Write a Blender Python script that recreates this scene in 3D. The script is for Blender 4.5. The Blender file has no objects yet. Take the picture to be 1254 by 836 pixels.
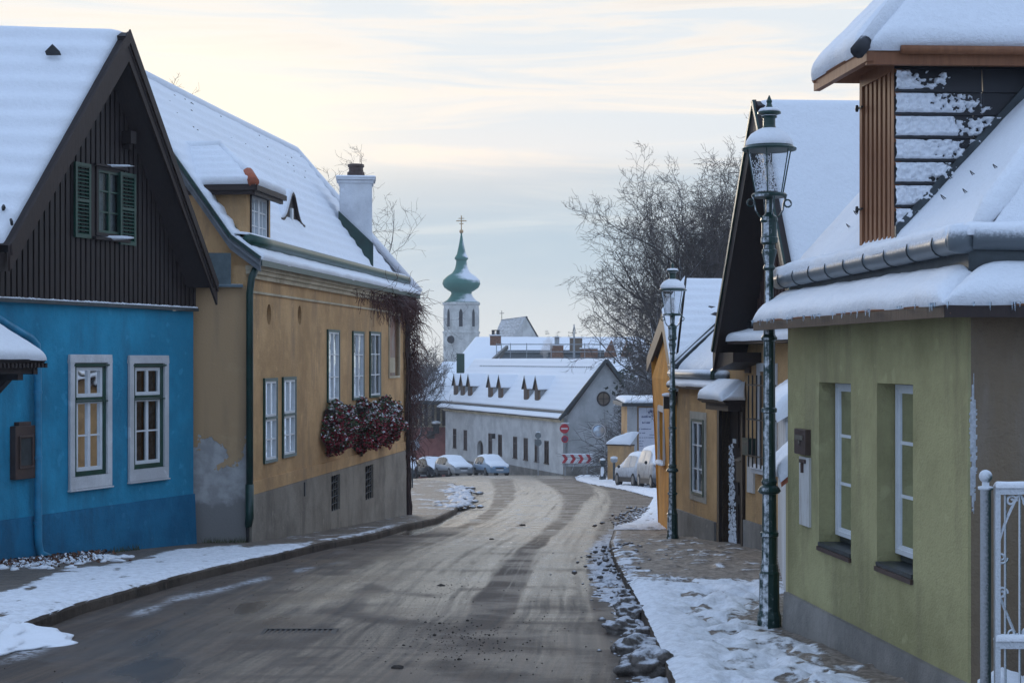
import bpy, bmesh, math, random
import numpy as np
from mathutils import Vector, noise, Matrix
random.seed(7)
F = 2000.0; E = 1.66                      # focal length in reference pixels, eye height
R = math.radians
col = bpy.context.scene.collection
V = Vector
def P(px, py, d): return V(((px-627)/F*d, d, E+(440-py)/F*d))
def lerp(a, b, t): return a+(b-a)*t
def clamp(x, a=0., b=1.): return max(a, min(b, x))
def sstep(a, b, x):
    t = clamp((x-a)/(b-a)); return t*t*(3-2*t)
def interp(tab, x):
    if x <= tab[0][0]: return tab[0][1]
    for (x0, y0), (x1, y1) in zip(tab, tab[1:]):
        if x <= x1: return y0+(y1-y0)*(x-x0)/(x1-x0)
    return tab[-1][1]
# ---------------------------------------------------------------- ground profile
GT = [(-60, 1.2), (-10, .46), (0, 0), (10, -.45), (14, -.64), (20, -.88), (25, -1.14), (28, -1.36), (38, -1.96), (57, -3.12),
      (76, -4.24), (100, -5.58), (118, -6.64), (130, -7.4), (145, -8.5), (170, -9.8), (220, -11), (400, -12), (3000, -14)]
def g(y, x=0):
    s = .6+abs(y)*.02
    z = (interp(GT, y-s)+2*interp(GT, y)+interp(GT, y+s))/4
    z -= .07*max(0, -x-3)*sstep(95, 130, y)*(1 if x > -16 else 16/-x)
    return z
def GP(px, py, dz=0):                      # the ground point under a pixel of the reference
    r = (py-440)/F
    lo, hi = 4., 260.
    d = lo
    while d < hi and (E-g(d)-dz)/d > r: d += .5
    a, b = max(d-.5, 1), d
    for _ in range(24):
        m = (a+b)/2
        if (E-g(m)-dz)/m > r: a = m
        else: b = m
    d = (a+b)/2
    return V(((px-627)/F*d, d, g(d)+dz))
# ---------------------------------------------------------------- frames on a facade
class Fr:
    def __init__(s, A, B):
        s.O = V((A[0], A[1], 0)); d = V((B[0], B[1], 0))-s.O; s.L = d.length; s.U = d.normalized(); s.N = V((s.U.y, -s.U.x, 0))
    def pt(s, u, n, z): return s.O+s.U*u+s.N*n+V((0, 0, z))
    def u(s, px, n=0):
        r = (px-627)/F; o = s.O+s.N*n
        return (r*o.y-o.x)/(s.U.x-r*s.U.y)
    def z(s, px, py, n=0):
        p = s.pt(s.u(px, n), n, 0); return E+(440-py)/F*p.y
# ---------------------------------------------------------------- mesh collector
ICO = {}
class MB:
    def __init__(s): s.v = []; s.f = []; s.c = None
    def poly(s, pts):
        b = len(s.v); s.v += [V(p) for p in pts]; s.f.append(tuple(range(b, b+len(pts)))); return s
    def hexa(s, p):                        # 8 points: 4 bottom, 4 top
        b = len(s.v); s.v += [V(q) for q in p]
        for q in ((3, 2, 1, 0), (4, 5, 6, 7), (0, 1, 5, 4), (1, 2, 6, 5), (2, 3, 7, 6), (3, 0, 4, 7)): s.f.append(tuple(b+i for i in q))
        return s
    def box(s, fr, u0, u1, n0, n1, z0, z1):
        return s.hexa([fr.pt(u0, n0, z0), fr.pt(u1, n0, z0), fr.pt(u1, n1, z0), fr.pt(u0, n1, z0), fr.pt(u0, n0, z1), fr.pt(u1, n0, z1), fr.pt(u1, n1, z1), fr.pt(u0, n1, z1)])
    def prism(s, pts, off):                # polygon extruded by the vector off
        b = len(s.v); n = len(pts); off = V(off); s.v += [V(p) for p in pts]+[V(p)+off for p in pts]
        s.f.append(tuple(range(b+n-1, b-1, -1))); s.f.append(tuple(range(b+n, b+2*n)))
        for i in range(n): j = (i+1) % n; s.f.append((b+i, b+j, b+n+j, b+n+i))
        return s
    def bar(s, a, b, w, h=None, up=(0, 0, 1)):
        a = V(a); b = V(b); h = h or w; d = (b-a).normalized(); up = V(up)
        if abs(d.dot(up)) > .98: up = V((1, 0, 0))
        x = d.cross(up).normalized()*w/2; y = x.cross(d).normalized()*h/2
        return s.hexa([a-x-y, a+x-y, b+x-y, b-x-y, a-x+y, a+x+y, b+x+y, b-x+y])
    def tube(s, pts, r, k=8, cap=True):
        pts = [V(p) for p in pts]; n = len(pts); rs = r if isinstance(r, (list, tuple)) else [r]*n
        b = len(s.v); ref = None
        for i, p in enumerate(pts):
            d = (pts[min(i+1, n-1)]-pts[max(i-1, 0)])
            d = d.normalized() if d.length > 1e-9 else V((0, 0, 1))
            if ref is None: ref = V((0, 0, 1)) if abs(d.z) < .9 else V((1, 0, 0))
            x = d.cross(ref)
            if x.length < 1e-4: x = d.cross(V((.3, 1, .2)))
            x.normalize(); y = d.cross(x).normalized(); ref = -y if False else x.cross(d)
            for j in range(k):
                t = 2*math.pi*j/k; s.v.append(p+x*math.cos(t)*rs[i]+y*math.sin(t)*rs[i])
        for i in range(n-1):
            for j in range(k):
                q = (j+1) % k; s.f.append((b+i*k+j, b+i*k+q, b+i*k+k+q, b+i*k+k+j))
        if cap: s.f.append(tuple(b+j for j in range(k-1, -1, -1))); s.f.append(tuple(b+(n-1)*k+j for j in range(k)))
        return s
    def lathe(s, o, prof, k=16, axis=None):    # prof: (radius, height)
        o = V(o); b = len(s.v); n = len(prof)
        for r, h in prof:
            for j in range(k):
                t = 2*math.pi*(j+.5)/k; s.v.append(o+V((r*math.cos(t), r*math.sin(t), h)))
        for i in range(n-1):
            for j in range(k):
                q = (j+1) % k; s.f.append((b+i*k+j, b+i*k+q, b+i*k+k+q, b+i*k+k+j))
        s.f.append(tuple(b+j for j in range(k-1, -1, -1))); s.f.append(tuple(b+(n-1)*k+j for j in range(k)))
        return s
    def disc(s, c, nrm, r, t, k=20, sx=1., sz=1.):
        c = V(c); nrm = V(nrm).normalized(); x = nrm.cross(V((0, 0, 1))).normalized(); y = x.cross(nrm)
        return s.prism([c+x*math.cos(2*math.pi*j/k)*r*sx+y*math.sin(2*math.pi*j/k)*r*sz for j in range(k)], nrm*t)
    def blob(s, c, rx, ry, rz, seed=0, amp=.25, sub=2, fl=None):
        if sub not in ICO:
            bm = bmesh.new(); bmesh.ops.create_icosphere(bm, subdivisions=sub, radius=1)
            ICO[sub] = ([v.co.copy() for v in bm.verts], [tuple(v.index for v in f.verts) for f in bm.faces]); bm.free()
        b = len(s.v)
        for co in ICO[sub][0]:
            q = co*(1+amp*noise.noise(co*1.7+V((seed*3.1, seed*1.7, 0)))+amp*.5*noise.noise(co*4+V((seed, 0, 0))))
            if fl is not None and q.z < fl: q.z = fl
            s.v.append(V(c)+V((q.x*rx, q.y*ry, q.z*rz)))
        s.f += [tuple(b+i for i in f) for f in ICO[sub][1]]
        return s
    def snow(s, q, t, nu=40, nv=20, amp=.25, rows=0, seed=0, edge=.12, sharp=(1, 1, 1, 1)):
        """thick snow on quad q = [eave a, eave b, top b, top a]; rounded at its borders"""
        a, b_, c, d = [V(p) for p in q]
        N = (b_-a).cross(d-a)
        if N.length < 1e-8: N = (b_-a).cross(c-a)
        N.normalize()
        if N.z < 0: N = -N
        Lu = max((b_-a).length, (c-d).length); Lv = max((d-a).length, (c-b_).length)
        def par(n, L):
            e = min(edge/L, .3); base = [0, e*.12, e*.3, e*.6, e]; mid = [e+(1-2*e)*i/n for i in range(1, n)]
            return base+mid+[1-x for x in base[::-1]]
        us = par(nu, Lu); vs = par(nv, Lv); o = len(s.v)
        for v in vs:
            for u in us:
                p = lerp(lerp(a, b_, u), lerp(d, c, u), v)
                def pr(x, L, on):
                    if not on: return 1.
                    x = min(x*L/edge, 1); return math.sqrt(max(0, 1-(1-x)**2))
                k = min(pr(u, Lu, sharp[3]), pr(1-u, Lu, sharp[1]))*min(pr(v, Lv, sharp[0]), pr(1-v, Lv, sharp[2]))
                w = noise.noise(p*1.1+V((seed, 0, 0)))*.5+noise.noise(p*3.3+V((0, seed, 0)))*.38+noise.noise(p*9)*.22+noise.noise(p*21)*.08
                h = t*k*(1+amp*w)
                if rows: h += t*.15*math.sin(v*Lv/rows*2*math.pi+w)*k
                out = V((0, 0, 0))
                if v < .5 and sharp[0]:
                    ed = (a-d).normalized(); out = ed*noise.noise(p*2.3+V((seed, 4, 0)))*t*.25*(1 if v*Lv < edge else 0)
                s.v.append(p+N*(h+.004)+out)
        W = len(us); H = len(vs)
        for i in range(H-1):
            for j in range(W-1): s.f.append((o+i*W+j, o+i*W+j+1, o+(i+1)*W+j+1, o+(i+1)*W+j))
        o2 = len(s.v); ring = [i for i in range(W)]+[i*W+W-1 for i in range(1, H)]+[(H-1)*W+j for j in range(W-2, -1, -1)]+[i*W for i in range(H-2, 0, -1)]
        for r in ring: s.v.append(s.v[o+r]-N*.012)
        for i in range(len(ring)):
            j = (i+1) % len(ring); s.f.append((o+ring[i], o2+i, o2+j, o+ring[j]))
        return s
    def slab(s, q, t):                      # quad thickened downwards along its normal
        q = [V(p) for p in q]; N = (q[1]-q[0]).cross(q[-1]-q[0])
        if N.length < 1e-8: N = (q[1]-q[0]).cross(q[2]-q[0])
        N.normalize()
        if N.z < 0: N = -N
        pts = [p for i, p in enumerate(q) if (p-q[i-1]).length > 1e-4]
        return s.prism(pts, -N*t)
    def wall(s, fr, u0, u1, z0, z1, holes=(), t=.3, n=0):
        us = sorted({u0, u1}|{x for h in holes for x in h[:2]}); zs = sorted({z0, z1}|{x for h in holes for x in h[2:4]})
        us = [x for x in us if u0-1e-6 <= x <= u1+1e-6]; zs = [x for x in zs if z0-1e-6 <= x <= z1+1e-6]
        def solid(i, j):
            if i < 0 or j < 0 or i >= len(us)-1 or j >= len(zs)-1: return False
            uc = (us[i]+us[i+1])/2; zc = (zs[j]+zs[j+1])/2
            return not any(h[0] < uc < h[1] and h[2] < zc < h[3] for h in holes)
        for i in range(len(us)-1):
            for j in range(len(zs)-1):
                if not solid(i, j): continue
                a, b, c, d = us[i], us[i+1], zs[j], zs[j+1]
                s.poly([fr.pt(a, n, c), fr.pt(b, n, c), fr.pt(b, n, d), fr.pt(a, n, d)])
                s.poly([fr.pt(a, n-t, d), fr.pt(b, n-t, d), fr.pt(b, n-t, c), fr.pt(a, n-t, c)])
                if not solid(i-1, j): s.poly([fr.pt(a, n-t, c), fr.pt(a, n, c), fr.pt(a, n, d), fr.pt(a, n-t, d)])
                if not solid(i+1, j): s.poly([fr.pt(b, n, c), fr.pt(b, n-t, c), fr.pt(b, n-t, d), fr.pt(b, n, d)])
                if not solid(i, j-1): s.poly([fr.pt(a, n, c), fr.pt(a, n-t, c), fr.pt(b, n-t, c), fr.pt(b, n, c)])
                if not solid(i, j+1): s.poly([fr.pt(a, n-t, d), fr.pt(a, n, d), fr.pt(b, n, d), fr.pt(b, n-t, d)])
        return s
org = {}
def _mesh(name, mb, mat, o, smooth, recalc=True, bevel=0):
    me = bpy.data.meshes.new(name)
    me.from_pydata([tuple(v-o) for v in mb.v], [], mb.f)
    if recalc:
        bm = bmesh.new(); bm.from_mesh(me); bmesh.ops.remove_doubles(bm, verts=bm.verts, dist=1e-5)
        bmesh.ops.recalc_face_normals(bm, faces=bm.faces); bm.to_mesh(me); bm.free()
    if mb.c is not None:
        ca = me.color_attributes.new('mask', 'FLOAT_COLOR', 'POINT')
        ca.data.foreach_set('color', [x for c in mb.c for x in c[:4]])
        if len(mb.c[0]) > 4:
            cb = me.color_attributes.new('flow', 'FLOAT_COLOR', 'POINT'); cb.data.foreach_set('color', [x for c in mb.c for x in (c[4], c[5], 0, 1)])
    me.materials.append(mat)
    if smooth:
        me.polygons.foreach_set('use_smooth', [True]*len(me.polygons))
    me.update(); return me
def thing(name, label, cat, loc, group=None):
    o = bpy.data.objects.new(name, None); col.objects.link(o); o.location = loc; o.empty_display_size = .2
    o['label'] = label; o['category'] = cat
    if group: o['group'] = group
    org[o.name] = V(loc); return o
def part(name, mb, mat, parent, label=None, smooth=False, recalc=True, stuff=False, bevel=0):
    o = V(org[parent.name]); ob = bpy.data.objects.new(name, _mesh(name, mb, mat, o, smooth, recalc)); col.objects.link(ob); ob.parent = parent
    org[ob.name] = o
    if label: ob['label'] = label
    if stuff: ob['kind'] = 'stuff'
    if bevel:
        m = ob.modifiers.new('bevel', 'BEVEL'); m.width = bevel; m.segments = 2; m.limit_method = 'ANGLE'
    return ob
def solo(name, mb, mat, label=None, cat=None, loc=(0, 0, 0), group=None, kind=None, smooth=False, recalc=True):
    ob = bpy.data.objects.new(name, _mesh(name, mb, mat, V(loc), smooth, recalc)); col.objects.link(ob); ob.location = loc
    org[ob.name] = V(loc)
    if label: ob['label'] = label
    if cat: ob['category'] = cat
    if group: ob['group'] = group
    if kind: ob['kind'] = kind
    return ob
def bev(o, w, seg=2):
    m = o.modifiers.new('bevel', 'BEVEL'); m.width = w; m.segments = seg; m.limit_method = 'ANGLE'; return o
# ---------------------------------------------------------------- materials
class ND:
    def __init__(s, name):
        s.m = bpy.data.materials.new(name); s.m.use_nodes = True; s.t = s.m.node_tree; s.n = s.t.nodes; s.b = s.n['Principled BSDF']
        s.co = s.n.new('ShaderNodeTexCoord').outputs['Object']; s.geo = s.n.new('ShaderNodeNewGeometry')
    def lk(s, a, b):
        if hasattr(a, 'is_linked') or hasattr(a, 'links'): s.t.links.new(a, b)
        elif isinstance(a, (tuple, list)): b.default_value = tuple(a)+((1,) if len(a) == 3 and len(b.default_value) == 4 else ())
        else: b.default_value = a
    def math(s, op, a, b=0., c=0., cl=False):
        n = s.n.new('ShaderNodeMath'); n.operation = op; n.use_clamp = cl; s.lk(a, n.inputs[0]); s.lk(b, n.inputs[1]); s.lk(c, n.inputs[2]); return n.outputs[0]
    def map(s, sc=(1, 1, 1), loc=(0, 0, 0), v=None, rot=(0, 0, 0)):
        n = s.n.new('ShaderNodeMapping'); s.lk(v or s.co, n.inputs[0]); n.inputs['Scale'].default_value = sc; n.inputs['Location'].default_value = loc; n.inputs['Rotation'].default_value = rot; return n.outputs[0]
    def noise(s, sc, det=4, v=None, rough=.55, dist=0.):
        n = s.n.new('ShaderNodeTexNoise'); s.lk(v or s.co, n.inputs['Vector']); n.inputs['Scale'].default_value = sc; n.inputs['Detail'].default_value = det
        n.inputs['Roughness'].default_value = rough; n.inputs['Distortion'].default_value = dist; return n.outputs['Fac']
    def vor(s, sc, v=None, feat='F1'):
        n = s.n.new('ShaderNodeTexVoronoi'); n.feature = feat; s.lk(v or s.co, n.inputs['Vector']); n.inputs['Scale'].default_value = sc; return n.outputs['Distance']
    def step(s, x, a, b):                   # smooth map of x from [a,b] to [0,1]
        n = s.n.new('ShaderNodeMapRange'); n.interpolation_type = 'SMOOTHSTEP'; s.lk(x, n.inputs[0]); n.inputs[1].default_value = a; n.inputs[2].default_value = b; return n.outputs[0]
    def mix(s, f, a, b):
        n = s.n.new('ShaderNodeMix'); n.data_type = 'RGBA'; s.lk(f, n.inputs[0]); s.lk(a, n.inputs[6]); s.lk(b, n.inputs[7]); return n.outputs[2]
    def fmix(s, f, a, b):
        n = s.n.new('ShaderNodeMix'); s.lk(f, n.inputs[0]); s.lk(a, n.inputs[2]); s.lk(b, n.inputs[3]); return n.outputs[0]
    def xyz(s, v=None):
        n = s.n.new('ShaderNodeSeparateXYZ'); s.lk(v or s.co, n.inputs[0]); return n.outputs
    def nz(s): return s.xyz(s.geo.outputs['Normal'])[2]
    def out(s, c, r=.8, bump=None, bs=.3, bd=.02, spec=None, metal=0.):
        s.lk(c, s.b.inputs['Base Color']); s.lk(r, s.b.inputs['Roughness']); s.lk(metal, s.b.inputs['Metallic'])
        if spec is not None: s.lk(spec, s.b.inputs['Specular IOR Level'])
        if bump is not None:
            n = s.n.new('ShaderNodeBump'); n.inputs['Strength'].default_value = bs; n.inputs['Distance'].default_value = bd; s.lk(bump, n.inputs['Height']); s.t.links.new(n.outputs[0], s.b.inputs['Normal'])
        return s.m
def plaster(name, c, c2, dirt=(.16, .14, .12), dirtamt=.35, bs=.35):
    k = ND(name); big = k.noise(.8, 6, rough=.65); med = k.noise(3.5, 6, rough=.65); st = k.noise(1.1, 6, k.map((1.6, 1.6, .35)), rough=.7)
    base = k.mix(k.step(big, .36, .64), tuple(x*.86 for x in c), tuple(min(1, x*1.06) for x in c2))
    base = k.mix(k.math('MULTIPLY', k.step(st, .47, .68), dirtamt), base, dirt)
    base = k.mix(k.math('MULTIPLY', k.step(med, .52, .75), dirtamt*.6), base, tuple(min(1, x*1.35+.02) for x in c))
    mot = k.noise(14, 5, rough=.75); base = k.mix(k.math('MULTIPLY', k.step(mot, .5, .75), .28), base, tuple(x*.62 for x in c)); spot = k.noise(5.5, 3, rough=.4)
    base = k.mix(k.math('MULTIPLY', k.step(spot, .66, .72), .35), base, tuple(min(1, x*1.25+.03) for x in c2))
    fine = k.noise(60, 3); return k.out(base, .9, k.math('ADD', k.math('MULTIPLY', fine, .5), k.math('ADD', k.math('MULTIPLY', med, .9), k.math('MULTIPLY', mot, .7))), bs*1.6, .025, spec=.25)
def plain(name, c, r=.6, var=.25, sc=6, bs=.15, metal=0., spec=None):
    k = ND(name); n = k.noise(sc, 5, rough=.65)
    return k.out(k.mix(k.step(n, .3, .7), tuple(x*(1-var) for x in c), tuple(min(1, x*(1+var)) for x in c)), r, n, bs, .01, metal=metal, spec=spec)
def frosty(name, c, r=.5, lo=.25, hi=.7, amt=1., side=None, sc=30, bs=.3):
    """painted or bare surface with real frost where it faces up (or the windward side)"""
    k = ND(name); n = k.noise(sc, 4, rough=.7); up = k.nz()
    if side is not None:
        d = k.n.new('ShaderNodeVectorMath'); d.operation = 'DOT_PRODUCT'; k.lk(k.geo.outputs['Normal'], d.inputs[0]); d.inputs[1].default_value = side
        up = k.math('MAXIMUM', up, d.outputs['Value'])
    f = k.step(k.math('ADD', up, k.math('MULTIPLY', k.math('SUBTRACT', n, .5), .8)), lo, hi)
    f = k.math('MULTIPLY', f, amt)
    return k.out(k.mix(f, c, (.74, .77, .82)), k.fmix(f, r, .85), k.math('MULTIPLY', f, n), bs, .01)
def snowmat(name, c=(.84, .86, .9), bs=.75, sc=1.):
    k = ND(name); a = k.noise(3*sc, 5, rough=.6); b = k.noise(22*sc, 5, rough=.75); d = k.noise(90*sc, 2)
    h = k.math('ADD', k.math('MULTIPLY', a, .8), k.math('ADD', k.math('MULTIPLY', b, .35), k.math('MULTIPLY', d, .12)))
    cc = k.mix(k.step(b, .3, .7), tuple(x*.95 for x in c), c)
    return k.out(cc, .75, h, bs, .05, spec=.3)
M = {}
M['snow'] = snowmat('snow')
M['blue'] = plaster('blue_plaster', (.024, .235, .385), (.03, .275, .44), (.03, .15, .24), .55)
M['blue_plinth'] = plaster('blue_plinth_paint', (.013, .13, .25), (.018, .16, .29), (.02, .08, .14), .6)
M['green_wall'] = plaster('olive_green_plaster', (.31, .285, .14), (.36, .33, .17), (.19, .165, .095), .65)
M['brown_wall'] = plaster('brown_plaster', (.16, .12, .085), (.2, .15, .1), (.3, .28, .26), .3)
M['ochre'] = plaster('ochre_plaster', (.50, .305, .145), (.57, .355, .175), (.30, .20, .12), .65)
M['ochre2'] = plaster('ochre_plaster_right', (.50, .30, .135), (.56, .345, .165), (.28, .19, .12), .7)
M['orange'] = plaster('orange_plaster', (.60, .25, .035), (.66, .30, .05), (.33, .17, .06), .5)
M['grey_plinth'] = plaster('grey_render', (.2, .19, .175), (.27, .25, .225), (.12, .11, .1), .6)
M['white_wall'] = plaster('white_render', (.52, .52, .52), (.56, .56, .555), (.44, .44, .44), .15)
M['grey_wall'] = plaster('grey_gable_render', (.42, .43, .43), (.45, .455, .46), (.26, .27, .28), .25)
M['pink'] = plaster('pink_render', (.34, .13, .12), (.4, .17, .15), (.2, .09, .08), .4)
M['stone'] = plaster('grey_limestone', (.55, .54, .51), (.62, .61, .58), (.3, .29, .27), .4)
M['tan_plinth'] = plaster('brown_grey_render', (.25, .215, .175), (.31, .27, .22), (.14, .12, .10), .7)
M['cream'] = plaster('cream_moulding', (.5, .42, .29), (.56, .48, .35), (.3, .24, .17), .5)
M['chim'] = plaster('white_chimney_render', (.6, .62, .66), (.68, .7, .73), (.5, .5, .5), .2)
def woodmat(name, c, c2, r=.7, sc=1.):
    k = ND(name); n = k.noise(9*sc, 6, k.map((3, 3, .25)), rough=.7); b = k.noise(1.5, 3)
    return k.out(k.mix(k.step(n, .35, .65), c, k.mix(b, c2, c)), r, n, .35, .01)
M['dark_wood'] = woodmat('dark_stained_boards', (.013, .007, .007), (.026, .014, .012), .6)
M['fascia'] = woodmat('brown_stained_fascia', (.022, .011, .009), (.038, .019, .013), .6)
M['red_wood'] = woodmat('red_brown_larch', (.2, .075, .03), (.29, .12, .05), .65)
M['door_wood'] = woodmat('almost_black_door_wood', (.016, .01, .008), (.03, .018, .013), .5)
M['green_paint'] = plain('dark_green_gloss_paint', (.006, .048, .033), .35, .25)
M['green_pole'] = frosty('dark_green_cast_iron', (.004, .028, .023), .3, .84, 1.12, 1., side=(-.6, -.8, .0), sc=14)
M['green_iron'] = plain('dark_green_iron', (.005, .033, .026), .3, .3)
M['white_paint'] = plain('white_window_paint', (.62, .64, .66), .45, .06)
M['surround'] = plaster('white_window_surround', (.56, .56, .57), (.62, .62, .63), (.4, .38, .36), .3)
M['dark_metal'] = plain('dark_zinc', (.05, .06, .065), .4, .3, metal=.4)
M['black_metal'] = plain('black_iron', (.012, .012, .013), .5, .3)
M['gutter'] = frosty('zinc_gutter_frosted', (.12, .14, .155), .4, -.1, .6, 1., sc=45)
M['brown_metal'] = plain('brown_meter_box_paint', (.06, .035, .028), .5, .2)
M['grey_metal'] = plain('galvanised_steel', (.3, .32, .34), .45, .2, metal=.3)
M['frost_iron'] = frosty('frosted_green_iron', (.015, .05, .042), .5, -.15, .62, .9, side=(-.8, -.5, .3), sc=70, bs=.8)
M['slate'] = frosty('black_slate', (.014, .014, .018), .55, .9, 1.2, 1.)
M['inside'] = plain('painted_interior_shade', (.012, .011, .01), .9, .3)  # near-black colour stands in for the shade of dark interiors
M['curtain'] = plain('net_curtain', (.24, .25, .25), .9, .2, sc=14)
M['curtain_dark'] = plain('brown_blind', (.07, .075, .075), .9, .5, sc=10)
M['tan'] = plain('tan_blind', (.13, .11, .085), .9, .1, sc=4)
M['tile'] = plain('terracotta_tile', (.35, .1, .05), .8, .35)
M['brick'] = plain('brown_chimney_brick', (.2, .1, .06), .9, .4)
M['copper'] = None
def glassmat(name, tint=(.75, .8, .82), gl=.02):
    m = bpy.data.materials.new(name); m.use_nodes = True; n = m.node_tree.nodes; l = m.node_tree.links; n.remove(n['Principled BSDF'])
    t = n.new('ShaderNodeBsdfTransparent'); t.inputs[0].default_value = (*tint, 1); q = n.new('ShaderNodeBsdfGlossy'); q.inputs['Roughness'].default_value = .03
    q.inputs[0].default_value = (.9, .93, .95, 1); f = n.new('ShaderNodeFresnel'); f.inputs[0].default_value = 1.3
    a = n.new('ShaderNodeMath'); a.operation = 'ADD'; a.use_clamp = True; l.new(f.outputs[0], a.inputs[0]); a.inputs[1].default_value = gl
    nz = n.new('ShaderNodeTexNoise'); nz.inputs['Scale'].default_value = 1.3; tc = n.new('ShaderNodeTexCoord'); l.new(tc.outputs['Object'], nz.inputs['Vector'])
    bp = n.new('ShaderNodeBump'); bp.inputs['Strength'].default_value = .25; bp.inputs['Distance'].default_value = .05; l.new(nz.outputs['Fac'], bp.inputs['Height']); l.new(bp.outputs[0], q.inputs['Normal'])
    x = n.new('ShaderNodeMixShader'); l.new(a.outputs[0], x.inputs[0]); l.new(t.outputs[0], x.inputs[1]); l.new(q.outputs[0], x.inputs[2]); l.new(x.outputs[0], n['Material Output'].inputs[0]); return m
M['glass'] = glassmat('window_glass')
M['lamp_glass'] = glassmat('lantern_glass', (.93, .94, .95), .04)
# ---------------------------------------------------------------- window builder
def window(fr, T, u0, u1, z0, z1, n, fm, fw=.05, cols=2, rows=3, bars=.022, dep=.06, curtain='curtain', tr=None, sashm=None, label=None, name='window', back=.25, casing=None):
    m = MB()
    m.box(fr, u0, u0+fw, n-dep, n, z0, z1); m.box(fr, u1-fw, u1, n-dep, n, z0, z1); m.box(fr, u0+fw, u1-fw, n-dep, n, z0, z0+fw); m.box(fr, u0+fw, u1-fw, n-dep, n, z1-fw, z1)
    w = part(name, m, M[fm], T, label)
    s = MB(); a, b, c, d = u0+fw, u1-fw, z0+fw, z1-fw; k = n-.012; q = fw*.75
    levels = [(c, d, rows)] if tr is None else [(c, tr-.02, rows), (tr+.02, d, 1)]
    for (lo, hi, rw) in levels:
        s.box(fr, a, a+q, k-dep*.6, k, lo, hi); s.box(fr, b-q, b, k-dep*.6, k, lo, hi); s.box(fr, a+q, b-q, k-dep*.6, k, lo, lo+q); s.box(fr, a+q, b-q, k-dep*.6, k, hi-q, hi)
        for i in range(1, cols):
            x = lerp(a, b, i/cols); s.box(fr, x-q*.6, x+q*.6, k-dep*.5, k-.003, lo+q, hi-q)
        for j in range(1, rw):
            z = lerp(lo, hi, j/rw)
            for i in range(cols):
                xa = lerp(a, b, i/cols)+(q if i == 0 else q*.6); xb = lerp(a, b, (i+1)/cols)-(q if i == cols-1 else q*.6)
                s.box(fr, xa, xb, k-dep*.4, k-.008, z-bars/2, z+bars/2)
    part('sash', s, M[sashm or 'white_paint'], w)
    if tr is not None: part('transom', MB().box(fr, u0+fw, u1-fw, n-dep, n+.01, tr-.018, tr+.018), M[fm], w)
    p = MB().poly([fr.pt(a, k-dep*.45, c), fr.pt(b, k-dep*.45, c), fr.pt(b, k-dep*.45, d), fr.pt(a, k-dep*.45, d)])
    part('pane', p, M['glass'], w)
    if curtain:
        cm = MB(); N_ = 24
        for side in ((a, lerp(a, b, .46)), (lerp(a, b, .54), b)) if curtain != 'full' else ((a, b),):
            pts = [(lerp(side[0], side[1], i/N_), k-dep*.5-.05-.012*math.sin(i*1.9)) for i in range(N_+1)]
            for (x0, y0), (x1, y1) in zip(pts, pts[1:]): cm.poly([fr.pt(x0, y0, c), fr.pt(x1, y1, c), fr.pt(x1, y1, d), fr.pt(x0, y0, d)])
        part('curtain', cm, M[curtain if curtain != 'full' else 'tan'], w)
    part('room_shade', MB().box(fr, u0+.01, u1-.01, n-back-.03, n-back, z0+.01, z1-.01), M['inside'], w)  # added dark plate behind the pane, in place of interior shade
    return w
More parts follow.
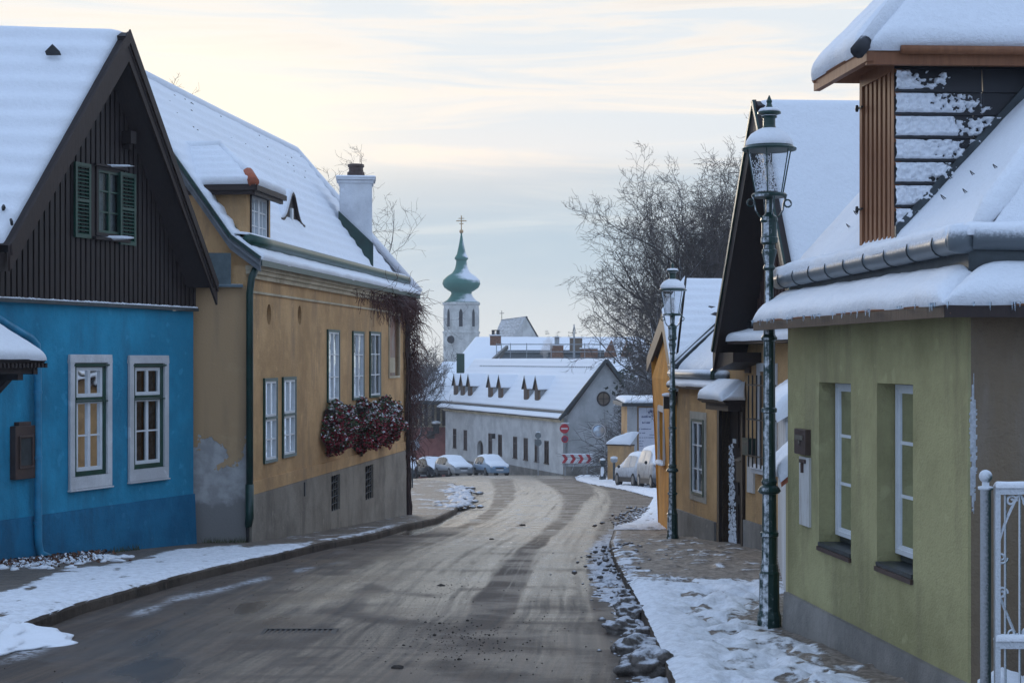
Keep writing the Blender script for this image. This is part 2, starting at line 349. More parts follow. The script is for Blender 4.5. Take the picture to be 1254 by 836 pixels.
# ================================================================ camera, world, sun
sc = bpy.context.scene
cam = bpy.data.objects.new('camera', bpy.data.cameras.new('camera')); col.objects.link(cam); sc.camera = cam
cam.location = (0, 0, E); cam.rotation_euler = (R(90), 0, 0); cam.data.sensor_width = 36; cam.data.lens = F/1254*36; cam.data.shift_y = 22/1254
cam.data.clip_start = .2; cam.data.clip_end = 6000
AZ, EL = -14., 9.                          # the sun behind thin cloud: left of the street's axis, low
W = bpy.data.worlds.new('World'); sc.world = W; W.use_nodes = True
def build_world():
    t = W.node_tree; n = t.nodes; l = t.links
    bg = n['Background']; bg.inputs['Strength'].default_value = .1
    sky = n.new('ShaderNodeTexSky'); sky.sky_type = 'NISHITA'; sky.sun_disc = False; sky.sun_elevation = R(EL); sky.sun_rotation = R(AZ); sky.dust_density = 2
    tc = n.new('ShaderNodeTexCoord').outputs['Generated']
    def math_(op, a, b=0., cl=False):
        m = n.new('ShaderNodeMath'); m.operation = op; m.use_clamp = cl
        for i, x in enumerate((a, b)):
            if hasattr(x, 'links'): l.new(x, m.inputs[i])
            else: m.inputs[i].default_value = x
        return m.outputs[0]
    def mr(x, a, b):
        m = n.new('ShaderNodeMapRange'); m.interpolation_type = 'SMOOTHSTEP'; l.new(x, m.inputs[0]); m.inputs[1].default_value = a; m.inputs[2].default_value = b; return m.outputs[0]
    def mix(f, a, b):
        m = n.new('ShaderNodeMix'); m.data_type = 'RGBA'
        for i, x in ((0, f), (6, a), (7, b)):
            if hasattr(x, 'links'): l.new(x, m.inputs[i])
            else: m.inputs[i].default_value = x if i == 0 else (*[q*10 for q in x], 1)
        return m.outputs[2]
    def nz(scale, sc3, det, loc=(0, 0, 0), dist=0.):
        mp = n.new('ShaderNodeMapping'); l.new(tc, mp.inputs[0]); mp.inputs['Scale'].default_value = sc3; mp.inputs['Location'].default_value = loc
        q = n.new('ShaderNodeTexNoise'); l.new(mp.outputs[0], q.inputs[0]); q.inputs['Scale'].default_value = scale; q.inputs['Detail'].default_value = det; q.inputs['Roughness'].default_value = .58; q.inputs['Distortion'].default_value = dist; return q.outputs['Fac']
    sep = n.new('ShaderNodeSeparateXYZ'); l.new(tc, sep.inputs[0]); X, Y, Z = sep.outputs
    # distance from the sun's place behind the cloud (flattened sideways)
    def glow(az, el, sx, sz):
        v = (math.sin(R(az))*math.cos(R(el)), 0, math.sin(R(el)))
        dx = math_('DIVIDE', math_('SUBTRACT', X, v[0]), sx); dz = math_('DIVIDE', math_('SUBTRACT', Z, v[2]), sz)
        r = math_('ADD', math_('MULTIPLY', dx, dx), math_('MULTIPLY', dz, dz))
        e = math_('POWER', 2.718, math_('MULTIPLY', r, -1.)); return math_('MULTIPLY', e, math_('GREATER_THAN', Y, 0.))
    f1 = nz(2.2, (1, 1, 6), 5, (3, 1, 0), .6); f2 = nz(4.6, (1, 1, 10), 6, (1.3, 7.2, .4), .8); f3 = nz(1.2, (1, 1, 3), 3, (5, 0, 2))
    w = math_('MULTIPLY', math_('SUBTRACT', f1, .5), .07)
    # grey-blue veil below a soft edge about 6.5 degrees up, right of the sun; creamy cloud above
    edge = math_('ADD', Z, w)
    edge = math_('ADD', edge, math_('MULTIPLY', X, -.03))
    hi = mr(edge, .102, .134)
    left = mr(math_('ADD', X, math_('MULTIPLY', f1, .12)), -.08, -.16)    # 1 on the right, 0 on the left
    left = math_('SUBTRACT', 1., mr(math_('ADD', X, math_('MULTIPLY', f1, .12)), -.13, -.045), True)
    cream = mix(mr(f2, .42, .64), (.72, .77, .81), (.94, .865, .78))
    grey = mix(mr(f2, .4, .68), (.44, .57, .68), (.58, .67, .73))
    lowc = mix(mr(Z, .012, .085), (.58, .66, .72), grey)
    lowc = mix(mr(glow(3, 0, .22, .035), .1, 1.), lowc, (.66, .71, .74))
    warm = math_('MAXIMUM', hi, left)
    c = mix(warm, lowc, cream)
    # darker grey streaks high up
    c = mix(math_('MULTIPLY', math_('MULTIPLY', mr(f2, .5, .72), mr(math_('ADD', Z, w), .15, .2)), .55), c, (.62, .64, .67))
    g1 = glow(-11.5, 8., .12, .055); c = mix(math_('MULTIPLY', mr(g1, .02, 1.), .85), c, (1.0, .93, .77))
    g2 = glow(-1, 6.7, .13, .028); c = mix(math_('MULTIPLY', g2, .35), c, (.98, .85, .74))
    # the rest of the sky: thin blue-white overcast, bluer overhead and behind
    over = mix(f3, (.38, .56, .90), (.64, .80, 1.06))
    front = math_('MULTIPLY', mr(Y, -.1, .7), math_('SUBTRACT', 1., mr(Z, .3, .7)))
    c = mix(front, over, c)
    final = n.new('ShaderNodeMix'); final.data_type = 'RGBA'; final.inputs[0].default_value = .985; l.new(sky.outputs[0], final.inputs[6]); l.new(c, final.inputs[7])
    l.new(final.outputs[2], bg.inputs[0])
build_world()
sl = bpy.data.lights.new('sun', 'SUN'); sl.energy = .8; sl.angle = R(11); sl.color = (1, .87, .7); so = bpy.data.objects.new('sun', sl); col.objects.link(so); so.location = (0, 0, 40)
sd = V((math.sin(R(AZ))*math.cos(R(EL)), math.cos(R(AZ))*math.cos(R(EL)), math.sin(R(EL)))); so.rotation_euler = sd.to_track_quat('Z', 'Y').to_euler()
sc.view_settings.view_transform = 'Standard'; sc.view_settings.look = 'None'; sc.view_settings.exposure = .2; sc.view_settings.gamma = 1
sc.cycles.max_bounces = 6; sc.cycles.transparent_max_bounces = 12; sc.cycles.use_denoising = True
# ================================================================ terrain
LKP = [(34, 762), (99, 738), (169, 718.6), (226, 703), (282, 690), (340, 677.7), (460, 653), (498, 642), (536, 634.6), (559, 623), (568, 608), (566, 598), (556, 591.5), (540, 588.5)]
RKP = [(825, 836), (808, 795), (795, 765), (781, 735), (766, 710), (754, 688), (746, 664), (752, 647), (772, 632), (795, 615), (800, 606), (765, 597), (722, 590), (706, 586)]
LK = [(-40, -5.2), (2, -4.7), (12, -4.35)]+[(GP(*p).y, GP(*p).x) for p in LKP]; LK = [k for k in LK if k[0] < 93]+[(96, -7), (99, -45), (300, -45)]
RK = [(-40, .95), (2, .98)]+[(GP(*p).y, GP(*p).x) for p in RKP]+[(112, 4.3), (118, 30), (300, 40)]
def lk(y): return interp(LK, y)
def rk(y): return interp(RK, y)
KH = .11                                     # kerb height; pavements lie at g, the road KH below
def pxy(x, y, z):                            # where a ground point shows from the street's middle: used only to measure the pattern once
    return 627+x/y*F, 440+(E-z)/y*F
def rows(y0, y1, k):
    out = [y0]
    while out[-1] < y1: out.append(out[-1]+max(.03, out[-1]*k))
    return out
def band(tab, py, px, soft):
    if not (tab[0][0] <= py <= tab[-1][0]): return 0.
    a = interp([(t[0], t[1]) for t in tab], py); b = interp([(t[0], t[2]) for t in tab], py)
    return sstep(a-soft, a+soft, px)*(1-sstep(b-soft, b+soft, px))
T1 = [(586, 600, 628), (600, 606, 633), (612, 604, 630), (622, 600, 617), (632, 586, 606), (642, 568, 588), (652, 535, 560), (662, 490, 515)]
T2 = [(586, 655, 705), (596, 676, 728), (606, 688, 728), (618, 690, 712), (632, 684, 704), (647, 668, 689), (661, 651, 673), (675, 632, 660), (690, 616, 650), (704, 605, 645), (718, 596, 640), (733, 580, 633), (750, 576, 628), (775, 560, 596), (800, 545, 590), (840, 500, 560)]
T3 = [(586, 716, 722), (596, 735, 741), (606, 740, 747), (618, 733, 740), (640, 720, 726), (660, 707, 713), (690, 700, 706), (720, 705, 712), (760, 712, 720), (840, 728, 740)]
T4 = [(590, 640, 646), (610, 655, 660), (630, 650, 655), (650, 620, 628), (675, 560, 575), (700, 490, 515), (740, 400, 440), (790, 260, 320), (840, 130, 200)]
RM = [(586, 700), (600, 742), (615, 748), (625, 744), (640, 735), (655, 729), (680, 722), (700, 719), (730, 722), (760, 730), (800, 742), (840, 752)]
PUD = [(617, 558, 579), (624, 548, 576), (632, 536, 556), (640, 515, 545), (648, 500, 530), (655, 490, 508)]
def t2c(y):
    py = pxy(0, max(y, 6.), g(y)-KH)[1]; py = clamp(py, 586, 839)
    a = interp([(t[0], t[1]) for t in T2], py); b = interp([(t[0], t[2]) for t in T2], py); return ((a+b)/2-627)/F*max(y, 6.)
def roadmask(x, y, z):
    y = max(y, 6.); px, py = pxy(x, y, z)
    pl, _ = pxy(lk(y), y, z); pr, _ = pxy(rk(y), y, z)
    n1 = noise.noise(V((x*.8, y*.22, 0))); n2 = noise.noise(V((x*3, y*.7, 5))); n3 = noise.noise(V((x*1.6, y*1.2, 9)))
    wob = 6*n2
    s = 1.0-.62*sstep(690, 790, py+40*n1+25*n3)  # paler with distance: sky sheen put into the salty film's mask
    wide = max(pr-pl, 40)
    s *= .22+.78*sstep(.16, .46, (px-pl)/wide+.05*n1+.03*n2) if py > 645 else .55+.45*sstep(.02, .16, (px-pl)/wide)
    xr = x-t2c(y); st1 = noise.noise(V((xr*7, y*.10, 3)))*.6+noise.noise(V((xr*19, y*.16, 8)))*.5; s *= clamp(.88+.85*st1*sstep(-.5, .5, n3+.5), .25, 1.15); wob = wob+st1*9
    d = 0
    d = max(d, .75*band(T1, py, px+wob*.4, 4)*(1-sstep(640, 662, py)), 1.0*band(T2, py, px+wob*.55, 6)*(1-.5*sstep(748, 790, py)), .3*band(T3, py, px+wob*.3, 3), .22*band(T4, py, px+wob, 10))
    rm = interp(RM, py); d = max(d, .85*sstep(rm-5, rm+5, px+wob*.3))
    d = max(d, .95*band([(728, 592, 632), (750, 583, 630)], py, px, 3))                       # mended rectangle
    for cy, xa_, xb_, am in ((677, 600, 720, .5), (697, 470, 716, .45), (719, 560, 716, .6), (744, 575, 722, .4), (762, 500, 735, .65), (793, 330, 740, .5), (828, 120, 560, .55)):
        d = max(d, am*math.exp(-((py-cy-4*noise.noise(V((x*.9, cy, 0))))/(1.1+cy*.0012))**2)*sstep(xa_-12, xa_+12, px)*(1-sstep(xb_-8, xb_+8, px))*(.6+.8*abs(n2)))
    if 748 < py < 812: d = max(d, .8*math.exp(-((px-575)/55)**2-((py-782)/22)**2)*(1+n3*1.2))
    if py > 800: d = max(d, .55*sstep(800, 836, py)*sstep(430, 520, px)*(1-sstep(640, 720, px)))
    d = max(d, .55*sstep(.25, .6, n3+n1)*sstep(660, 700, py)*(1-sstep(520, 600, px)))
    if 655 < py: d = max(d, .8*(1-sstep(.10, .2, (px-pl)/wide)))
    w = .9*band(PUD, py, px+wob*.6, 3)
    if py > 700: w = max(w, .75*sstep(.05, .6, .6*n2+.5*noise.noise(V((x*2.5, y*.35, 7)))+.2)*sstep(700, 740, py)*(1-sstep(300, 420, px))*sstep(.14, .24, (px-pl)/wide))
    if 600 < py < 650: w = max(w, .6*sstep(.3, .5, n2)*sstep(560, 580, px)*(1-sstep(690, 700, px)))
    # thin salt-snow line left
    line = interp([(655, 432), (690, 400), (730, 230), (760, 135), (800, 20), (840, -90)], py)
    sn = .8*math.exp(-((px-line)/(10+max(0, py-700)*.2))**2)*sstep(-.1, .3, n2)*sstep(668, 700, py)
    d = clamp(d*(1+.6*st1)); return (clamp(s), d, clamp(w), clamp(sn), xr, y)
def sheet(name, y0, y1, k, xa, xb, nx, zf, mat, maskf, kind='structure', label=None, cat=None):
    ys = rows(y0, y1, k); mb = MB(); mb.c = []
    for y in ys:
        a, b = xa(y), xb(y)
        for i in range(nx+1):
            x = lerp(a, b, i/nx); z = zf(x, y, i/nx); mb.v.append(V((x, y, z))); mb.c.append(maskf(x, y, z))
    for j in range(len(ys)-1):
        for i in range(nx): mb.f.append((j*(nx+1)+i, j*(nx+1)+i+1, (j+1)*(nx+1)+i+1, (j+1)*(nx+1)+i))
    return solo(name, mb, mat, label, cat, kind=kind, smooth=True, recalc=False)
def masknodes(k):
    a = k.n.new('ShaderNodeAttribute'); a.attribute_name = 'mask'; s = k.n.new('ShaderNodeSeparateColor'); k.t.links.new(a.outputs['Color'], s.inputs[0])
    return s.outputs[0], s.outputs[1], s.outputs[2], a.outputs['Alpha']
def roadmat():
    k = ND('wet_asphalt_with_salt_and_painted_sheen'); s, d, w, sn = masknodes(k)
    fine = k.noise(38, 5, rough=.9); med = k.noise(6, 6, rough=.7); lng = k.noise(5, 6, k.map((2.6, .22, 1)), rough=.75); crs = k.noise(4, 5, k.map((.25, 3., 1)), rough=.75); big = k.noise(.9, 5)
    fa = k.n.new('ShaderNodeAttribute'); fa.attribute_name = 'flow'; fv = fa.outputs['Vector']
    f1 = k.noise(1, 5, k.map((22, .35, 1), v=fv), rough=.7); f2 = k.noise(1, 5, k.map((6, .2, 1), v=fv), rough=.7); trk = k.math('ADD', k.math('MULTIPLY', f1, .55), k.math('MULTIPLY', f2, .45))
    asp = k.mix(k.step(fine, .3, .7), (.016, .0115, .009), (.07, .048, .034))
    asp = k.mix(k.step(trk, .42, .6), asp, (.095, .062, .04))
    salt_sheen = k.mix(k.step(fine, .25, .75), (.29, .215, .14), (.70, .56, .40))  # pale tone joins salty deposit and sky reflection painted into the colour
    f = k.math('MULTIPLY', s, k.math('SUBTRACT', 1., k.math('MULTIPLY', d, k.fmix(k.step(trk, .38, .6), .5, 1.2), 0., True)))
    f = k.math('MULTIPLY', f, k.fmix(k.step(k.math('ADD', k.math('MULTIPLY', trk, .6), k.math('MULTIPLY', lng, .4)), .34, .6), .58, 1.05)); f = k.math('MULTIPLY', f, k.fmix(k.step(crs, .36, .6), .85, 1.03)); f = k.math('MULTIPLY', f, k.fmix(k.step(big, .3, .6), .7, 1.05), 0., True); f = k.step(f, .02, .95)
    grn = k.noise(75, 2); f = k.math('MULTIPLY', f, k.fmix(k.step(grn, .38, .6), .62, 1.05), 0., True); c = k.mix(f, asp, salt_sheen)
    snf = k.math('MULTIPLY', sn, k.step(k.noise(14, 5, rough=.8), .4, .6)); c = k.mix(snf, c, (.66, .68, .72))
    c = k.mix(w, c, k.mix(.5, c, (.03, .035, .04)))
    r = k.fmix(f, .66, .22); r = k.fmix(k.step(big, .4, .6), k.math('MULTIPLY', r, .62), k.math('ADD', r, .08)); r = k.fmix(w, r, .1); r = k.fmix(snf, r, .9)
    h = k.math('MULTIPLY', k.math('ADD', k.math('MULTIPLY', fine, .5), k.math('MULTIPLY', med, .35)), k.math('SUBTRACT', 1., k.math('MULTIPLY', w, .9)))
    return k.out(c, r, h, .8, .02)
def pavemat():
    # red = snow, green = trodden brown slush, blue = bare cobbles
    k = ND('snowy_pavement'); s, b, cb, a = masknodes(k)
    n1 = k.noise(2.2, 6, rough=.7); n2 = k.noise(11, 6, rough=.75); n3 = k.noise(48, 4, rough=.8); str_ = k.noise(3, 6, k.map((.35, 2.4, 1)), rough=.75)
    stones = k.vor(9, k.map((1, .8, 1))); 
    bare = k.mix(k.step(n3, .3, .7), (.05, .038, .028), (.12, .09, .065)); bare = k.mix(k.step(str_, .4, .65), bare, (.17, .13, .095))
    slush = k.mix(k.step(n2, .35, .65), (.14, .105, .08), (.36, .31, .26))
    c = k.mix(k.math('MULTIPLY', b, k.step(n2, .3, .6)), bare, slush)
    sf = k.step(k.math('ADD', k.math('MULTIPLY', k.math('SUBTRACT', k.math('ADD', k.math('MULTIPLY', n1, .6), k.math('MULTIPLY', n2, .5)), .55), 1.5), s), .38, .58)
    c = k.mix(sf, c, k.mix(k.step(n2, .35, .6), (.64, .65, .68), (.82, .84, .88)))
    r = k.fmix(sf, .55, .8)
    h = k.math('ADD', k.math('MULTIPLY', n2, .6), k.math('ADD', k.math('MULTIPLY', n3, .25), k.math('MULTIPLY', sf, .8))); h = k.math('ADD', h, k.math('MULTIPLY', k.math('MULTIPLY', stones, cb), -.9))
    return k.out(c, r, h, .7, .05)
M['road'] = roadmat(); M['pave'] = pavemat()
def kz(x, y): return g(y, x)-KH
def road_z(x, y, t):
    r = .02*(1-(2*t-1)**2)                   # camber
    return kz(x, y)+r+.004*noise.noise(V((x*1.3, y*1.3, 0)))
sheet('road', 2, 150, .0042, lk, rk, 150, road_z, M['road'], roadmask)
def leftmask(x, y, z):
    px, py = pxy(x, max(y, 6.), z); n1 = noise.noise(V((x*.9, y*.5, 3))); n2 = noise.noise(V((x*3.5, y*1.6, 1)))
    fr_ = interp([(y_, f_) for y_, f_ in [(655, 0), (664, 0)]], py)
    inner = interp([(0, 720), (90, 692), (170, 681), (220, 670), (330, 664), (370, 662)], px)     # the wall-side border of the snow
    s = sstep(inner-4+n1*6, inner+8+n1*6, py)*(1-sstep(330, 420, px+n1*40))
    s = max(s, .62*math.exp(-((x-lk(y)+.16)/.16)**2)*(1-sstep(470, 520, px)))
    if y > 26: s = max(s, .42*(1-sstep(-.1, .3, n2)))*(1 if y < 40 else .9)
    if y > 40: s = max(s, .5*sstep(0, .4, n1+n2*.6))
    if y < 27: s -= .5*sstep(.18, .5, n2+.5*noise.noise(V((x*8, y*3, 2))))*s+.25*sstep(.2, .5, n1)*s
    return (clamp(s-.12*max(0, -n2)), .25, .8, 0)
def left_z(x, y, t):
    m = leftmask(x, y, g(y)); return g(y, x)+.012-.03*(t > .999)+m[0]*(.02+.022*noise.noise(V((x*2.2, y*1.6, 0)))+.012*noise.noise(V((x*7, y*5, 0))))
sheet('pavement_left', 2, 97, .005, lambda y: min(lk(y)-.14, -9-.1*y), lambda y: lk(y)-.012, 120, left_z, M['pave'], leftmask)
def rightmask(x, y, z):
    px, py = pxy(x, max(y, 6.), z); n1 = noise.noise(V((x*1.1, y*.9, 3))); n2 = noise.noise(V((x*4.5, y*3.5, 1))); n3 = noise.noise(V((x*9, y*6, 1)))
    edge = x-rk(y)
    s = sstep(700, 716, py+n1*9)*(1-sstep(-10, 60, px-interp([(700, 960), (735, 925), (760, 900), (780, 945), (836, 1030)], py)+n1*40))
    s *= 1-.68*sstep(.0, .3, n2+.5*n3+.25*n1)*sstep(.2, .5, edge)
    s = max(s, sstep(705, 720, py)*(1-sstep(.25, .5, edge+.1*n2))*.95)
    if 16.5 < y < 24: s = max(s, .75*sstep(-.25, .2, n2)*(1-sstep(.1, .55, edge+n1*.3)))
    s = max(s, .75*sstep(.05, .3, n2)*math.exp(-((px-885)/22)**2-((py-679)/7)**2))
    s = max(s, .5*sstep(.1, .4, n2+n1*.5)*sstep(640, 660, py))
    if y > 30: s = max(s, (.95-.5*sstep(.0, .35, n2+n1*.6)) if y < 44 else 1.)
    if y > 44: s = .96-.35*sstep(.1, .4, n2)
    return (clamp(s), .8, .5, 0)
FOOT = []
_r = random.Random(3)
for i in range(240):
    yy = _r.uniform(9.5, 17.5); FOOT.append((_r.uniform(rk(yy)+.35, 2.6), yy, _r.uniform(-.3, .3)))
def right_z(x, y, t):
    z = g(y, x); m = rightmask(x, y, z)[0]
    h = m*(.045+.03*noise.noise(V((x*2.2, y*2, 0)))+.03*noise.noise(V((x*6, y*5, 0)))+.015*noise.noise(V((x*15, y*12, 0))))
    if 9 < y < 18 and m > .1:
        for fx, fy, fa in FOOT:
            dx = x-fx; dy = y-fy
            if abs(dx) < .25 and abs(dy) < .25:
                a = dx*math.cos(fa)+dy*math.sin(fa); b = -dx*math.sin(fa)+dy*math.cos(fa)
                h -= m*.055*math.exp(-(a/.055)**2-(b/.12)**2)
    e = (x-rk(y)); h = h*sstep(-.02, .12, e) if y < 30 else h-KH*1.15*(1-sstep(0, .5, e))*sstep(30, 36, y)
    h += .01*noise.noise(V((x*5, y*4, 2)))
    return z+h
sheet('pavement_right', 2, 116, .0038, lambda y: rk(y)+.005, lambda y: max(rk(y)+1, 9+.08*y), 170, right_z, M['pave'], rightmask)
# big land sheet under everything, to the horizon
k = ND('snow_land'); n = k.noise(.12, 6, rough=.7); n2 = k.noise(1.5, 5)
M['land'] = k.out(k.mix(k.step(k.math('ADD', k.math('MULTIPLY', n, .7), k.math('MULTIPLY', n2, .3)), .42, .6), (.7, .73, .78), (.2, .19, .17)), .9, n2, .4, .2)
mb = MB(); ys = [-60, -20, 0, 10, 20, 28, 38, 57, 76, 95, 105, 118, 130, 145, 170, 220, 300, 400, 700, 1400, 3000]; xs = [-3000, -800, -250, -100, -50, -30, -16, -8, -3, 3, 8, 16, 30, 50, 100, 250, 800, 3000]
for y in ys:
    for x in xs: mb.v.append(V((x, y, g(y, x)-.34)))
for j in range(len(ys)-1):
    for i in range(len(xs)-1): a = j*len(xs)+i; mb.f.append((a, a+1, a+1+len(xs), a+len(xs)))
solo('ground', mb, M['land'], kind='structure', recalc=False)
# kerbs: stone strips between road and pavement
M['kerb'] = plaster('worn_kerb_granite', (.075, .055, .04), (.12, .092, .07), (.03, .022, .018), .8, .8)
def kerb(name, fn, side, y0, y1, w=.14):
    mb = MB(); y = y0; prev = None
    while y < y1:
        x = fn(y); z = g(y, x)
        row = [V((x, y, z-KH-.1)), V((x+.006*noise.noise(V((0, y*6, 0))), y, z-.02)), V((x+side*.02, y, z+.004)), V((x+side*w, y, z+.006)), V((x+side*w, y, z-.1))]
        b = len(mb.v); mb.v += row
        if prev is not None:
            for i in range(4): mb.f.append((prev+i, prev+i+1, b+i+1, b+i))
        prev = b; y += .12
    return solo(name, mb, M['kerb'], kind='structure', recalc=False)
kerb('kerb_left', lk, -1, 14.0, 91); kerb('kerb_right', rk, 1, 2, 31, .005)
# ---------------------------------------------------------------- slush, lumps of icy snow, grit on the road
k = ND('dirty_ice'); n = k.noise(14, 5, rough=.8); up = k.nz(); f = k.step(k.math('ADD', up, k.math('MULTIPLY', k.math('SUBTRACT', n, .5), 1.3)), .5, 1.15)
M['ice'] = k.out(k.mix(f, k.mix(k.step(n, .35, .65), (.045, .036, .03), (.14, .12, .105)), (.58, .6, .65)), .6, n, .6, .03)
M['grit'] = plain('dark_grit', (.035, .026, .02), .9, .4, sc=40)
LUMPS = [((766, 733), (.09, .08, .07), 'small dark lump of ice beside the kerb, nearest the trodden slush'), ((770, 745), (.12, .1, .075), 'flat grey ice lump, second behind the pair at the kerb'),
         ((774, 757), (.15, .1, .1), 'dark rounded ice lump tight against the snowy kerb edge'), ((764, 775), (.17, .1, .09), 'humped brown and white ice lump lying left of its neighbour'),
         ((787, 781), (.14, .09, .075), 'low grey ice lump right of the humped brown one'), ((783, 799), (.21, .11, .1), 'long saddle-shaped ice lump with a bright snowy top'),
         ((772, 812), (.07, .06, .045), 'fist-sized ice lump between the two largest lumps'), ((796, 826), (.23, .12, .13), 'largest dark ice lump in the bottom foreground by the kerb')]
for i, ((px, py), (a, b, c), lab) in enumerate(LUMPS):
    p = GP(px, py, -KH); mb = MB().blob(p+V((0, 0, c*.45)), a, b*1.3, c, seed=i*7+2, amp=.45, sub=4, fl=-.5)
    solo('ice_lump', mb, M['ice'], lab, 'ice lump', loc=p, group='lumps of icy snow along the right kerb', smooth=True)
rr = random.Random(11)
mb = MB()
for i in range(220):
    y = 10.5+13*rr.random()**1.0; x = rk(y)-abs(rr.gauss(0, .2)); s = rr.uniform(.004, .02)*(1 if rr.random() < .9 else 2.2)
    mb.blob(V((x, y, kz(x, y)+s*.3)), s*rr.uniform(.8, 1.5), s*rr.uniform(.8, 1.5), s*.8, seed=i, amp=.5, sub=1)
for i in range(120):
    y = rr.uniform(17, 25); x = rk(y)+rr.gauss(.05, .28); s = rr.uniform(.01, .04)
    mb.blob(V((x, y, g(y, x)-(.06 if x < rk(y) else 0)+s*.3)), s*1.2, s*1.2, s*.8, seed=i, amp=.5, sub=1)
for i in range(260):
    y = rr.uniform(33, 46); x = rk(y)+rr.gauss(.1, .25); s = rr.uniform(.015, .05)
    if x > 3.8 or x < 1: continue
    mb.blob(V((x, y, g(y, x)-.06+s*.3)), s*1.3, s*1.2, s*.8, seed=i, amp=.5, sub=1)
for i in range(260):
    y = rr.uniform(44, 76); x = lk(y)+rr.gauss(-.1, .25); s = rr.uniform(.04, .13)
    mb.blob(V((x, y, g(y, x)-.03+s*.2)), s*1.5, s*2.6, s*.6, seed=i, amp=.4, sub=2)
bank = MB()
ys_ = rows(10.2, 33, .0016); NB = 70
for y in ys_:
    for i in range(NB+1):
        e = -.5+.85*i/NB; x = rk(y)+e; q = V((x, y, 0))
        env = math.exp(-((e+.08)/(.14 if y < 17 else .22))**2)*(.55+.45*noise.noise(V((y*.5, 0, 3)))+(.3 if 17 < y < 23 else 0))*(1-sstep(24, 33, y)*.75)
        n_ = .28+noise.noise(q*3.1)*.55+noise.noise(q*8+V((3, 0, 0)))*.5+noise.noise(q*19)*.32+noise.noise(q*41)*.14
        base = kz(x, y) if e < 0 else (g(y, x) if e > .06 else lerp(kz(x, y), g(y, x), e/.06))
        h = env*(n_-.02)*.085
        ed = min(i, NB-i)/5
        bank.v.append(V((x, y, base+max(-.02, h)*(1 if ed >= 1 else ed)-(.0 if h > .004 else .012)-(.03 if ed < .3 else 0))))
for j in range(len(ys_)-1):
    for i in range(NB): a = j*(NB+1)+i; bank.f.append((a, a+1, a+NB+2, a+NB+1))
mb.f += [tuple(len(mb.v)+i for i in f) for f in bank.f]; mb.v += bank.v
solo('slush', mb, M['ice'], 'broken slush and icy crumbs ploughed along the kerbs', 'slush', kind='stuff', smooth=True)
mb = MB()
for i in range(520):
    t = rr.random()
    if t < .7: px = rr.gauss(545, 48); py = rr.gauss(782, 16)
    else: px = rr.gauss(540, 28); py = rr.gauss(722, 9)
    if py > 834: continue
    p = GP(px, py, -KH+.015); s = rr.uniform(.002, .007)*(1 if rr.random() < .96 else 2.2)
    mb.blob(p+V((0, 0, s*.5)), s*1.3, s*1.3, s, seed=i, amp=.4, sub=1)
for i in range(500):
    y = rr.uniform(10, 40); x = rr.uniform(lk(y)+.3, rk(y)-.1); s = rr.uniform(.002, .006)
    mb.blob(V((x, y, kz(x, y)+.015+s*.5)), s*1.3, s*1.3, s, seed=i, amp=.4, sub=1)
for px, py, s in ((486, 819, .03), (540, 718, .028), (640, 644, .04), (602, 661, .03)):
    p = GP(px, py, -KH+.01); mb.blob(p+V((0, 0, s*.4)), s*1.6, s*1.2, s*.8, seed=px, amp=.4, sub=2)
solo('grit', mb, M['grit'], 'dark road grit and crumbs scattered on the asphalt', 'grit', kind='stuff')
# drain grate
p = GP(366, 776, -KH+.006); fr = Fr((p.x-.33, p.y), (p.x+.33, p.y+.012))
dz = p.z+.012; T = thing('drain_grate', 'flat iron drain grate set in the asphalt at the lower left', 'drain', (p.x, p.y, dz))
m = MB(); m.box(fr, 0, fr.L, -.2, -.165, dz-.03, dz+.006); m.box(fr, 0, fr.L, .165, .2, dz-.03, dz+.006); m.box(fr, 0, .035, -.165, .165, dz-.03, dz+.006); m.box(fr, fr.L-.035, fr.L, -.165, .165, dz-.03, dz+.006)
part('frame', m, M['black_metal'], T)
m = MB()
for i in range(13): x = .05+i*.0465; m.box(fr, x, x+.02, -.165, .165, dz-.02, dz+.003)
part('bars', m, M['black_metal'], T); part('sump', MB().box(fr, .03, fr.L-.03, -.17, .17, dz-.06, dz-.012), M['inside'], T)
# swept snow ramp at the left bottom corner
p = GP(20, 790, -KH); mb = MB().blob(p+V((-.75, 0, .0)), 1.15, .95, .12, seed=9, amp=.22, sub=5, fl=-.3)
solo('snow_ramp', mb, M['snow'], 'smooth tongue of swept snow filling the gutter at the lower left', 'snow heap', loc=p, smooth=True)
# ================================================================ blue house (left)
def zt(o, z): return z
FB = Fr((-6.43, 20.5), (-4.8, 24.6)); gb = lambda u: g(FB.pt(u, 0, 0).y)
zc = E-.70*0+.72                                        # top of the blue wall (relative heights are eye level + offset)
T = thing('blue_house', 'bright blue plastered house with dark brown board gable and green shutters, at the far left', 'house', FB.pt(2, -1, gb(2)))
wb = []
for (xa, xb, yt, ybt) in ((83, 134.5, 433, 600), (156, 204, 434, 590)):
    u0, u1 = FB.u(xa), FB.u(xb); z1 = FB.z((xa+xb)/2, yt+1); z0 = FB.z(xa, ybt); wb.append((u0, u1, z0, z1))
sw = .105
holes = [(a+sw, b-sw, c+sw*1.6, d-sw) for a, b, c, d in wb]
zb = gb(0)-.5
part('wall', MB().wall(FB, -3, FB.L, zb, zc, holes, .35), M['blue'], T)
zp = E-2.02
pm = MB().hexa([FB.pt(-3, -.02, zb), FB.pt(FB.L, -.02, zb), FB.pt(FB.L, .075, zb), FB.pt(-3, .075, zb), FB.pt(-3, -.02, zp), FB.pt(FB.L, -.02, zp), FB.pt(FB.L, .03, zp), FB.pt(-3, .03, zp)])
part('plinth', pm, M['blue_plinth'], T)
FBr = Fr((FB.pt(FB.L, 0, 0).x, FB.pt(FB.L, 0, 0).y), tuple(FB.pt(FB.L, -6, 0))[:2])
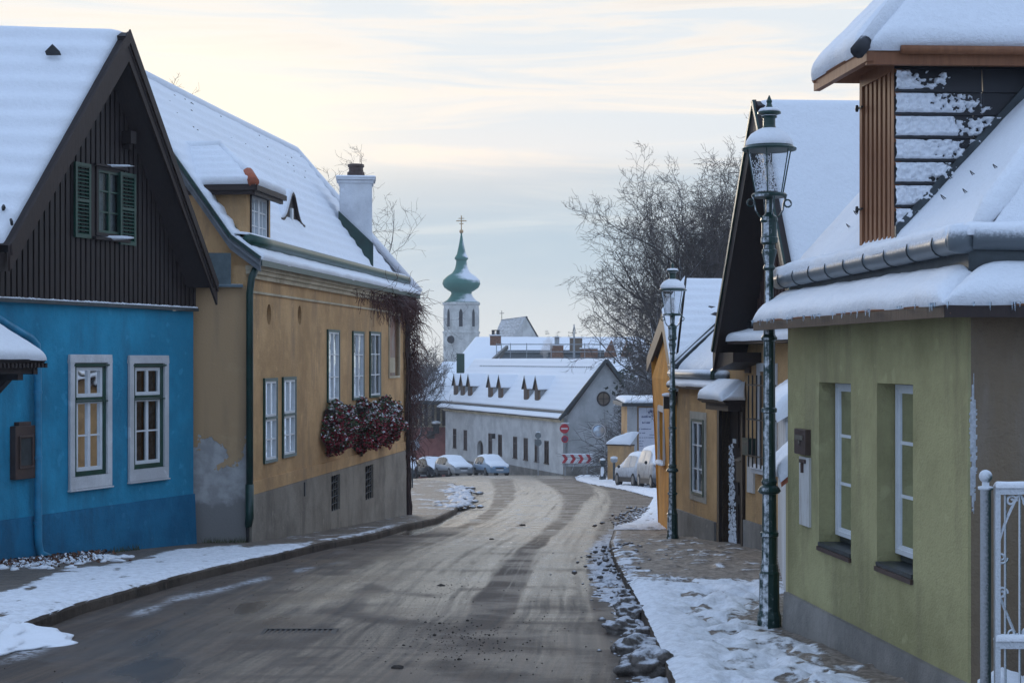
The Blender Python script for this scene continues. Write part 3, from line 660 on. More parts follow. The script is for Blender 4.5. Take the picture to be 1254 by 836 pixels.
part('side_wall', MB().box(FB, FB.L-.3, FB.L, -6, -.36, zb, zc+.2).box(FB, -3, FB.L, -6.3, -6, zb, zc+.4), M['blue'], T)
part('ledge_flashing', MB().box(FB, -3, FB.L+.02, -.02, .085, zc+.003, zc+.05), M['dark_metal'], T)
m = MB()
x = -2.9
while x < FB.L:
    w = .03+.02*random.random(); m.blob(FB.pt(x+w/2, .05, zc+.055), w*.9, .03, .013+.012*random.random(), seed=x*9, sub=1); x += w*1.5
part('ledge_snow', m, M['snow'], T, smooth=True)
for i, (a, b, c, d) in enumerate(wb):
    m = MB(); m.box(FB, a, b, .003, .045, d-sw, d); m.box(FB, a, b, .003, .045, c, c+sw*1.6); m.box(FB, a, a+sw, .003, .045, c+sw*1.6, d-sw); m.box(FB, b-sw, b, .003, .045, c+sw*1.6, d-sw)
    m.box(FB, a-.012, b+.012, .0, .065, c-.025, c-.002)
    W_ = window(FB, T, a+sw+.002, b-sw-.002, c+sw*1.6+.002, d-sw-.002, .012, 'green_paint', fw=.065, cols=2, rows=2, bars=.022, tr=lerp(c, d, .67),
                curtain='full' if i == 0 else 'curtain_dark', label='tall casement window with '+('tan blind' if i == 0 else 'dim grey curtains'))
    bev(part('surround', m, M['surround'], W_), .008)
    part('drip_rail', MB().box(FB, a+sw-.02, b-sw+.02, .012, .06, d-sw-.05, d-sw-.025).box(FB, a+sw, b-sw, .012, .05, lerp(c, d, .665)-.035, lerp(c, d, .665)-.02), M['green_paint'], W_)
# timber gable
def rl(x, y, n): return FB.u(x, n), FB.z(x, y, n)
ov = .34
ua, za = rl(155, 40, ov); ue, ze = rl(10, 300, ov); uf, zf = rl(263, 347, ov)
def rake(u):
    return lerp(za, ze, (ua-u)/(ua-ue)) if u < ua else lerp(za, zf, (u-ua)/(uf-ua))
gw = (FB.u(114), FB.u(147), FB.z(130, 290), FB.z(130, 206))
m = MB(); m2 = MB(); x = -2.9; zlo = zc+.05
while x < FB.L-.02:
    top = min(rake(x+.04)-.12, 99) if x > ue+.05 else ze-.02
    for mm, w0, w1, n0, n1 in ((m, x, x+.075, -.02, .045), (m2, x+.072, x+.113, -.02, .015)):
        w1 = min(w1, FB.L)
        if gw[0]-.02 < (w0+w1)/2 < gw[1]+.02: mm.box(FB, w0, w1, n0, n1, zlo, gw[2]-.03); mm.box(FB, w0, w1, n0, n1, gw[3]+.03, top)
        elif top > zlo: mm.box(FB, w0, w1, n0, n1, zlo, top)
    x += .11
part('gable_boards', m, M['dark_wood'], T); part('board_gaps', m2, M['dark_wood'], T)
m = MB().prism([FB.pt(ua+.0, -.22, za-.2), FB.pt(FB.L, -.22, rake(FB.L)-.2), FB.pt(FB.L, -.22, zlo), FB.pt(-3, -.22, zlo), FB.pt(-3, -.22, ze-.1), FB.pt(ue, -.22, ze-.1)], FB.N*-.06)
part('gable_backing', m, M['inside'], T)
gwW = window(FB, T, gw[0], gw[1], gw[2], gw[3], .06, 'dark_wood', fw=.045, cols=2, rows=3, curtain='curtain', sashm='green_paint', label='small gable window with green bars', dep=.08)
part('sill', MB().box(FB, gw[0]-.08, gw[1]+.1, .0, .11, gw[2]-.06, gw[2]-.02), M['dark_wood'], gwW)
m = MB(); m.blob(FB.pt((gw[0]+gw[1])/2, .09, gw[2]-.015), .3, .05, .03, seed=3, sub=3); m.blob(FB.pt((gw[0]+gw[1])/2, .09, gw[3]+.03), .3, .05, .02, seed=4, sub=3)
part('sill_snow', m, M['snow'], gwW, smooth=True); part('head_board', MB().box(FB, gw[0]-.06, gw[1]+.06, .04, .1, gw[3]+.0, gw[3]+.03), M['dark_wood'], gwW)
for a, b, s in ((FB.u(94, .1), FB.u(113, .1), 0), (FB.u(149, .1), FB.u(168, .1), .03)):
    m = MB(); z0, z1 = gw[2]-.06-s, gw[3]+.0-s; q = .045
    m.box(FB, a, a+q, .05, .085, z0, z1); m.box(FB, b-q, b, .05, .085, z0, z1); m.box(FB, a+q, b-q, .05, .085, z0, z0+q); m.box(FB, a+q, b-q, .05, .085, z1-q, z1); m.box(FB, a+q, b-q, .05, .085, (z0+z1)/2-.02, (z0+z1)/2+.02)
    z = z0+q
    while z < z1-q:
        m.hexa([FB.pt(a+q, .055, z+.02), FB.pt(b-q, .055, z+.02), FB.pt(b-q, .08, z), FB.pt(a+q, .08, z), FB.pt(a+q, .055, z+.03), FB.pt(b-q, .055, z+.03), FB.pt(b-q, .08, z+.01), FB.pt(a+q, .08, z+.01)]); z += .05
    part('shutter', m, M['green_paint'], T)
# wall lamp box near the ridge
u_, z_ = FB.u(156, .1), FB.z(156, 170, .1)
m = MB(); m.box(FB, u_-.06, u_+.07, .04, .2, z_-.07, z_+.1); m.box(FB, u_-.02, u_+.04, .06, .15, z_-.15, z_-.07); part('wall_lamp', bev and m, M['dark_wood'], T)
# roof: slabs, barge boards, snow
bk = V((-1, -.15, 0)).normalized()*9
A_, Ee, Ef = FB.pt(ua, ov, za), FB.pt(ue, ov, ze), FB.pt(uf, ov, zf)
bk2 = V((-1, -.11, 0)).normalized()*9
rf = part('roof', MB().slab([Ee, A_, A_+bk, Ee+bk], .14).slab([A_, Ef, Ef+bk2, A_+bk2], .14), M['dark_wood'], T)
m = MB()
for p, q in ((Ee, A_), (Ef, A_)):
    d = (q-p).normalized(); nn = FB.N*.035; dn = V((0, 0, -1))*.36
    m.prism([p-d*.02+nn*.2+V((0, 0, .01)), q+nn*.2+V((0, 0, .01)), q+nn*.2+dn*1.1, p-d*.02+nn*.2+dn*.85], nn)
    m.prism([p-d*.02+nn*1.3+V((0, 0, .03)), q+nn*1.3+V((0, 0, .04)), q+nn*1.3+dn*.4, p+nn*1.3+dn*.35], nn*.6)
part('barge_board', m, M['fascia'], rf)
part('eaves_box', MB().box(FB, -3, ue+.03, -.1, .3, ze-.32, ze-.1), M['dark_wood'], rf)
part('roof_snow', MB().snow([Ee-FB.N*.06, Ee-FB.N*.06+bk, A_-FB.N*.06+bk+V((0, 0, .01)), A_-FB.N*.06+V((0, 0, .01))], .13, 70, 60, .22, .34, 2, .16), M['snow'], rf, smooth=True)
part('rear_slope_snow', MB().snow([Ef-FB.N*.06, Ef-FB.N*.06+bk2, A_-FB.N*.06+bk2, A_-FB.N*.06], .1, 30, 30, .2, 0, 6, .14), M['snow'], rf, smooth=True)
m = MB()
for px, py in ((66, 68),):
    # small roof vent poking from the snow: put on the near slope
    nr = (A_-Ee).cross(bk).normalized(); nr = nr if nr.z > 0 else -nr
    r = V(((px-627)/F, 1, (440-py)/F)); o = V((0, 0, E)); t = (Ee+nr*.12-o).dot(nr)/r.dot(nr); p = o+r*t
    m.prism([p+V((-.1, 0, 0)), p+V((.1, 0, 0)), p+V((0, 0, .1))], nr*.06+V((0, -.05, 0))); vm = m
for px, py in ((14, 272), (5, 255), (4, 257)):
    r = V(((px-627)/F, 1, (440-py)/F)); t = (Ee+nr*.12-o).dot(nr)/r.dot(nr); p = o+r*t; part('snow_guard', MB().tube([p-nr*.05, p+nr*.05, p+nr*.05+V((.02, -.03, -.03))], .018, 6), M['black_metal'], rf)
part('roof_vent', vm, M['black_metal'], rf)
# blue downpipe down the facade
pu = FB.u(46, .09); kz0 = gb(pu); pts = []
uo, zo_ = FB.u(-40, .09), FB.z(-4, 385, .09)
pts = [FB.pt(FB.u(-20, .09), .09, FB.z(-20, 378, .09)), FB.pt(FB.u(10, .09), .09, FB.z(10, 398, .09)), FB.pt(FB.u(38, .09), .09, FB.z(38, 414, .09)), FB.pt(FB.u(45, .09), .09, FB.z(45, 422, .09)), FB.pt(pu, .09, FB.z(46, 436, .09)), FB.pt(pu, .1, kz0+.25), FB.pt(pu+.03, .11, kz0+.1), FB.pt(pu+.16, .16, kz0+.03)]
dp = part('downpipe', MB().tube(pts, .05, 10), plain('blue_pipe_paint', (.02, .2, .34), .4, .2), T, smooth=True)
for py in (480, 560, 640): part('pipe_clip', MB().lathe(FB.pt(pu, .09, FB.z(46, py, .09)), [(.052, -.02), (.06, -.018), (.06, .018), (.052, .02)], 12), dp.data.materials[0], dp)
# meter / letter box
a, b, c, d = FB.u(12), FB.u(37), FB.z(24, 586), FB.z(24, 521)
m = MB(); m.box(FB, a, b, .0, .09, c, d); m.box(FB, lerp(a, b, .2), lerp(a, b, .8), .0, .08, d, d+.05); m.box(FB, lerp(a, b, .16), lerp(a, b, .84), .088, .11, lerp(c, d, .2), lerp(c, d, .24)); m.box(FB, lerp(a, b, .16), lerp(a, b, .22), .088, .11, lerp(c, d, .24), lerp(c, d, .78)); m.box(FB, lerp(a, b, .78), lerp(a, b, .84), .088, .11, lerp(c, d, .24), lerp(c, d, .78)); m.box(FB, lerp(a, b, .16), lerp(a, b, .84), .088, .11, lerp(c, d, .78), lerp(c, d, .82))
mbx = bev(part('intercom_box', m, M['brown_metal'], T), .006)
part('box_panel', MB().box(FB, lerp(a, b, .24), lerp(a, b, .76), .088, .096, lerp(c, d, .26), lerp(c, d, .76)), M['dark_metal'], mbx)
# door canopy at the picture's left edge
n1 = .95; ca, cz = FB.u(57, n1), FB.z(57, 440, n1)
p0 = FB.pt(ca, n1, cz); p1 = FB.pt(ca-1.9, n1, cz); q1 = FB.pt(ca-1.9, .02, cz+.72); q0 = FB.pt(ca-.62, .02, cz+.72); w0 = FB.pt(ca, .02, cz)
cn = part('door_canopy', MB().slab([p1, p0, q0, q1], .09).slab([p0, w0, q0, q0], .06), M['dark_wood'], T)
part('canopy_snow', MB().snow([p1, p0, q0, q1], .1, 24, 18, .2, 0, 8, .1), M['snow'], cn, smooth=True)
m = MB(); u = ca-1.9
while u < ca: m.box(FB, u, u+.035, n1-.12, n1-.005, cz-.1, cz-.045); u += .07
m.box(FB, ca-1.9, ca-.03, n1-.14, n1-.12, cz-.17, cz-.05); m.box(FB, ca-.12, ca-.04, .05, n1-.1, cz-.18, cz-.06)
part('canopy_eaves', m, M['dark_wood'], cn)
br = MB().bar(FB.pt(ca-.3, .02, cz-.75), FB.pt(ca-.3, .62, cz-.2), .1, .1).bar(FB.pt(ca-.3, .02, cz-.2), FB.pt(ca-.3, .8, cz-.2), .1, .1).bar(FB.pt(ca-.3, .06, cz-.9), FB.pt(ca-.3, .06, cz-.15), .1, .1)
part('bracket', br, M['dark_wood'], cn)
# ================================================================ ochre house (left, with the flower boxes)
FO = Fr((-4.02, 25), (-2.41, 38)); L = FO.L; e0 = E
T = thing('ochre_house', 'long ochre house with snowy hipped roof, white chimney and red flower boxes', 'house', FO.pt(L/2, -2, g(31)))
zt_ = E+1.44; zb = g(38)-.4; zp = E-2.08
lo = [(FO.u(xa), FO.u(xb), FO.z(xa, yb), FO.z(xa, yt)) for xa, xb, yt, yb in ((322, 338, 463, 568), (345, 361, 461.5, 561))]
up = [(FO.u(xa), FO.u(xb), FO.z(xa, yb), FO.z(xa, yt)) for xa, xb, yt, yb in ((400, 414.5, 403, 493), (431, 444.5, 405, 490), (452, 465, 405.5, 487))]
oc = []
for px, py in ((329.5, 385), (367, 386)):
    u, z = FO.u(px), FO.z(px, py); oc.append((u-.2, u+.2, z-.2, z+.2))
nic = (FO.u(476), FO.u(488), FO.z(481, 460), FO.z(481, 386))
part('wall', MB().wall(FO, 0, L, zp, zt_, [(a+.02, b-.02, c+.02, d-.02) for a, b, c, d in lo+up]+oc+[(nic[0], nic[1], nic[2], nic[3])], .35), M['ochre'], T)
ce = [(FO.u(xa), FO.u(xb), FO.z(xa, yb), zp-.12+.0) for xa, xb, yb in ((403, 414, 627), (445, 455, 613))]
ce = [(a, b, c, FO.z(x, y)) for (a, b, c, d), (x, y) in zip(ce, ((403, 583), (445, 571)))]
m = MB().wall(FO, 0, L, zb, zp-.003, ce, .4, .04)
part('plinth', m, M['tan_plinth'], T)
for u0, u1, z0, z1 in oc:
    m = MB(); k_ = 24; uc, zc_ = (u0+u1)/2, (z0+z1)/2; ru, rz = .13, .165; sq = []
    for j in range(k_):
        t = 2*math.pi*j/k_; c_, s_ = math.cos(t), math.sin(t); q = .2/max(abs(c_), abs(s_)); sq.append((c_*q, s_*q, c_*ru, s_*rz))
    for j in range(k_):
        a, b = sq[j], sq[(j+1) % k_]
        m.poly([FO.pt(uc+a[0], -.001, zc_+a[1]), FO.pt(uc+b[0], -.001, zc_+b[1]), FO.pt(uc+b[2], -.001, zc_+b[3]), FO.pt(uc+a[2], -.001, zc_+a[3])])
        m.poly([FO.pt(uc+a[2], -.001, zc_+a[3]), FO.pt(uc+b[2], -.001, zc_+b[3]), FO.pt(uc+b[2], -.14, zc_+b[3]), FO.pt(uc+a[2], -.14, zc_+a[3])])
    o_ = part('oval_niche', m, M['ochre'], T); part('niche_back', MB().box(FO, uc-.17, uc+.17, -.17, -.14, zc_-.18, zc_+.18), M['brown_wall'], o_)
for i, (a, b, c, d) in enumerate(lo): window(FO, T, a, b, c, d, .035, 'green_paint', fw=.05, cols=2, rows=2, tr=lerp(c, d, .53), curtain='curtain', dep=.07, label='green framed ground floor window')
for i, (a, b, c, d) in enumerate(up): window(FO, T, a, b, c, d, .035, 'green_paint', fw=.045, cols=2, rows=3, curtain='curtain', dep=.07)
for a, b, c, d in ce:
    gr = MB(); n_ = 4
    for i in range(n_): x = lerp(a, b, (i+.5)/n_); gr.bar(FO.pt(x, .0, c), FO.pt(x, .0, d), .018)
    for i in range(1, 5): z = lerp(c, d, i/5); gr.bar(FO.pt(a, .006, z), FO.pt(b, .006, z), .014)
    for i in range(4):
        z = lerp(c, d, (i+.5)/5); gr.bar(FO.pt(a, .012, z), FO.pt(b, .012, z+.2), .01)
    gg = part('cellar_grille', gr, M['black_metal'], T); part('cellar_opening', MB().box(FO, a, b, -.33, -.3, c, d), M['inside'], gg)
m = MB().box(FO, FO.u(370)-.03, FO.u(370)+.03, .035, .055, FO.z(370, 607), FO.z(370, 590)); part('vent_slot', m, M['black_metal'], T)
# painted niche panel
a, b, c, d = nic
m = MB().box(FO, a, b, -.1, -.07, c, d); np_ = part('wall_painting', m, plaster('faded_fresco', (.42, .27, .2), (.34, .3, .26), (.25, .12, .09), .7), T)
part('painting_frame', MB().box(FO, a-.05, a, -.05, .03, c-.05, d+.05).box(FO, b, b+.05, -.05, .03, c-.05, d+.05).box(FO, a, b, -.05, .03, c-.05, c).box(FO, a, b, -.05, .03, d, d+.05).box(FO, a+.15, b-.15, -.07, -.05, lerp(c, d, .05), lerp(c, d, .3)), M['cream'], np_)
# cornice
m = MB()
for i, (n_, za_, zb_) in enumerate(((.06, zt_-.2, zt_-.13), (.1, zt_-.13, zt_-.07), (.14, zt_-.07, zt_-.0))): m.box(FO, -.02*i, L+.02, -.05, n_, za_+.001*i, zb_)
m.box(FO, 0, L, .0, .03, zt_-.42, zt_-.385)
part('cornice', m, M['cream'], T)
part('plinth_band', MB().box(FO, .02, L, .0, .03, zp+.001, zp+.2), M['ochre'], T)
# end wall towards the camera
FE = Fr((-5.1, 24.78), (-4.02, 25)); zl = E+1.12
k = ND('peeling_ochre'); 
def peel():
    k = ND('peeling_ochre_plaster'); n = k.noise(2.1, 7, rough=.62); big = k.noise(.7, 3); z = k.xyz()[2]
    h = k.math('ADD', z, k.math('MULTIPLY', k.math('SUBTRACT', n, .5), 3.4)); bare = k.math('SUBTRACT', 1., k.step(h, 1.98, 2.04)); low = k.math('SUBTRACT', 1., k.step(k.math('ADD', z, k.math('MULTIPLY', k.math('SUBTRACT', n, .5), .7)), .98, 1.1))
    st = k.noise(2.5, 5, k.map((2, 2, .2)))
    oc_ = k.mix(k.step(st, .45, .75), (.42, .275, .15), (.34, .23, .135)); oc_ = k.mix(k.math('MULTIPLY', k.step(n, .55, .7), .5), oc_, (.5, .35, .2))
    gr_ = k.mix(k.step(k.noise(5, 5), .35, .65), (.3, .29, .28), (.42, .41, .40))
    c = k.mix(bare, oc_, gr_); c = k.mix(low, c, (.22, .21, .2))
    hh = k.math('ADD', k.math('MULTIPLY', bare, -.8), k.math('MULTIPLY', k.noise(30, 4), .3)); return k.out(c, .9, hh, .5, .03, spec=.25)
M['peel'] = peel()
m = MB().wall(FE, 0, FE.L-.001, zb, zl, [], .3)
ew = solo('x', m, M['peel']); bpy.data.objects.remove(ew)
we = part('end_wall', m, M['peel'], T, 'end wall with peeled grey patches')
FE2 = Fr((-6.6, 24.9), (-4.03, 25.3)); 
rz0, rzk, rzr = E+1.50, E+1.84, E+4.55        # eaves, kick, ridge heights
nE, nK, nR = .22, -.25, -2.2
part('gable_wall', MB().prism([FO.pt(.12, 0-.002, zl), FO.pt(.12, -.002, zt_), FO.pt(.12, nR, rzr-.25), FO.pt(.12, -4.3, zt_), FO.pt(.12, -4.3, zl)], FO.U*.25), M['ochre'], T)
part('gable_panel', MB().box(FE, FE.L-.62, FE.L-.28, .02, .06, zl+.02, E+1.62), plain('grey_blue_sheet_metal', (.07, .1, .11), .5), T)
part('ledge_cover', MB().hexa([FE.pt(-.05, -.3, zl), FE.pt(FE.L-.1, -.3, zl), FE.pt(FE.L-.1, .1, zl-.02), FE.pt(-.05, .1, zl-.02), FE.pt(-.05, -.3, zl+.07), FE.pt(FE.L-.1, -.3, zl+.07), FE.pt(FE.L-.1, .1, zl+.015), FE.pt(-.05, .1, zl+.015)]), frosty('ledge_zinc', (.08, .12, .14), .4, .75, 1.15, .7), T)
# roof planes (street side kicked at the eaves, hip at the far end)
u0, u1 = -.12, L+.25
Er, Kr, Rr = lambda u: FO.pt(u, nE, rz0), lambda u: FO.pt(u, nK, rzk), lambda u: FO.pt(u, nR, rzr)
ur = FO.u(362, nR)
back = lambda u, n, z: FO.pt(u, n, z)
rf = part('roof', MB().slab([Er(u0), Er(u1), Kr(u1-.45), Kr(u0)], .08).slab([Kr(u0), Kr(u1-.45), Rr(ur), Rr(u0)], .1).slab([Er(u1), FO.pt(u1, -4.6, rz0), Rr(ur), Kr(u1-.45)], .1).slab([FO.pt(u0, -4.6, rz0), FO.pt(u1, -4.6, rz0), Rr(ur), Rr(u0)], .1), M['dark_wood'], T)
sm = MB().snow([Er(u0), Er(u1), Kr(u1-.45), Kr(u0)], .09, 90, 8, .3, 0, 3, .07)
part('eaves_snow', sm, M['snow'], rf, smooth=True)
part('roof_snow', MB().snow([Kr(u0)-FO.U*.0, Kr(u1-.5), Rr(ur+.0)+V((0, 0, .02)), Rr(u0)+V((0, 0, .02))], .095, 120, 50, .3, .28, 4, .13).snow([FO.pt(u1-.05, nE-.05, rz0), FO.pt(u1-.05, -4.6, rz0), Rr(ur), Rr(ur)], .09, 40, 30, .3, .28, 5, .12), M['snow'], rf, smooth=True)
m = MB().tube([Rr(u0-.05)+V((0, 0, .1)), Rr((u0+ur)/2)+V((0, 0, .09)), Rr(ur)+V((0, 0, .11)), lerp(Rr(ur), Er(u1), .3)+V((0, 0, .09)), Er(u1)+V((0, 0, .08))], .085, 10)
part('ridge_snow', m, M['snow'], rf, smooth=True)
m = MB(); rr = random.Random(5)
# tile tips showing through the thin snow high on the roof
for i in range(90):
    u = rr.uniform(.3, ur); t = rr.uniform(.72, .97); p = lerp(Kr(u), Rr(u), t); nn = V((FO.N.x*.8, FO.N.y*.8, .6)).normalized()
    m.blob(p+nn*.085, .02, .05+.07*rr.random(), .018, seed=i, sub=1)

part('bare_tiles', m, M['slate'], rf)
gt = V((0, 0, 0)); 
m = MB().tube([FO.pt(u, nK+.26, rzk-.02) for u in [u0+.05+i*(u1-.55-u0)/12 for i in range(13)]], .1, 12)
gu = part('gutter', m, M['green_paint'], T, smooth=True)
part('gutter_snow', MB().snow([FO.pt(u0+.05, nK+.27, rzk+.07), FO.pt(u1-.55, nK+.27, rzk+.07), FO.pt(u1-.55, nK+.02, rzk+.09), FO.pt(u0+.05, nK+.02, rzk+.09)], .03, 90, 4, .5, 0, 2, .04), M['snow'], gu, smooth=True)
part('eaves_trim', MB().bar(Er(u0)+V((0, 0, -.03)), Er(u1)+V((0, 0, -.03)), .03, .09).bar(Er(u1)+V((0, 0, -.03)), FO.pt(u1, -4.6, rz0-.03), .03, .09), M['green_iron'], rf)
m = MB()
for q0, q1 in ((Er(u0), Kr(u0)), (Kr(u0), Rr(u0))):
    m.prism([q0+V((0, 0, .03)), q1+V((0, 0, .03)), q1+V((0, 0, -.17)), q0+V((0, 0, -.17))], -FO.U*.05)
    m.prism([q0+V((0, 0, -.03))-FO.U*.06, q1+V((0, 0, -.03))-FO.U*.06, q1+V((0, 0, -.07))-FO.U*.06, q0+V((0, 0, -.07))-FO.U*.06], -FO.U*.03)
part('barge_board', m, plain('grey_barge_board', (.11, .12, .13), .6), rf)
part('verge_trim', MB().bar(Er(u0)-FO.U*.05+V((0, 0, .04)), Kr(u0)-FO.U*.05+V((0, 0, .04)), .05).bar(Kr(u0)-FO.U*.05+V((0, 0, .04)), Rr(u0)-FO.U*.05+V((0, 0, .04)), .05), M['green_iron'], rf)
# downpipe at the corner
c0 = FO.pt(.0, .1, 0); c0 = V((-4.0, 24.9, 0))
pts = [c0+V((.12, .05, rz0-.05)), c0+V((.03, 0, rz0-.25)), c0+V((0, 0, rz0-.5)), c0+V((0, 0, E-2.45)), c0+V((-.01, 0, E-2.55)), c0+V((-.03, .02, E-2.6))]
m = MB().tube(pts[:4], .055, 10).tube([c0+V((0, 0, E-1.9)), c0+V((0, 0, E-2.4)), c0+V((-.02, 0, E-2.52)), c0+V((-.05, 0, E-2.56))], [.066, .066, .06, .03], 10)
part('downpipe', m, M['green_iron'], T, smooth=True)
part('drain_stub', MB().tube([c0+V((-.035, .02, E-2.54)), c0+V((-.03, .03, g(25)-.1))], .025, 8), M['black_metal'], T)
# dormer
zs, ztop = None, None
nf = -.12; ua, ub = FO.u(302, nf), FO.u(331, nf); zd0, zd1 = FO.z(302, 303, nf)-.2, FO.z(302, 229, nf)
dm = part('dormer', MB().wall(FO, ua, ub, zd0, zd1, [(FO.u(306, nf), FO.u(328, nf), FO.z(305, 297, nf), FO.z(305, 234, nf))], .12, nf).box(FO, ua, ua+.08, -2.2, nf-.121, zd0, zd1).box(FO, ub-.08, ub, -2.2, nf-.121, zd0, zd1), M['ochre'], T)
a, b, c, d = FO.u(306, nf), FO.u(328, nf), FO.z(305, 297, nf), FO.z(305, 234, nf)
# dormer window: three levels would be too deep, so its frame, sash and glass are sub-parts of the dormer
m = MB(); q = .05
m.box(FO, a, a+q, nf-.06, nf+.02, c, d); m.box(FO, b-q, b, nf-.06, nf+.02, c, d); m.box(FO, a+q, b-q, nf-.06, nf+.02, c, c+q); m.box(FO, a+q, b-q, nf-.06, nf+.02, d-q, d)
part('window_frame', m, M['fascia'], dm)
m = MB(); a1, b1, c1, d1 = a+q, b-q, c+q, d-q
for i in range(2):
    xa, xb = lerp(a1, b1, i/2)+.005, lerp(a1, b1, (i+1)/2)-.005
    m.box(FO, xa, xa+.04, nf-.05, nf, c1, d1); m.box(FO, xb-.04, xb, nf-.05, nf, c1, d1); m.box(FO, xa+.04, xb-.04, nf-.05, nf, c1, c1+.04); m.box(FO, xa+.04, xb-.04, nf-.05, nf, d1-.04, d1)
    xm = (xa+xb)/2; m.box(FO, xm-.012, xm+.012, nf-.04, nf-.01, c1+.04, d1-.04)
    for j in (1, 2): z = lerp(c1, d1, j/3); m.box(FO, xa+.04, xm-.012, nf-.04, nf-.012, z-.01, z+.01); m.box(FO, xm+.012, xb-.04, nf-.04, nf-.012, z-.01, z+.01)
part('window_sash', m, M['white_paint'], dm); part('window_pane', MB().poly([FO.pt(a1, nf-.03, c1), FO.pt(b1, nf-.03, c1), FO.pt(b1, nf-.03, d1), FO.pt(a1, nf-.03, d1)]), M['glass'], dm)
part('dormer_room_shade', MB().box(FO, a1-.02, b1+.02, nf-.42, nf-.4, c1-.02, d1+.02), M['inside'], dm)
cm = MB()
for i in range(20):
    if i in (9, 10): continue
    x0, x1 = lerp(a1, b1, i/20), lerp(a1, b1, (i+1)/20); cm.poly([FO.pt(x0, nf-.1-.015*(i % 2), c1), FO.pt(x1, nf-.1-.015*((i+1) % 2), c1), FO.pt(x1, nf-.1-.015*((i+1) % 2), d1), FO.pt(x0, nf-.1-.015*(i % 2), d1)])
part('window_curtain', cm, M['curtain'], dm)
o_ = .2; ze_ = zd1+.02; zr_ = zd1+.68; uc = (ua+ub)/2
A1, A2 = FO.pt(ua-o_, nf+o_, ze_), FO.pt(ub+o_, nf+o_, ze_); B1, B2 = FO.pt(ua-o_, -2.1, ze_), FO.pt(ub+o_, -2.1, ze_)
R0, R1 = FO.pt(uc, nf-.62, zr_), FO.pt(uc, -2.1, zr_)
part('dormer_roof', MB().slab([A1, A2, R0, R0], .06).slab([B1, A1, R0, R1], .06).slab([A2, B2, R1, R0], .06), M['dark_wood'], dm)
part('dormer_snow', MB().snow([B1, A1, R0, R1], .1, 20, 18, .2, .25, 1, .12).snow([A1, A2, R0, R0], .09, 16, 14, .2, .25, 2, .1).snow([A2, B2, R1, R0], .09, 16, 14, .2, 0, 3, .1).tube([R0+V((0, 0, .05)), R1+V((0, 0, .05))], .09, 10).tube([R0+V((0, 0, .05)), lerp(R0, A1, .85)+V((0, 0, .06))], .06, 8), M['snow'], dm, smooth=True)
m = MB()
for z_, n_ in ((ze_-.1, .0), (ze_-.16, -.05)):
    m.bar(FO.pt(ua-o_-n_, nf+o_+n_, z_+.05), FO.pt(ub+o_+n_, nf+o_+n_, z_+.05), .05, .08).bar(FO.pt(ua-o_-n_, nf+o_+n_, z_+.05), FO.pt(ua-o_-n_, -2, z_+.05), .05, .08)
part('dormer_eaves', m, M['fascia'], dm)
part('hip_tile', MB().tube([A1+V((-.02, -.02, .02)), lerp(A1, R0, .22)+V((0, 0, .06))], .085, 10), M['tile'], dm, smooth=True)
part('dormer_flashing', MB().bar(FO.pt(ua-.02, nf+.0, rzk+(nK-nf)*1.385+.1), FO.pt(ua-.02, nf-.75, rzk+(nK-nf+.75)*1.385+.1), .05, .07), M['green_iron'], dm)
# eyebrow dormer
n_ = -.72; u_ = FO.u(352, n_); zz = rzk+(.47)*1.385-.02; m = MB(); pr = []
for i in range(15):
    t = -1+2*i/14; w = .85*t; h = .55*math.exp(-(t/.48)**2*1.15); pr.append((w, h))
pts = [FO.pt(u_+w, n_+.12, zz+h) for w, h in pr]; pts2 = [FO.pt(u_+w, n_-.45, zz+h+.02) for w, h in pr]
for i in range(14): m.hexa([pts[i], pts[i+1], pts2[i+1], pts2[i], pts[i]+V((0, 0, .05)), pts[i+1]+V((0, 0, .05)), pts2[i+1]+V((0, 0, .05)), pts2[i]+V((0, 0, .05))])
eb = part('eyebrow_dormer', m, M['fascia'], T); part('eyebrow_shutter', MB().prism([p-FO.N*.06 for p in pts], -FO.N*.03), M['dark_wood'], eb)
part('eyebrow_post', MB().box(FO, u_-.06, u_+.06, n_+.03, n_+.1, zz, zz+.3), M['white_paint'], eb)
m = MB()
for i in range(14): m.hexa([p+V((0, 0, .052)) for p in (pts[i], pts[i+1], pts2[i+1], pts2[i])]+[p+V((0, 0, .11)) for p in (pts[i]-FO.N*.06, pts[i+1]-FO.N*.06, pts2[i+1], pts2[i])])
part('eyebrow_snow', m, M['snow'], eb, smooth=True)
# chimney
cu = FO.u(443, -.55); cp = FO.pt(cu, -.6, 0); FC = Fr((cp.x-.40, cp.y-.35), (cp.x+.30, cp.y-.35+.06)); ctop = E+(440-229)/F*36
ch = part('chimney', MB().box(FC, 0, FC.L, -.7, 0, E+1.7, ctop), M['chim'], T)
bev(part('chimney_cap', MB().box(FC, -.03, FC.L+.03, -.73, .03, ctop+.001, ctop+.07).box(FC, -.07, FC.L+.07, -.77, .07, ctop+.071, ctop+.13), M['chim'], ch), .01)
part('cap_snow', MB().snow([FC.pt(-.08, .08, ctop+.135), FC.pt(FC.L+.08, .08, ctop+.135), FC.pt(FC.L+.08, -.78, ctop+.135), FC.pt(-.08, -.78, ctop+.135)], .03, 10, 10, .3, 0, 1, .06), M['snow'], ch, smooth=True)
part('chimney_pot', MB().lathe(FC.pt(FC.L/2, -.35, ctop+.13), [(.17, 0), (.19, .04), (.19, .14), (.155, .16), (.155, .24), (.18, .26), (.18, .31), (.14, .32)], 14), M['brown_metal'], ch, smooth=False)
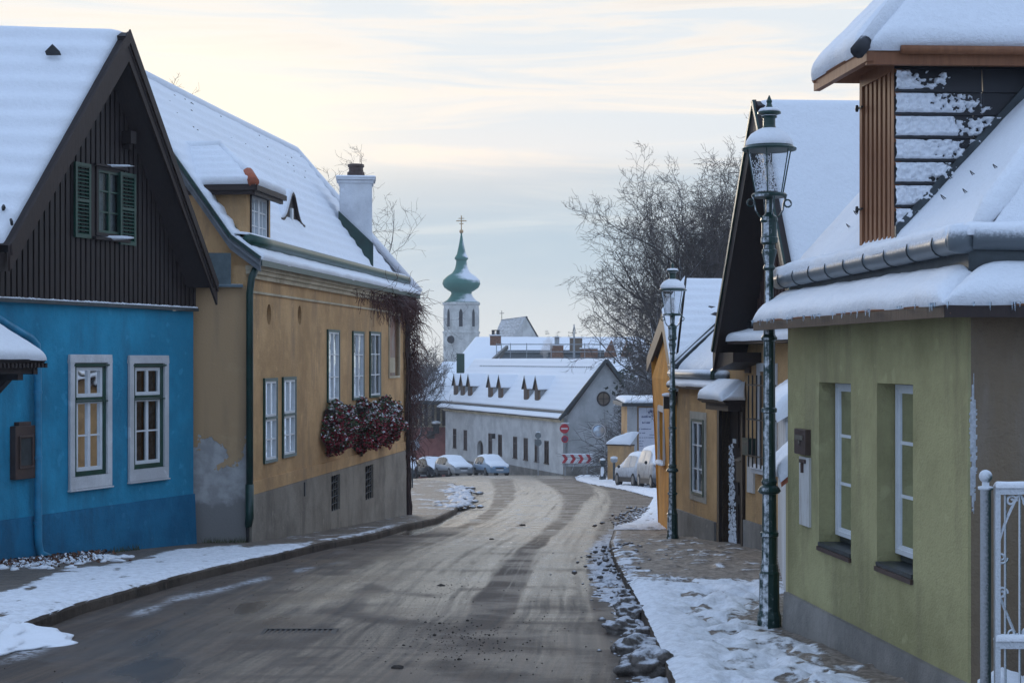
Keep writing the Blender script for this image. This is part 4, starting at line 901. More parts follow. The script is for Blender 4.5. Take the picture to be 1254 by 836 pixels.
part('chimney_flashing', MB().prism([FC.pt(-.02, .02, E+3.2), FC.pt(FC.L+.02, .02, E+2.5), FC.pt(FC.L+.02, .02, E+1.65), FC.pt(-.02, .02, E+2.4)], FC.N*.02).box(FC, FC.L+.003, FC.L+.025, -.7, .02, E+1.65, E+2.5), M['green_iron'], ch)
# ---------------------------------------------------------------- flower boxes
def leafball(centre, fr, ru, rn, rz, n, cols, seed, size=.035):
    """a clump of small leaf faces over a bulging cascade"""
    rr = random.Random(seed); out = [MB() for _ in cols]
    for i in range(n):
        while True:
            a, b, c = rr.uniform(-1, 1), rr.uniform(-.25, 1), rr.uniform(-1, 1); q = a*a+b*b+c*c
            if .35 < q < 1: break
        lump = 1+.42*noise.noise(V((a*2.2, b*2.2, c*2.2+seed)))
        p = centre+fr.U*a*ru*lump+fr.N*b*rn*lump+V((0, 0, c*rz*lump)); s = size*rr.uniform(.6, 1.4)
        n1 = V((rr.gauss(0, 1), rr.gauss(0, 1), rr.gauss(.3, 1))).normalized(); x = n1.cross(V((.1, .3, 1))).normalized()*s; y = n1.cross(x).normalized()*s*.75
        t = rr.random(); k_ = 0
        hh = (c+1)/2; w = [.62*(1-hh)+.16, .36, .16*hh+.04, .02+.22*hh]    # flowers low, snow on top
        tot = sum(w); t *= tot
        while t > w[k_]: t -= w[k_]; k_ += 1
        out[k_].poly([p-x, p-x*.2+y, p+x, p-x*.2-y])
    return out
M['petal'] = plain('deep_pink_petals', (.26, .018, .035), .6, .4, sc=12); M['petal2'] = plain('dark_leaf_green', (.035, .055, .022), .6, .4, sc=9)
M['petal3'] = plain('light_leaf_green', (.06, .1, .035), .6, .4, sc=9)
for i, (px, py, ru, rz, lab) in enumerate(((423, 524, .80, .48, 'nearest and largest red and green flower box, dusted with snow'), (458, 521, .80, .52, 'middle flower box hanging under the second upper window'), (481, 515, .85, .5, 'farthest flower box, partly behind the middle one'))):
    u_, z_ = FO.u(px, .3), FO.z(px, py, .3); c_ = FO.pt(u_, .12, z_)
    T2 = thing('flower_box', lab, 'flower box', FO.pt(u_, 0, z_+rz*.5), 'flower boxes under the upper windows')
    part('trough', MB().box(FO, u_-.55, u_+.55, .04, .2, z_+rz*.4, z_+rz*.4+.16), M['dark_wood'], T2)
    o4 = leafball(c_, FO, ru, .40, rz, 8000, 'abcd', i+3, .027)
    part('flowers', o4[0], M['petal'], T2, recalc=False); part('leaves', o4[1], M['petal2'], T2, recalc=False); part('pale_leaves', o4[2], M['petal3'], T2, recalc=False)
    part('snow_dusting', o4[3], M['snow'], T2, recalc=False)
# ---------------------------------------------------------------- bare creeper at the far end of the facade
M['vine'] = frosty('bare_creeper', (.085, .034, .028), .8, .75, 1.25, .6, sc=60); M['vine_dark'] = plain('creeper_stems', (.035, .016, .013), .8, .4)
rr = random.Random(21); T2 = thing('creeper', 'bare brown creeper hanging under the eaves and down the far corner of the ochre house', 'climbing plant', FO.pt(L, .05, g(38)))
m = MB(); m2 = MB()
for i in range(10): # main stems climbing the far corner
    pts = []; u = L-.1-rr.random()*.35; z = g(38)
    while z < zt_-.1: pts.append(FO.pt(u+.12*noise.noise(V((i, z*.9, 0))), .04+.05*rr.random(), z)); z += .22; u -= .01
    m2.tube(pts, .022, 5)
for i in range(1300):
    t = rr.random()
    if t < .62: u = L-abs(rr.gauss(0, 2.4)); z = zt_-.02-abs(rr.gauss(0, .1)); ln = rr.uniform(.15, .9)*(1 if u > L-4.2 else .55)
    else: u = L+rr.uniform(-.5, .15); z = lerp(g(38)+1.3, zt_, rr.random()); ln = rr.uniform(.2, .7)
    if u < 6.2: continue
    n_ = rr.uniform(.02, .2); p = FO.pt(u, n_, z); d = V((rr.gauss(0, .5), rr.gauss(0, .8), rr.gauss(-.35, .6))).normalized(); pts = [p]; st = .07
    for j in range(max(3, int(ln/st))):
        d = (d+V((rr.gauss(0, .28), rr.gauss(0, .35), rr.gauss(-.13, .25)))).normalized(); p = p+d*st
        nn = (p-FO.O).dot(FO.N)
        if nn < .015: p = p+FO.N*(.02-nn)
        pts.append(p)
    m.tube(pts, [max(.003, .008*(1-.6*j/len(pts))) for j in range(len(pts))], 3, False)
for i in range(260):  # wisps hanging free beyond the corner
    z = lerp(E-2.2, zt_-.1, rr.random()**.7); p = FO.pt(L+.1, rr.uniform(-.1, .2), z); d = V((rr.uniform(0, .9), rr.uniform(-.3, .6), rr.gauss(-.2, .5))).normalized(); pts = [p]
    for j in range(rr.randint(5, 12)):
        d = (d+V((rr.gauss(0, .3), rr.gauss(0, .3), rr.gauss(-.22, .2)))).normalized(); p = p+d*.06; pts.append(p)
    m.tube(pts, [max(.003, .007*(1-.6*j/len(pts))) for j in range(len(pts))], 3, False)
part('twigs', m, M['vine'], T2, recalc=False); part('stems', m2, M['vine_dark'], T2)
# snowy dead leaves at the foot of the blue wall
m = MB(); m2 = MB(); rr = random.Random(4)
for i in range(1600):
    u = rr.uniform(-.6, 1.9); n_ = .08+abs(rr.gauss(0, .42)); p = FB.pt(u, n_, 0)
    if u > 1.0 and n_ > .4: continue
    p.z = g(p.y, p.x)+.02+.05*rr.random(); s = rr.uniform(.015, .04)
    n1 = V((rr.gauss(0, .6), rr.gauss(0, .6), 1)).normalized(); x = n1.cross(V((rr.random(), rr.random(), 0))).normalized()*s; y = n1.cross(x)*.6
    (m if rr.random() < .72 else m2).poly([p-x, p+y, p+x, p-y])
for i in range(160):
    u = rr.uniform(-.8, 1.5); n_ = .25+abs(rr.gauss(.25, .3)); p = FB.pt(u, n_, 0); p.z = g(p.y, p.x)+.02; m2.blob(p, rr.uniform(.03, .1), rr.uniform(.03, .1), rr.uniform(.02, .04), i, .5, 1)
solo('fallen_leaves', m, plain('dead_leaves', (.10, .045, .025), .9, .5), 'brown fallen leaves lying along the foot of the blue wall', 'leaves', kind='stuff', recalc=False)
solo('leaf_snow', m2, M['snow'], 'crumbs of snow between the fallen leaves', 'snow', kind='stuff', recalc=False, smooth=True)
m = MB()
for i in range(260):
    fr_, u = (FO, rr.uniform(-.9, .0)) if rr.random() < .6 else (FB, rr.uniform(2.2, 2.9)); p = fr_.pt(u, .06+.1*rr.random(), 0) if fr_ is FB else FE.pt(rr.uniform(.4, 1.05), .04+.08*rr.random(), 0); p.z = g(p.y, p.x)
    d = V((rr.gauss(0, .03), rr.gauss(0, .03), rr.uniform(.04, .12))); m.poly([p, p+V((.008, 0, 0)), p+d])
solo('weeds', m, plain('withered_grass', (.07, .075, .03), .9, .4), 'small withered weeds at the foot of the left walls', 'weeds', kind='stuff', recalc=False)
# ================================================================ street lamps
def lamp(label, p, s=1.):
    T = thing('street_lamp', label, 'street lamp', p, 'old cast iron street lamps'); x, y, z = p
    o = V(p)
    m = MB().lathe(o, [(.105, -.1), (.105, .06), (.095, .1), (.088, .12), (.086, .42), (.09, .44), (.078, .46), (.074, .5), (.07, .52)], 12)
    part('base', m, M['green_pole'], T, smooth=False)
    m = MB().lathe(o, [(.066, .5), (.064, .75), (.08, .76), (.08, .79), (.063, .8), (.06, 1.12), (.085, 1.13), (.1, 1.15), (.085, 1.18), (.06, 1.2), (.07, 1.23), (.056, 1.26), (.053, 1.82), (.066, 1.83), (.066, 1.86), (.052, 1.87), (.05, 2.44), (.066, 2.45), (.07, 2.47), (.05, 2.5), (.046, 2.6), (.04, 2.64), (.036, 3.08)], 16)
    part('pole', m, M['green_pole'], T, smooth=False)
    m = MB().lathe(o, [(.038, 3.05), (.055, 3.07), (.04, 3.1), (.05, 3.15), (.062, 3.2), (.062, 3.23), (.05, 3.24), (.05, 3.27), (.072, 3.29), (.074, 3.33), (.066, 3.34), (.066, 3.46), (.076, 3.48), (.07, 3.51), (.045, 3.53), (.03, 3.55), (.03, 3.66), (.05, 3.68)], 16)
    part('collar', m, M['green_pole'], T, smooth=False)
    m = MB()
    for k_ in range(4):
        a = R(45+90*k_) if False else R(8+90*k_); c, s_ = math.cos(a), math.sin(a); q = []
        for r_, h in ((.05, 3.5), (.09, 3.52), (.12, 3.57), (.13, 3.63), (.145, 3.68)): q.append(o+V((c*r_, s_*r_, h)))
        m.tube(q, .009, 6)
        if k_ % 2 == 0:
            cc = o+V((c*.165, s_*.165, 3.63)); m.tube([cc+V((c*.032*math.cos(t), s_*.032*math.cos(t), .032*math.sin(t))) for t in [i*2*math.pi/10 for i in range(11)]], .008, 5)
    m.lathe(o, [(.05, 3.675), (.15, 3.68), (.155, 3.7), (.14, 3.715)], 20)
    part('bracket', m, M['green_pole'], T)
    gl = MB(); n_ = 6
    for i in range(n_):
        a, b = R(60*i+15), R(60*i+75)
        gl.poly([o+V((.128*math.cos(a), .128*math.sin(a), 3.715)), o+V((.128*math.cos(b), .128*math.sin(b), 3.715)), o+V((.198*math.cos(b), .198*math.sin(b), 4.08)), o+V((.198*math.cos(a), .198*math.sin(a), 4.08))])
    ln = part('lantern', gl, M['lamp_glass'], T)
    fm_ = MB()
    for i in range(n_): a = R(60*i+15); fm_.tube([o+V((.128*math.cos(a), .128*math.sin(a), 3.71)), o+V((.2*math.cos(a), .2*math.sin(a), 4.085))], .0055, 5)
    part('lantern_frame', fm_, M['green_iron'], ln)
    part('lamp_holder', MB().lathe(o, [(.03, 3.72), (.035, 3.8), (.02, 3.81), (.018, 3.84)], 10), M['tan'], ln)
    part('bulb', MB().lathe(o, [(.02, 3.84), (.032, 3.87), (.036, 3.92), (.022, 3.96), (.005, 3.98)], 10), M['white_paint'], ln, smooth=True)
    m = MB(); rr = random.Random(2)      # frost blown onto the inside of one pane
    for i in range(900):
        t = rr.random()**1.6; h = 3.73+.30*t; rad = lerp(.128, .198, (h-3.715)/.365)-.012; a = R(-115+rr.gauss(0, 24)*(1-.3*t)); m.blob(o+V((rad*math.cos(a), rad*math.sin(a), h)), .0042, .0042, .0055*rr.uniform(.5, 1.6), i, .4, 1)
    part('frost', m, M['snow'], ln)
    hd = part('lamp_hood', MB().lathe(o, [(.2, 4.085), (.232, 4.085), (.236, 4.1), (.205, 4.118), (.19, 4.16), (.15, 4.215), (.09, 4.25), (.06, 4.27), (.052, 4.3), (.052, 4.36), (.07, 4.37), (.058, 4.385), (.06, 4.39), (.1, 4.4), (.1, 4.415), (.05, 4.43), (.045, 4.45), (.03, 4.46), (.02, 4.49), (.026, 4.51), (.016, 4.53), (.004, 4.56)], 24), M['green_iron'], T, smooth=False)
    part('hood_snow', MB().lathe(o, [(.2, 4.118), (.205, 4.13), (.198, 4.17), (.16, 4.225), (.1, 4.262), (.07, 4.275), (.05, 4.277)], 24).lathe(o, [(.09, 4.414), (.096, 4.425), (.08, 4.445), (.045, 4.452)], 16).lathe(o, [(.05, 4.378), (.07, 4.385), (.05, 4.39)], 16), M['snow'], hd, smooth=True)
    return T
p1 = P(942, 763, 14.1); p1.z = g(14.1)+.02; lamp('large green cast iron street lamp with frosted glass in front of the olive house', p1)
p2 = P(823.5, 662, 26.7); p2.z = g(26.7)-.04; lamp('smaller looking green street lamp at the corner of the orange house, farther down the street', p2)
# ================================================================ olive green house (right foreground)
FG = Fr((2.37, 14.0), (2.78, 9.96)); L = FG.L; Cc = FG.pt(L, 0, 0)
T = thing('green_house', 'olive green house with snowy roof, zinc gutter and slatted dormer at the right edge', 'house', FG.pt(L/2, -2, g(12)))
zt_ = E+.34; zb = g(14)-.4; zp = E-1.97
wn = []
for xa, xb, ya, yb, xm in ((1003, 1042, 469, 678, 1030), (1074, 1118, 470, 702, 1100)): wn.append((FG.u(xa), FG.u(xb), FG.z(xm, yb), FG.z(xm, ya)))
part('wall', MB().wall(FG, -.02, L, zb, zt_, wn, .42), M['green_wall'], T)
part('plinth', MB().hexa([FG.pt(-.02, .0, zb), FG.pt(L, .0, zb), FG.pt(L, .07, zb), FG.pt(-.02, .07, zb), FG.pt(-.02, .0, zp-.02), FG.pt(L, .0, zp+.0), FG.pt(L, .035, zp), FG.pt(-.02, .035, zp-.02)]), M['grey_plinth'], T)
for i, (a, b, c, d) in enumerate(wn):
    w = window(FG, T, a+.01, b-.01, c+.09, d-.01, -.13, 'white_paint', fw=.035, cols=2, rows=3, curtain='curtain', dep=.018, label=('farther' if i == 0 else 'nearer')+' deeply recessed white window', bars=.025)
    part('sill_board', MB().box(FG, a+.003, b-.003, -.36, .012, c+.0, c+.03).box(FG, a+.01, b-.01, -.27, -.17, c+.037, c+.088), M['dark_metal'], w)
    part('sill_brick', MB().box(FG, a-.005, b+.01, -.1, .022, c-.035, c-.003), M['brown_metal'], w)
# brown end wall
FN = Fr((Cc.x+.003, Cc.y), (Cc.x+6, Cc.y+.35))
part('end_wall', MB().box(FN, .001, FN.L, -.3, -.001, zb, zt_+.02), M['brown_wall'], T, 'brown plastered end wall')
k = ND('frost_stain'); n = k.noise(9, 6, rough=.75); z = k.xyz()[2]
m = MB(); rr = random.Random(6)
NXf = 26; NZf = 420; m = MB()
for j in range(NZf+1):
    z = lerp(E-2.55, E+.16, j/NZf)
    wd_ = (-.004+.026*math.exp(-((z-E+.5)/.42)**4))*(1+.9*noise.noise(V((0, z*2.2, 3)))) + (.12*math.exp(-((z-E+2.3)/.16)**2))
    for i in range(NXf+1):
        x = .004+.26*i/NXf; q = noise.noise(V((x*30, z*22, 1)))*.5+noise.noise(V((x*80, z*60, 1)))*.4; k_ = wd_*(1+.9*q)-abs(x-.03)
        m.v.append(FN.pt(x, (-.012 if k_ < 0 else min(.010, .002+k_*.12*(1+q))), z))
for j in range(NZf):
    for i in range(NXf): a = j*(NXf+1)+i; m.f.append((a, a+1, a+NXf+2, a+NXf+1))
part('frost_line', m, plain('grey_frost', (.42, .44, .47), .8, .25, sc=40), T, smooth=True, recalc=False)
part('rear_walls', MB().box(FG, 0, .3, -6, -.43, zb, zt_).box(FG, .3, L, -6.2, -6, zb, zt_), M['green_wall'], T)
# brown box, white enamel panel
bx = (FG.u(979.5), FG.u(993), FG.z(986, 556), FG.z(986, 525))
q = bev(part('meter_box', MB().box(FG, bx[0], bx[1], -.01, .05, bx[2], bx[3]), M['brown_metal'], T), .005)
part('box_lock', MB().disc(FG.pt((bx[0]+bx[1])/2, .05, (bx[2]+bx[3])/2), FG.N, .02, .01, 10).box(FG, bx[0]+.05, bx[1]-.05, .051, .058, bx[2]+.12, bx[2]+.16), M['tan'], q)
k = ND('stained_white_panel'); n = k.noise(4, 5, k.map((3, 3, .5)), rough=.7); M['panel'] = k.out(k.mix(k.step(n, .5, .72), (.55, .54, .52), (.3, .24, .2)), .5, n, .2, .01)
q = part('white_panel', MB().box(FG, FG.u(981.5), FG.u(993.5), -.01, .02, FG.z(987, 643), bx[2]-.02), M['panel'], T)
part('latch', MB().box(FG, (bx[0]+bx[1])/2-.07, (bx[0]+bx[1])/2+.09, .021, .035, bx[2]-.07, bx[2]-.04).box(FG, (bx[0]+bx[1])/2-.01, (bx[0]+bx[1])/2+.02, .021, .04, bx[2]-.15, bx[2]-.07), M['brown_metal'], q)
# roof: lower snow skirt, gutter, steep main roof with a near hip
nn_ = FG.N; ev, gv = .25, -.12
zE, zG = E+.33, E+.56; nr_ = V((.05, -1, 0)).normalized()           # towards the camera
def Ep(u, n, z, w=0): return FG.pt(u, n, z)
uF, uN = -.25, L+.27
sk_out = [Ep(uF, ev, zE), Ep(uN, ev, zE), Ep(uN-.33, gv, zG), Ep(uF+.0, gv, zG)]
Xr = 6.5
c1, c2 = Ep(uN, ev, zE), Ep(uN-.33, gv, zG); fx = V((1, .05, 0)).normalized()
rf = part('roof', MB().slab(sk_out, .07).slab([c1, c1+fx*Xr, c2+fx*Xr, c2], .07), M['red_wood'], T)
zG2 = E+.80; part('gutter_wall', MB().box(FG, -.02, L, -.35, -.02, E+.343, E+.78).box(FN, .001, 5, -.35, .0, E+.363, E+.78), M['dark_metal'], rf)
part('skirt_snow', MB().snow(sk_out, .085, 60, 14, .35, 0, 3, .16).snow([c1-fx*.02, c1+fx*Xr, c2+fx*Xr, c2-fx*.02], .1, 60, 14, .3, 0, 4, .18), M['snow'], rf, smooth=True)
part('eaves_board', MB().bar(Ep(uF, ev-.02, zE-.045), Ep(uN, ev-.02, zE-.045), .03, .07).bar(c1+V((0, .02, -.045)), c1+fx*Xr+V((0, .02, -.045)), .03, .07), M['fascia'], rf)
rr = random.Random(8); icem = glassmat('ice', (.9, .94, .97), .12)
for i in range(64):
    if rr.random() < .6: p = Ep(rr.uniform(uF, uN), ev+.02, zE+.01)
    else: p = c1+fx*rr.uniform(0, 2)+V((0, -.02, .01))
    l_ = rr.uniform(.015, .06); part('icicle', MB().tube([p, p-V((0, 0, l_*.6)), p-V((0, 0, l_))], [.008, .005, .0015], 5), icem, rf)
# gutter (half round, frosted) with stay straps
gz = zG2-.05; g0, g1 = Ep(uF-.02, gv+.13, gz-.06), Ep(uN-.42, gv+.13, gz-.02); g2 = V((c2.x-.12, c2.y-.1, gz-.02)); g3 = g2+fx*Xr
m = MB().tube([lerp(g0, g1, i/8) for i in range(9)]+[g2+V((-.04, .06, 0))], .078, 16).tube([g2+V((0.02, .0, .01)), g2+fx*2, g3], .075, 16)
m.lathe(g2+V((-.03, .04, -.085)), [(.03, 0), (.08, .02), (.088, .1), (.075, .17)], 16)
gu = part('gutter', m, M['gutter'], T, smooth=True)
for i in range(9):
    p = lerp(g0, g1, (i+.5)/9); part('gutter_strap', MB().tube([p+FG.N*(.081*math.cos(t))+V((0, 0, .081*math.sin(t))) for t in [R(a) for a in range(-100, 100, 25)]]+[p+V((0, 0, .075))], .005, 5), M['dark_metal'], gu)
m = MB().snow([g0+FG.N*.07+V((0, 0, .03)), g1+FG.N*.07+V((0, 0, .03)), g1-FG.N*.1+V((0, 0, .075)), g0-FG.N*.1+V((0, 0, .075))], .065, 110, 5, .55, 0, 2, .05).snow([g2+V((-.02, -.06, .03)), g3+V((0, -.06, .03)), g3+V((0, .1, .07)), g2+V((-.02, .1, .07))], .05, 60, 5, .5, 0, 3, .05)
part('gutter_snow', m, M['snow'], gu, smooth=True)
# main slopes
pt_ = math.tan(R(47)); H_ = 3.2
def Ms(u, n): return FG.pt(u, n, zG2-.1+(gv-n)*pt_)
S0, S1 = Ms(uF+.02, gv), Ms(uN-.42, gv); S2 = FG.pt(uN-.42-H_*.62, gv-H_, zG2-.1+H_*pt_); S3 = Ms(uF+.02, gv-H_)
hipN = [S1, S1+fx*6.3, S1+fx*6.3+(S2-S1)-fx*0, S2]
hipN = [S1+V((0, 0, -.02)), S1+fx*6.3, S2+fx*3.2, S2]
part('steep_roof', MB().slab([S0, S1, S2, S3], .12).slab(hipN, .12), M['slate'], rf)
part('steep_snow', MB().snow([S0, S1, S2, S3], .12, 80, 60, .18, 0, 6, .2, (1, 0, 0, 1)).snow(hipN, .13, 60, 50, .18, 0, 7, .2, (1, 1, 0, 0)).tube([lerp(S1, S2, i/20)+V((0, 0, .1+.015*noise.noise(V((i*.7, 0, 0))))) for i in range(21)], [.05]+[.1]*20, 12), M['snow'], rf, smooth=True)
part('verge_board', MB().bar(S0-FG.U*.01+V((0, 0, -.03)), S3-FG.U*.01+V((0, 0, -.03)), .05, .12), M['slate'], rf)
nr = (S1-S0).cross(S3-S0).normalized(); nr = nr if nr.z > 0 else -nr
def onroof(px, py, up=.13):
    r = V(((px-627)/F, 1, (440-py)/F)); o = V((0, 0, E)); t = (S0+nr*up-o).dot(nr)/r.dot(nr); return o+r*t
for px, py in ((1163, 218), (1191, 214), (1219, 206), (1131, 249), (1155, 243), (1182, 236), (1039, 278), (1048, 262)):
    p = onroof(px, py); m = MB().tube([p-nr*.05, p+nr*.01, p+nr*.035+V((.006, -.008, 0)), p+nr*.012+V((.02, -.026, -.012))], .0035, 5); part('snow_hook', m, M['black_metal'], rf)
# dormer with red-brown slats, slate cheek and thick snow
Dn = gv+.0
ua, ub = FG.u(1052.5, Dn), FG.u(1094.5, Dn); z0, z1 = FG.z(1074, 293, Dn)-.15, FG.z(1074, 82, Dn)
dm = part('dormer', MB().box(FG, ua, ua+.06, Dn-.06, Dn, z0, z1).box(FG, ub-.06, ub, Dn-.06, Dn, z0, z1).box(FG, ua+.06, ub-.06, Dn-.06, Dn, z1-.09, z1), M['red_wood'], T)
n_ = 6
for i in range(n_):
    x = lerp(ua+.085, ub-.085, (i+.5)/n_); part('slat', MB().box(FG, x-.026, x+.026, Dn-.035, Dn-.008, z0, z1-.09), M['red_wood'], dm)
part('dormer_back', MB().box(FG, ua+.05, ub-.05, Dn-.12, Dn-.1, z0, z1), M['fascia'], dm)
for z_ in (z0+.4, z1-.25): part('hinge', MB().box(FG, ua-.015, ua+.1, Dn+.003, Dn+.02, z_, z_+.012).lathe(FG.pt(ua, Dn+.02, z_), [(.01, -.02), (.014, 0), (.01, .03)], 8), M['black_metal'], dm)
FK = Fr(tuple(FG.pt(ub, Dn, 0))[:2], tuple(FG.pt(ub, Dn, 0)+V((3.2, .16, 0)))[:2])
# cheek: overlapping slate courses following the roof slope, snow blown onto them
def slopez(a): return E+.93+a*pt_*1.0
cm = MB(); z = z0+.02; course = 0; snow = MB(); rr = random.Random(9)
while z < z1-.02:
    zt2 = min(z+.165, z1); a0 = 0; a1 = 3.2
    x = 0
    while x < 3.2:
        w = .55+.1*rr.random(); cm.hexa([FK.pt(x+.004, -.02, z), FK.pt(min(x+w, 3.2)-.004, -.02, z), FK.pt(min(x+w, 3.2)-.004, .012, z), FK.pt(x+.004, .012, z), FK.pt(x+.004, -.02, zt2+.01), FK.pt(min(x+w, 3.2)-.004, -.02, zt2+.01), FK.pt(min(x+w, 3.2)-.004, -.004, zt2+.01), FK.pt(x+.004, -.004, zt2+.01)]); x += w
    z += .165; course += 1
part('cheek', cm, M['slate'], dm)
z = z0+.02; c_ = 0
while z < z1-.1:
    t = (z-z0)/(z1-z0); reach = [.30, .34, .48, .55, .74, .80, .62, .50, .30, .3][min(int(t*8.5), 9)]
    m = MB(); NX = 150; NZ = 18; b = 0
    for j in range(NZ+1):
        for i in range(NX+1):
            a = .008+reach*1.15*i/NX; zz = z+.012+.150*j/NZ; q = .5*noise.noise(V((a*7, zz*9, 2)))+.6*noise.noise(V((a*24, zz*30, 4)))+.4*noise.noise(V((a*52, zz*60, 4)))
            e = sstep(0, .16, j/NZ)*(1-sstep(.9, 1., j/NZ)); k_ = clamp(1.18-(a/reach)*.95+q*.85-(.3 if t > .72 else 0)-.35*max(0, j/NZ-.6)*2); hgt = .05*e*sstep(.3, .5, k_)*(.35+1.0*clamp(q+.35))
            m.v.append(FK.pt(a, (-.018 if hgt < .002 else -.002+hgt)+.008*(1-j/NZ), zz))
    for j in range(NZ):
        for i in range(NX): m.f.append((j*(NX+1)+i, j*(NX+1)+i+1, (j+1)*(NX+1)+i+1, (j+1)*(NX+1)+i))
    snow.f += [tuple(len(snow.v)+i for i in f) for f in m.f]; snow.v += m.v
    z += .165
part('blown_snow', snow, M['snow'], dm, smooth=True, recalc=False)
part('cheek_flashing', MB().hexa([FK.pt(-.0, .02, slopez(0)-.12), FK.pt(2.6, .02, slopez(2.6)-.12), FK.pt(2.6, .05, slopez(2.6)-.12), FK.pt(0, .05, slopez(0)-.12), FK.pt(0, .02, slopez(0)+.02), FK.pt(2.6, .02, slopez(2.6)+.02), FK.pt(2.6, .05, slopez(2.6)+.02), FK.pt(0, .05, slopez(0)+.02)]), M['dark_metal'], dm)
o_ = .3; ze_ = z1+.02; zr_ = z1+.98; uc = (ua+ub)/2
A0, A1 = FG.pt(ua-.32, Dn+.28, ze_), FG.pt(ub+.20, Dn+.28, ze_); B0, B1 = A0+V((4, .2, 0)), A1+V((4, .2, 0)); R0 = FG.pt(uc, Dn-.62, zr_); R1 = R0+V((3.3, .16, 0))
part('dormer_roof', MB().slab([A0, A1, R0, R0], .05).slab([A1, B1, R1, R0], .05).slab([B0, A0, R0, R1], .05), M['red_wood'], dm)
part('dormer_snow', MB().snow([A0, A1, R0, R0], .1, 30, 24, .25, 0, 1, .13).snow([A1, B1, R1, R0], .115, 50, 30, .2, 0, 2, .14).snow([B0, A0, R0, R1], .1, 30, 20, .2, 0, 3, .13).tube([R0+V((0, 0, .06)), R1+V((0, 0, .06))], .1, 10).tube([R0+V((0, 0, .05)), A1+V((0.02, 0.02, .05))], [.1, .06], 10), M['snow'], dm, smooth=True)
part('dormer_fascia', MB().bar(A1+V((.02, .04, -.06)), B1+V((0, .04, -.06)), .05, .09).bar(A0+V((.04, 0, -.05)), A1+V((.04, .0, -.05)), .05, .07), M['red_wood'], dm)
part('dormer_gutter', MB().tube([A1+V((.25, -.03, -.01)), B1+V((0, -.03, -.01))], .03, 8), M['red_wood'], dm, smooth=True)
part('hip_cap', MB().tube([A1+V((-.06, -.05, -.03)), A1+V((.02, .03, .06))], .055, 10), M['slate'], dm, smooth=True)
# ================================================================ iron gate (right edge)
gy = 9.15; gx = (1207-627)/F*gy; gb0 = g(gy)
T = thing('iron_gate', 'frost covered wrought iron gate with scrolls hung on a ball topped post', 'gate', (gx, gy, gb0))
o = V((gx, gy, gb0)); zt2 = E-(600-440)/F*gy
m = MB().lathe(o, [(.03, -.1), (.03, zt2-gb0), (.042, zt2-gb0+.005), (.042, zt2-gb0+.02), (.02, zt2-gb0+.025), (.02, zt2-gb0+.045)]+[(.037*math.sin(R(a)), zt2-gb0+.078-.037*math.cos(R(a))) for a in range(30, 180, 20)], 14)
part('post', m, M['frost_iron'], T, smooth=True)
FT = Fr((gx+.05, gy), (gx+1.6, gy+.02)); zm = E-(788-440)/F*gy
lf = part('gate_leaf', MB().bar(FT.pt(0, 0, zt2), FT.pt(FT.L, 0, zt2), .035, .045).bar(FT.pt(0, 0, zm), FT.pt(FT.L, 0, zm), .035, .05).bar(FT.pt(.015, 0, gb0+.05), FT.pt(.015, 0, zt2), .03).bar(FT.pt(0, 0, gb0+.1), FT.pt(FT.L, 0, gb0+.1), .03), M['frost_iron'], T)
part('leaf_snow', MB().snow([FT.pt(0, .025, zt2+.022), FT.pt(FT.L, .025, zt2+.022), FT.pt(FT.L, -.025, zt2+.022), FT.pt(0, -.025, zt2+.022)], .022, 80, 4, .5, 0, 1, .02).snow([FT.pt(0, .025, zm+.026), FT.pt(FT.L, .025, zm+.026), FT.pt(FT.L, -.025, zm+.026), FT.pt(0, -.025, zm+.026)], .025, 80, 4, .5, 0, 1, .02), M['snow'], lf, smooth=True)
for i in range(18):
    u = .06+i*.082
    if u > FT.L: break
    part('bar', MB().tube([FT.pt(u, 0, gb0+.08), FT.pt(u, 0, zt2)], .0075, 6), M['frost_iron'], lf)
def scroll(m, c, r, turns=1.4, flip=1, ph=0):
    pts = []
    for i in range(22):
        t = i/21; a = ph+flip*t*turns*2*math.pi; q = r*(1-.75*t); pts.append(c+FT.U*math.cos(a)*q+V((0, 0, math.sin(a)*q)))
    m.tube(pts, .0075, 5)
for j in range(4):
    u0_ = .14+j*.33
    m = MB(); hgt = zt2-zm
    for f_ in (-1, 1):
        m.tube([FT.pt(u0_+f_*.0+.0, .0, zt2-.02)]+[FT.pt(u0_+f_*(.02+.11*math.sin(math.pi*t*.5)), .0, zt2-.05-t*hgt*.42) for t in [i/8 for i in range(9)]], .0085, 5)
        scroll(m, FT.pt(u0_+f_*.1, 0, zt2-hgt*.44), .035, 1.3, f_); scroll(m, FT.pt(u0_+f_*.045, 0, zt2-.06), .032, 1.3, -f_); scroll(m, FT.pt(u0_+f_*.04, 0, zm+.06), .03, 1.3, f_)
        scroll(m, FT.pt(u0_+f_*.1, 0, zm+hgt*.33), .035, 1.3, -f_)
        m.tube([FT.pt(u0_+f_*(.13-.12*t), 0, zm+hgt*(.36-.34*t)) for t in [i/6 for i in range(7)]], .0085, 5)
    part('scrollwork', m, M['frost_iron'], lf)
# heap of snow by the wall foot behind the gate
p = V((Cc.x+.28, Cc.y-.25, g(Cc.y-.2))); solo('snow_heap', MB().blob(p, .35, .2, .22, 3, .5, 4, -.2), M['snow'], 'small heap of snow behind the gate at the foot of the brown wall', 'snow heap', loc=p, smooth=True)
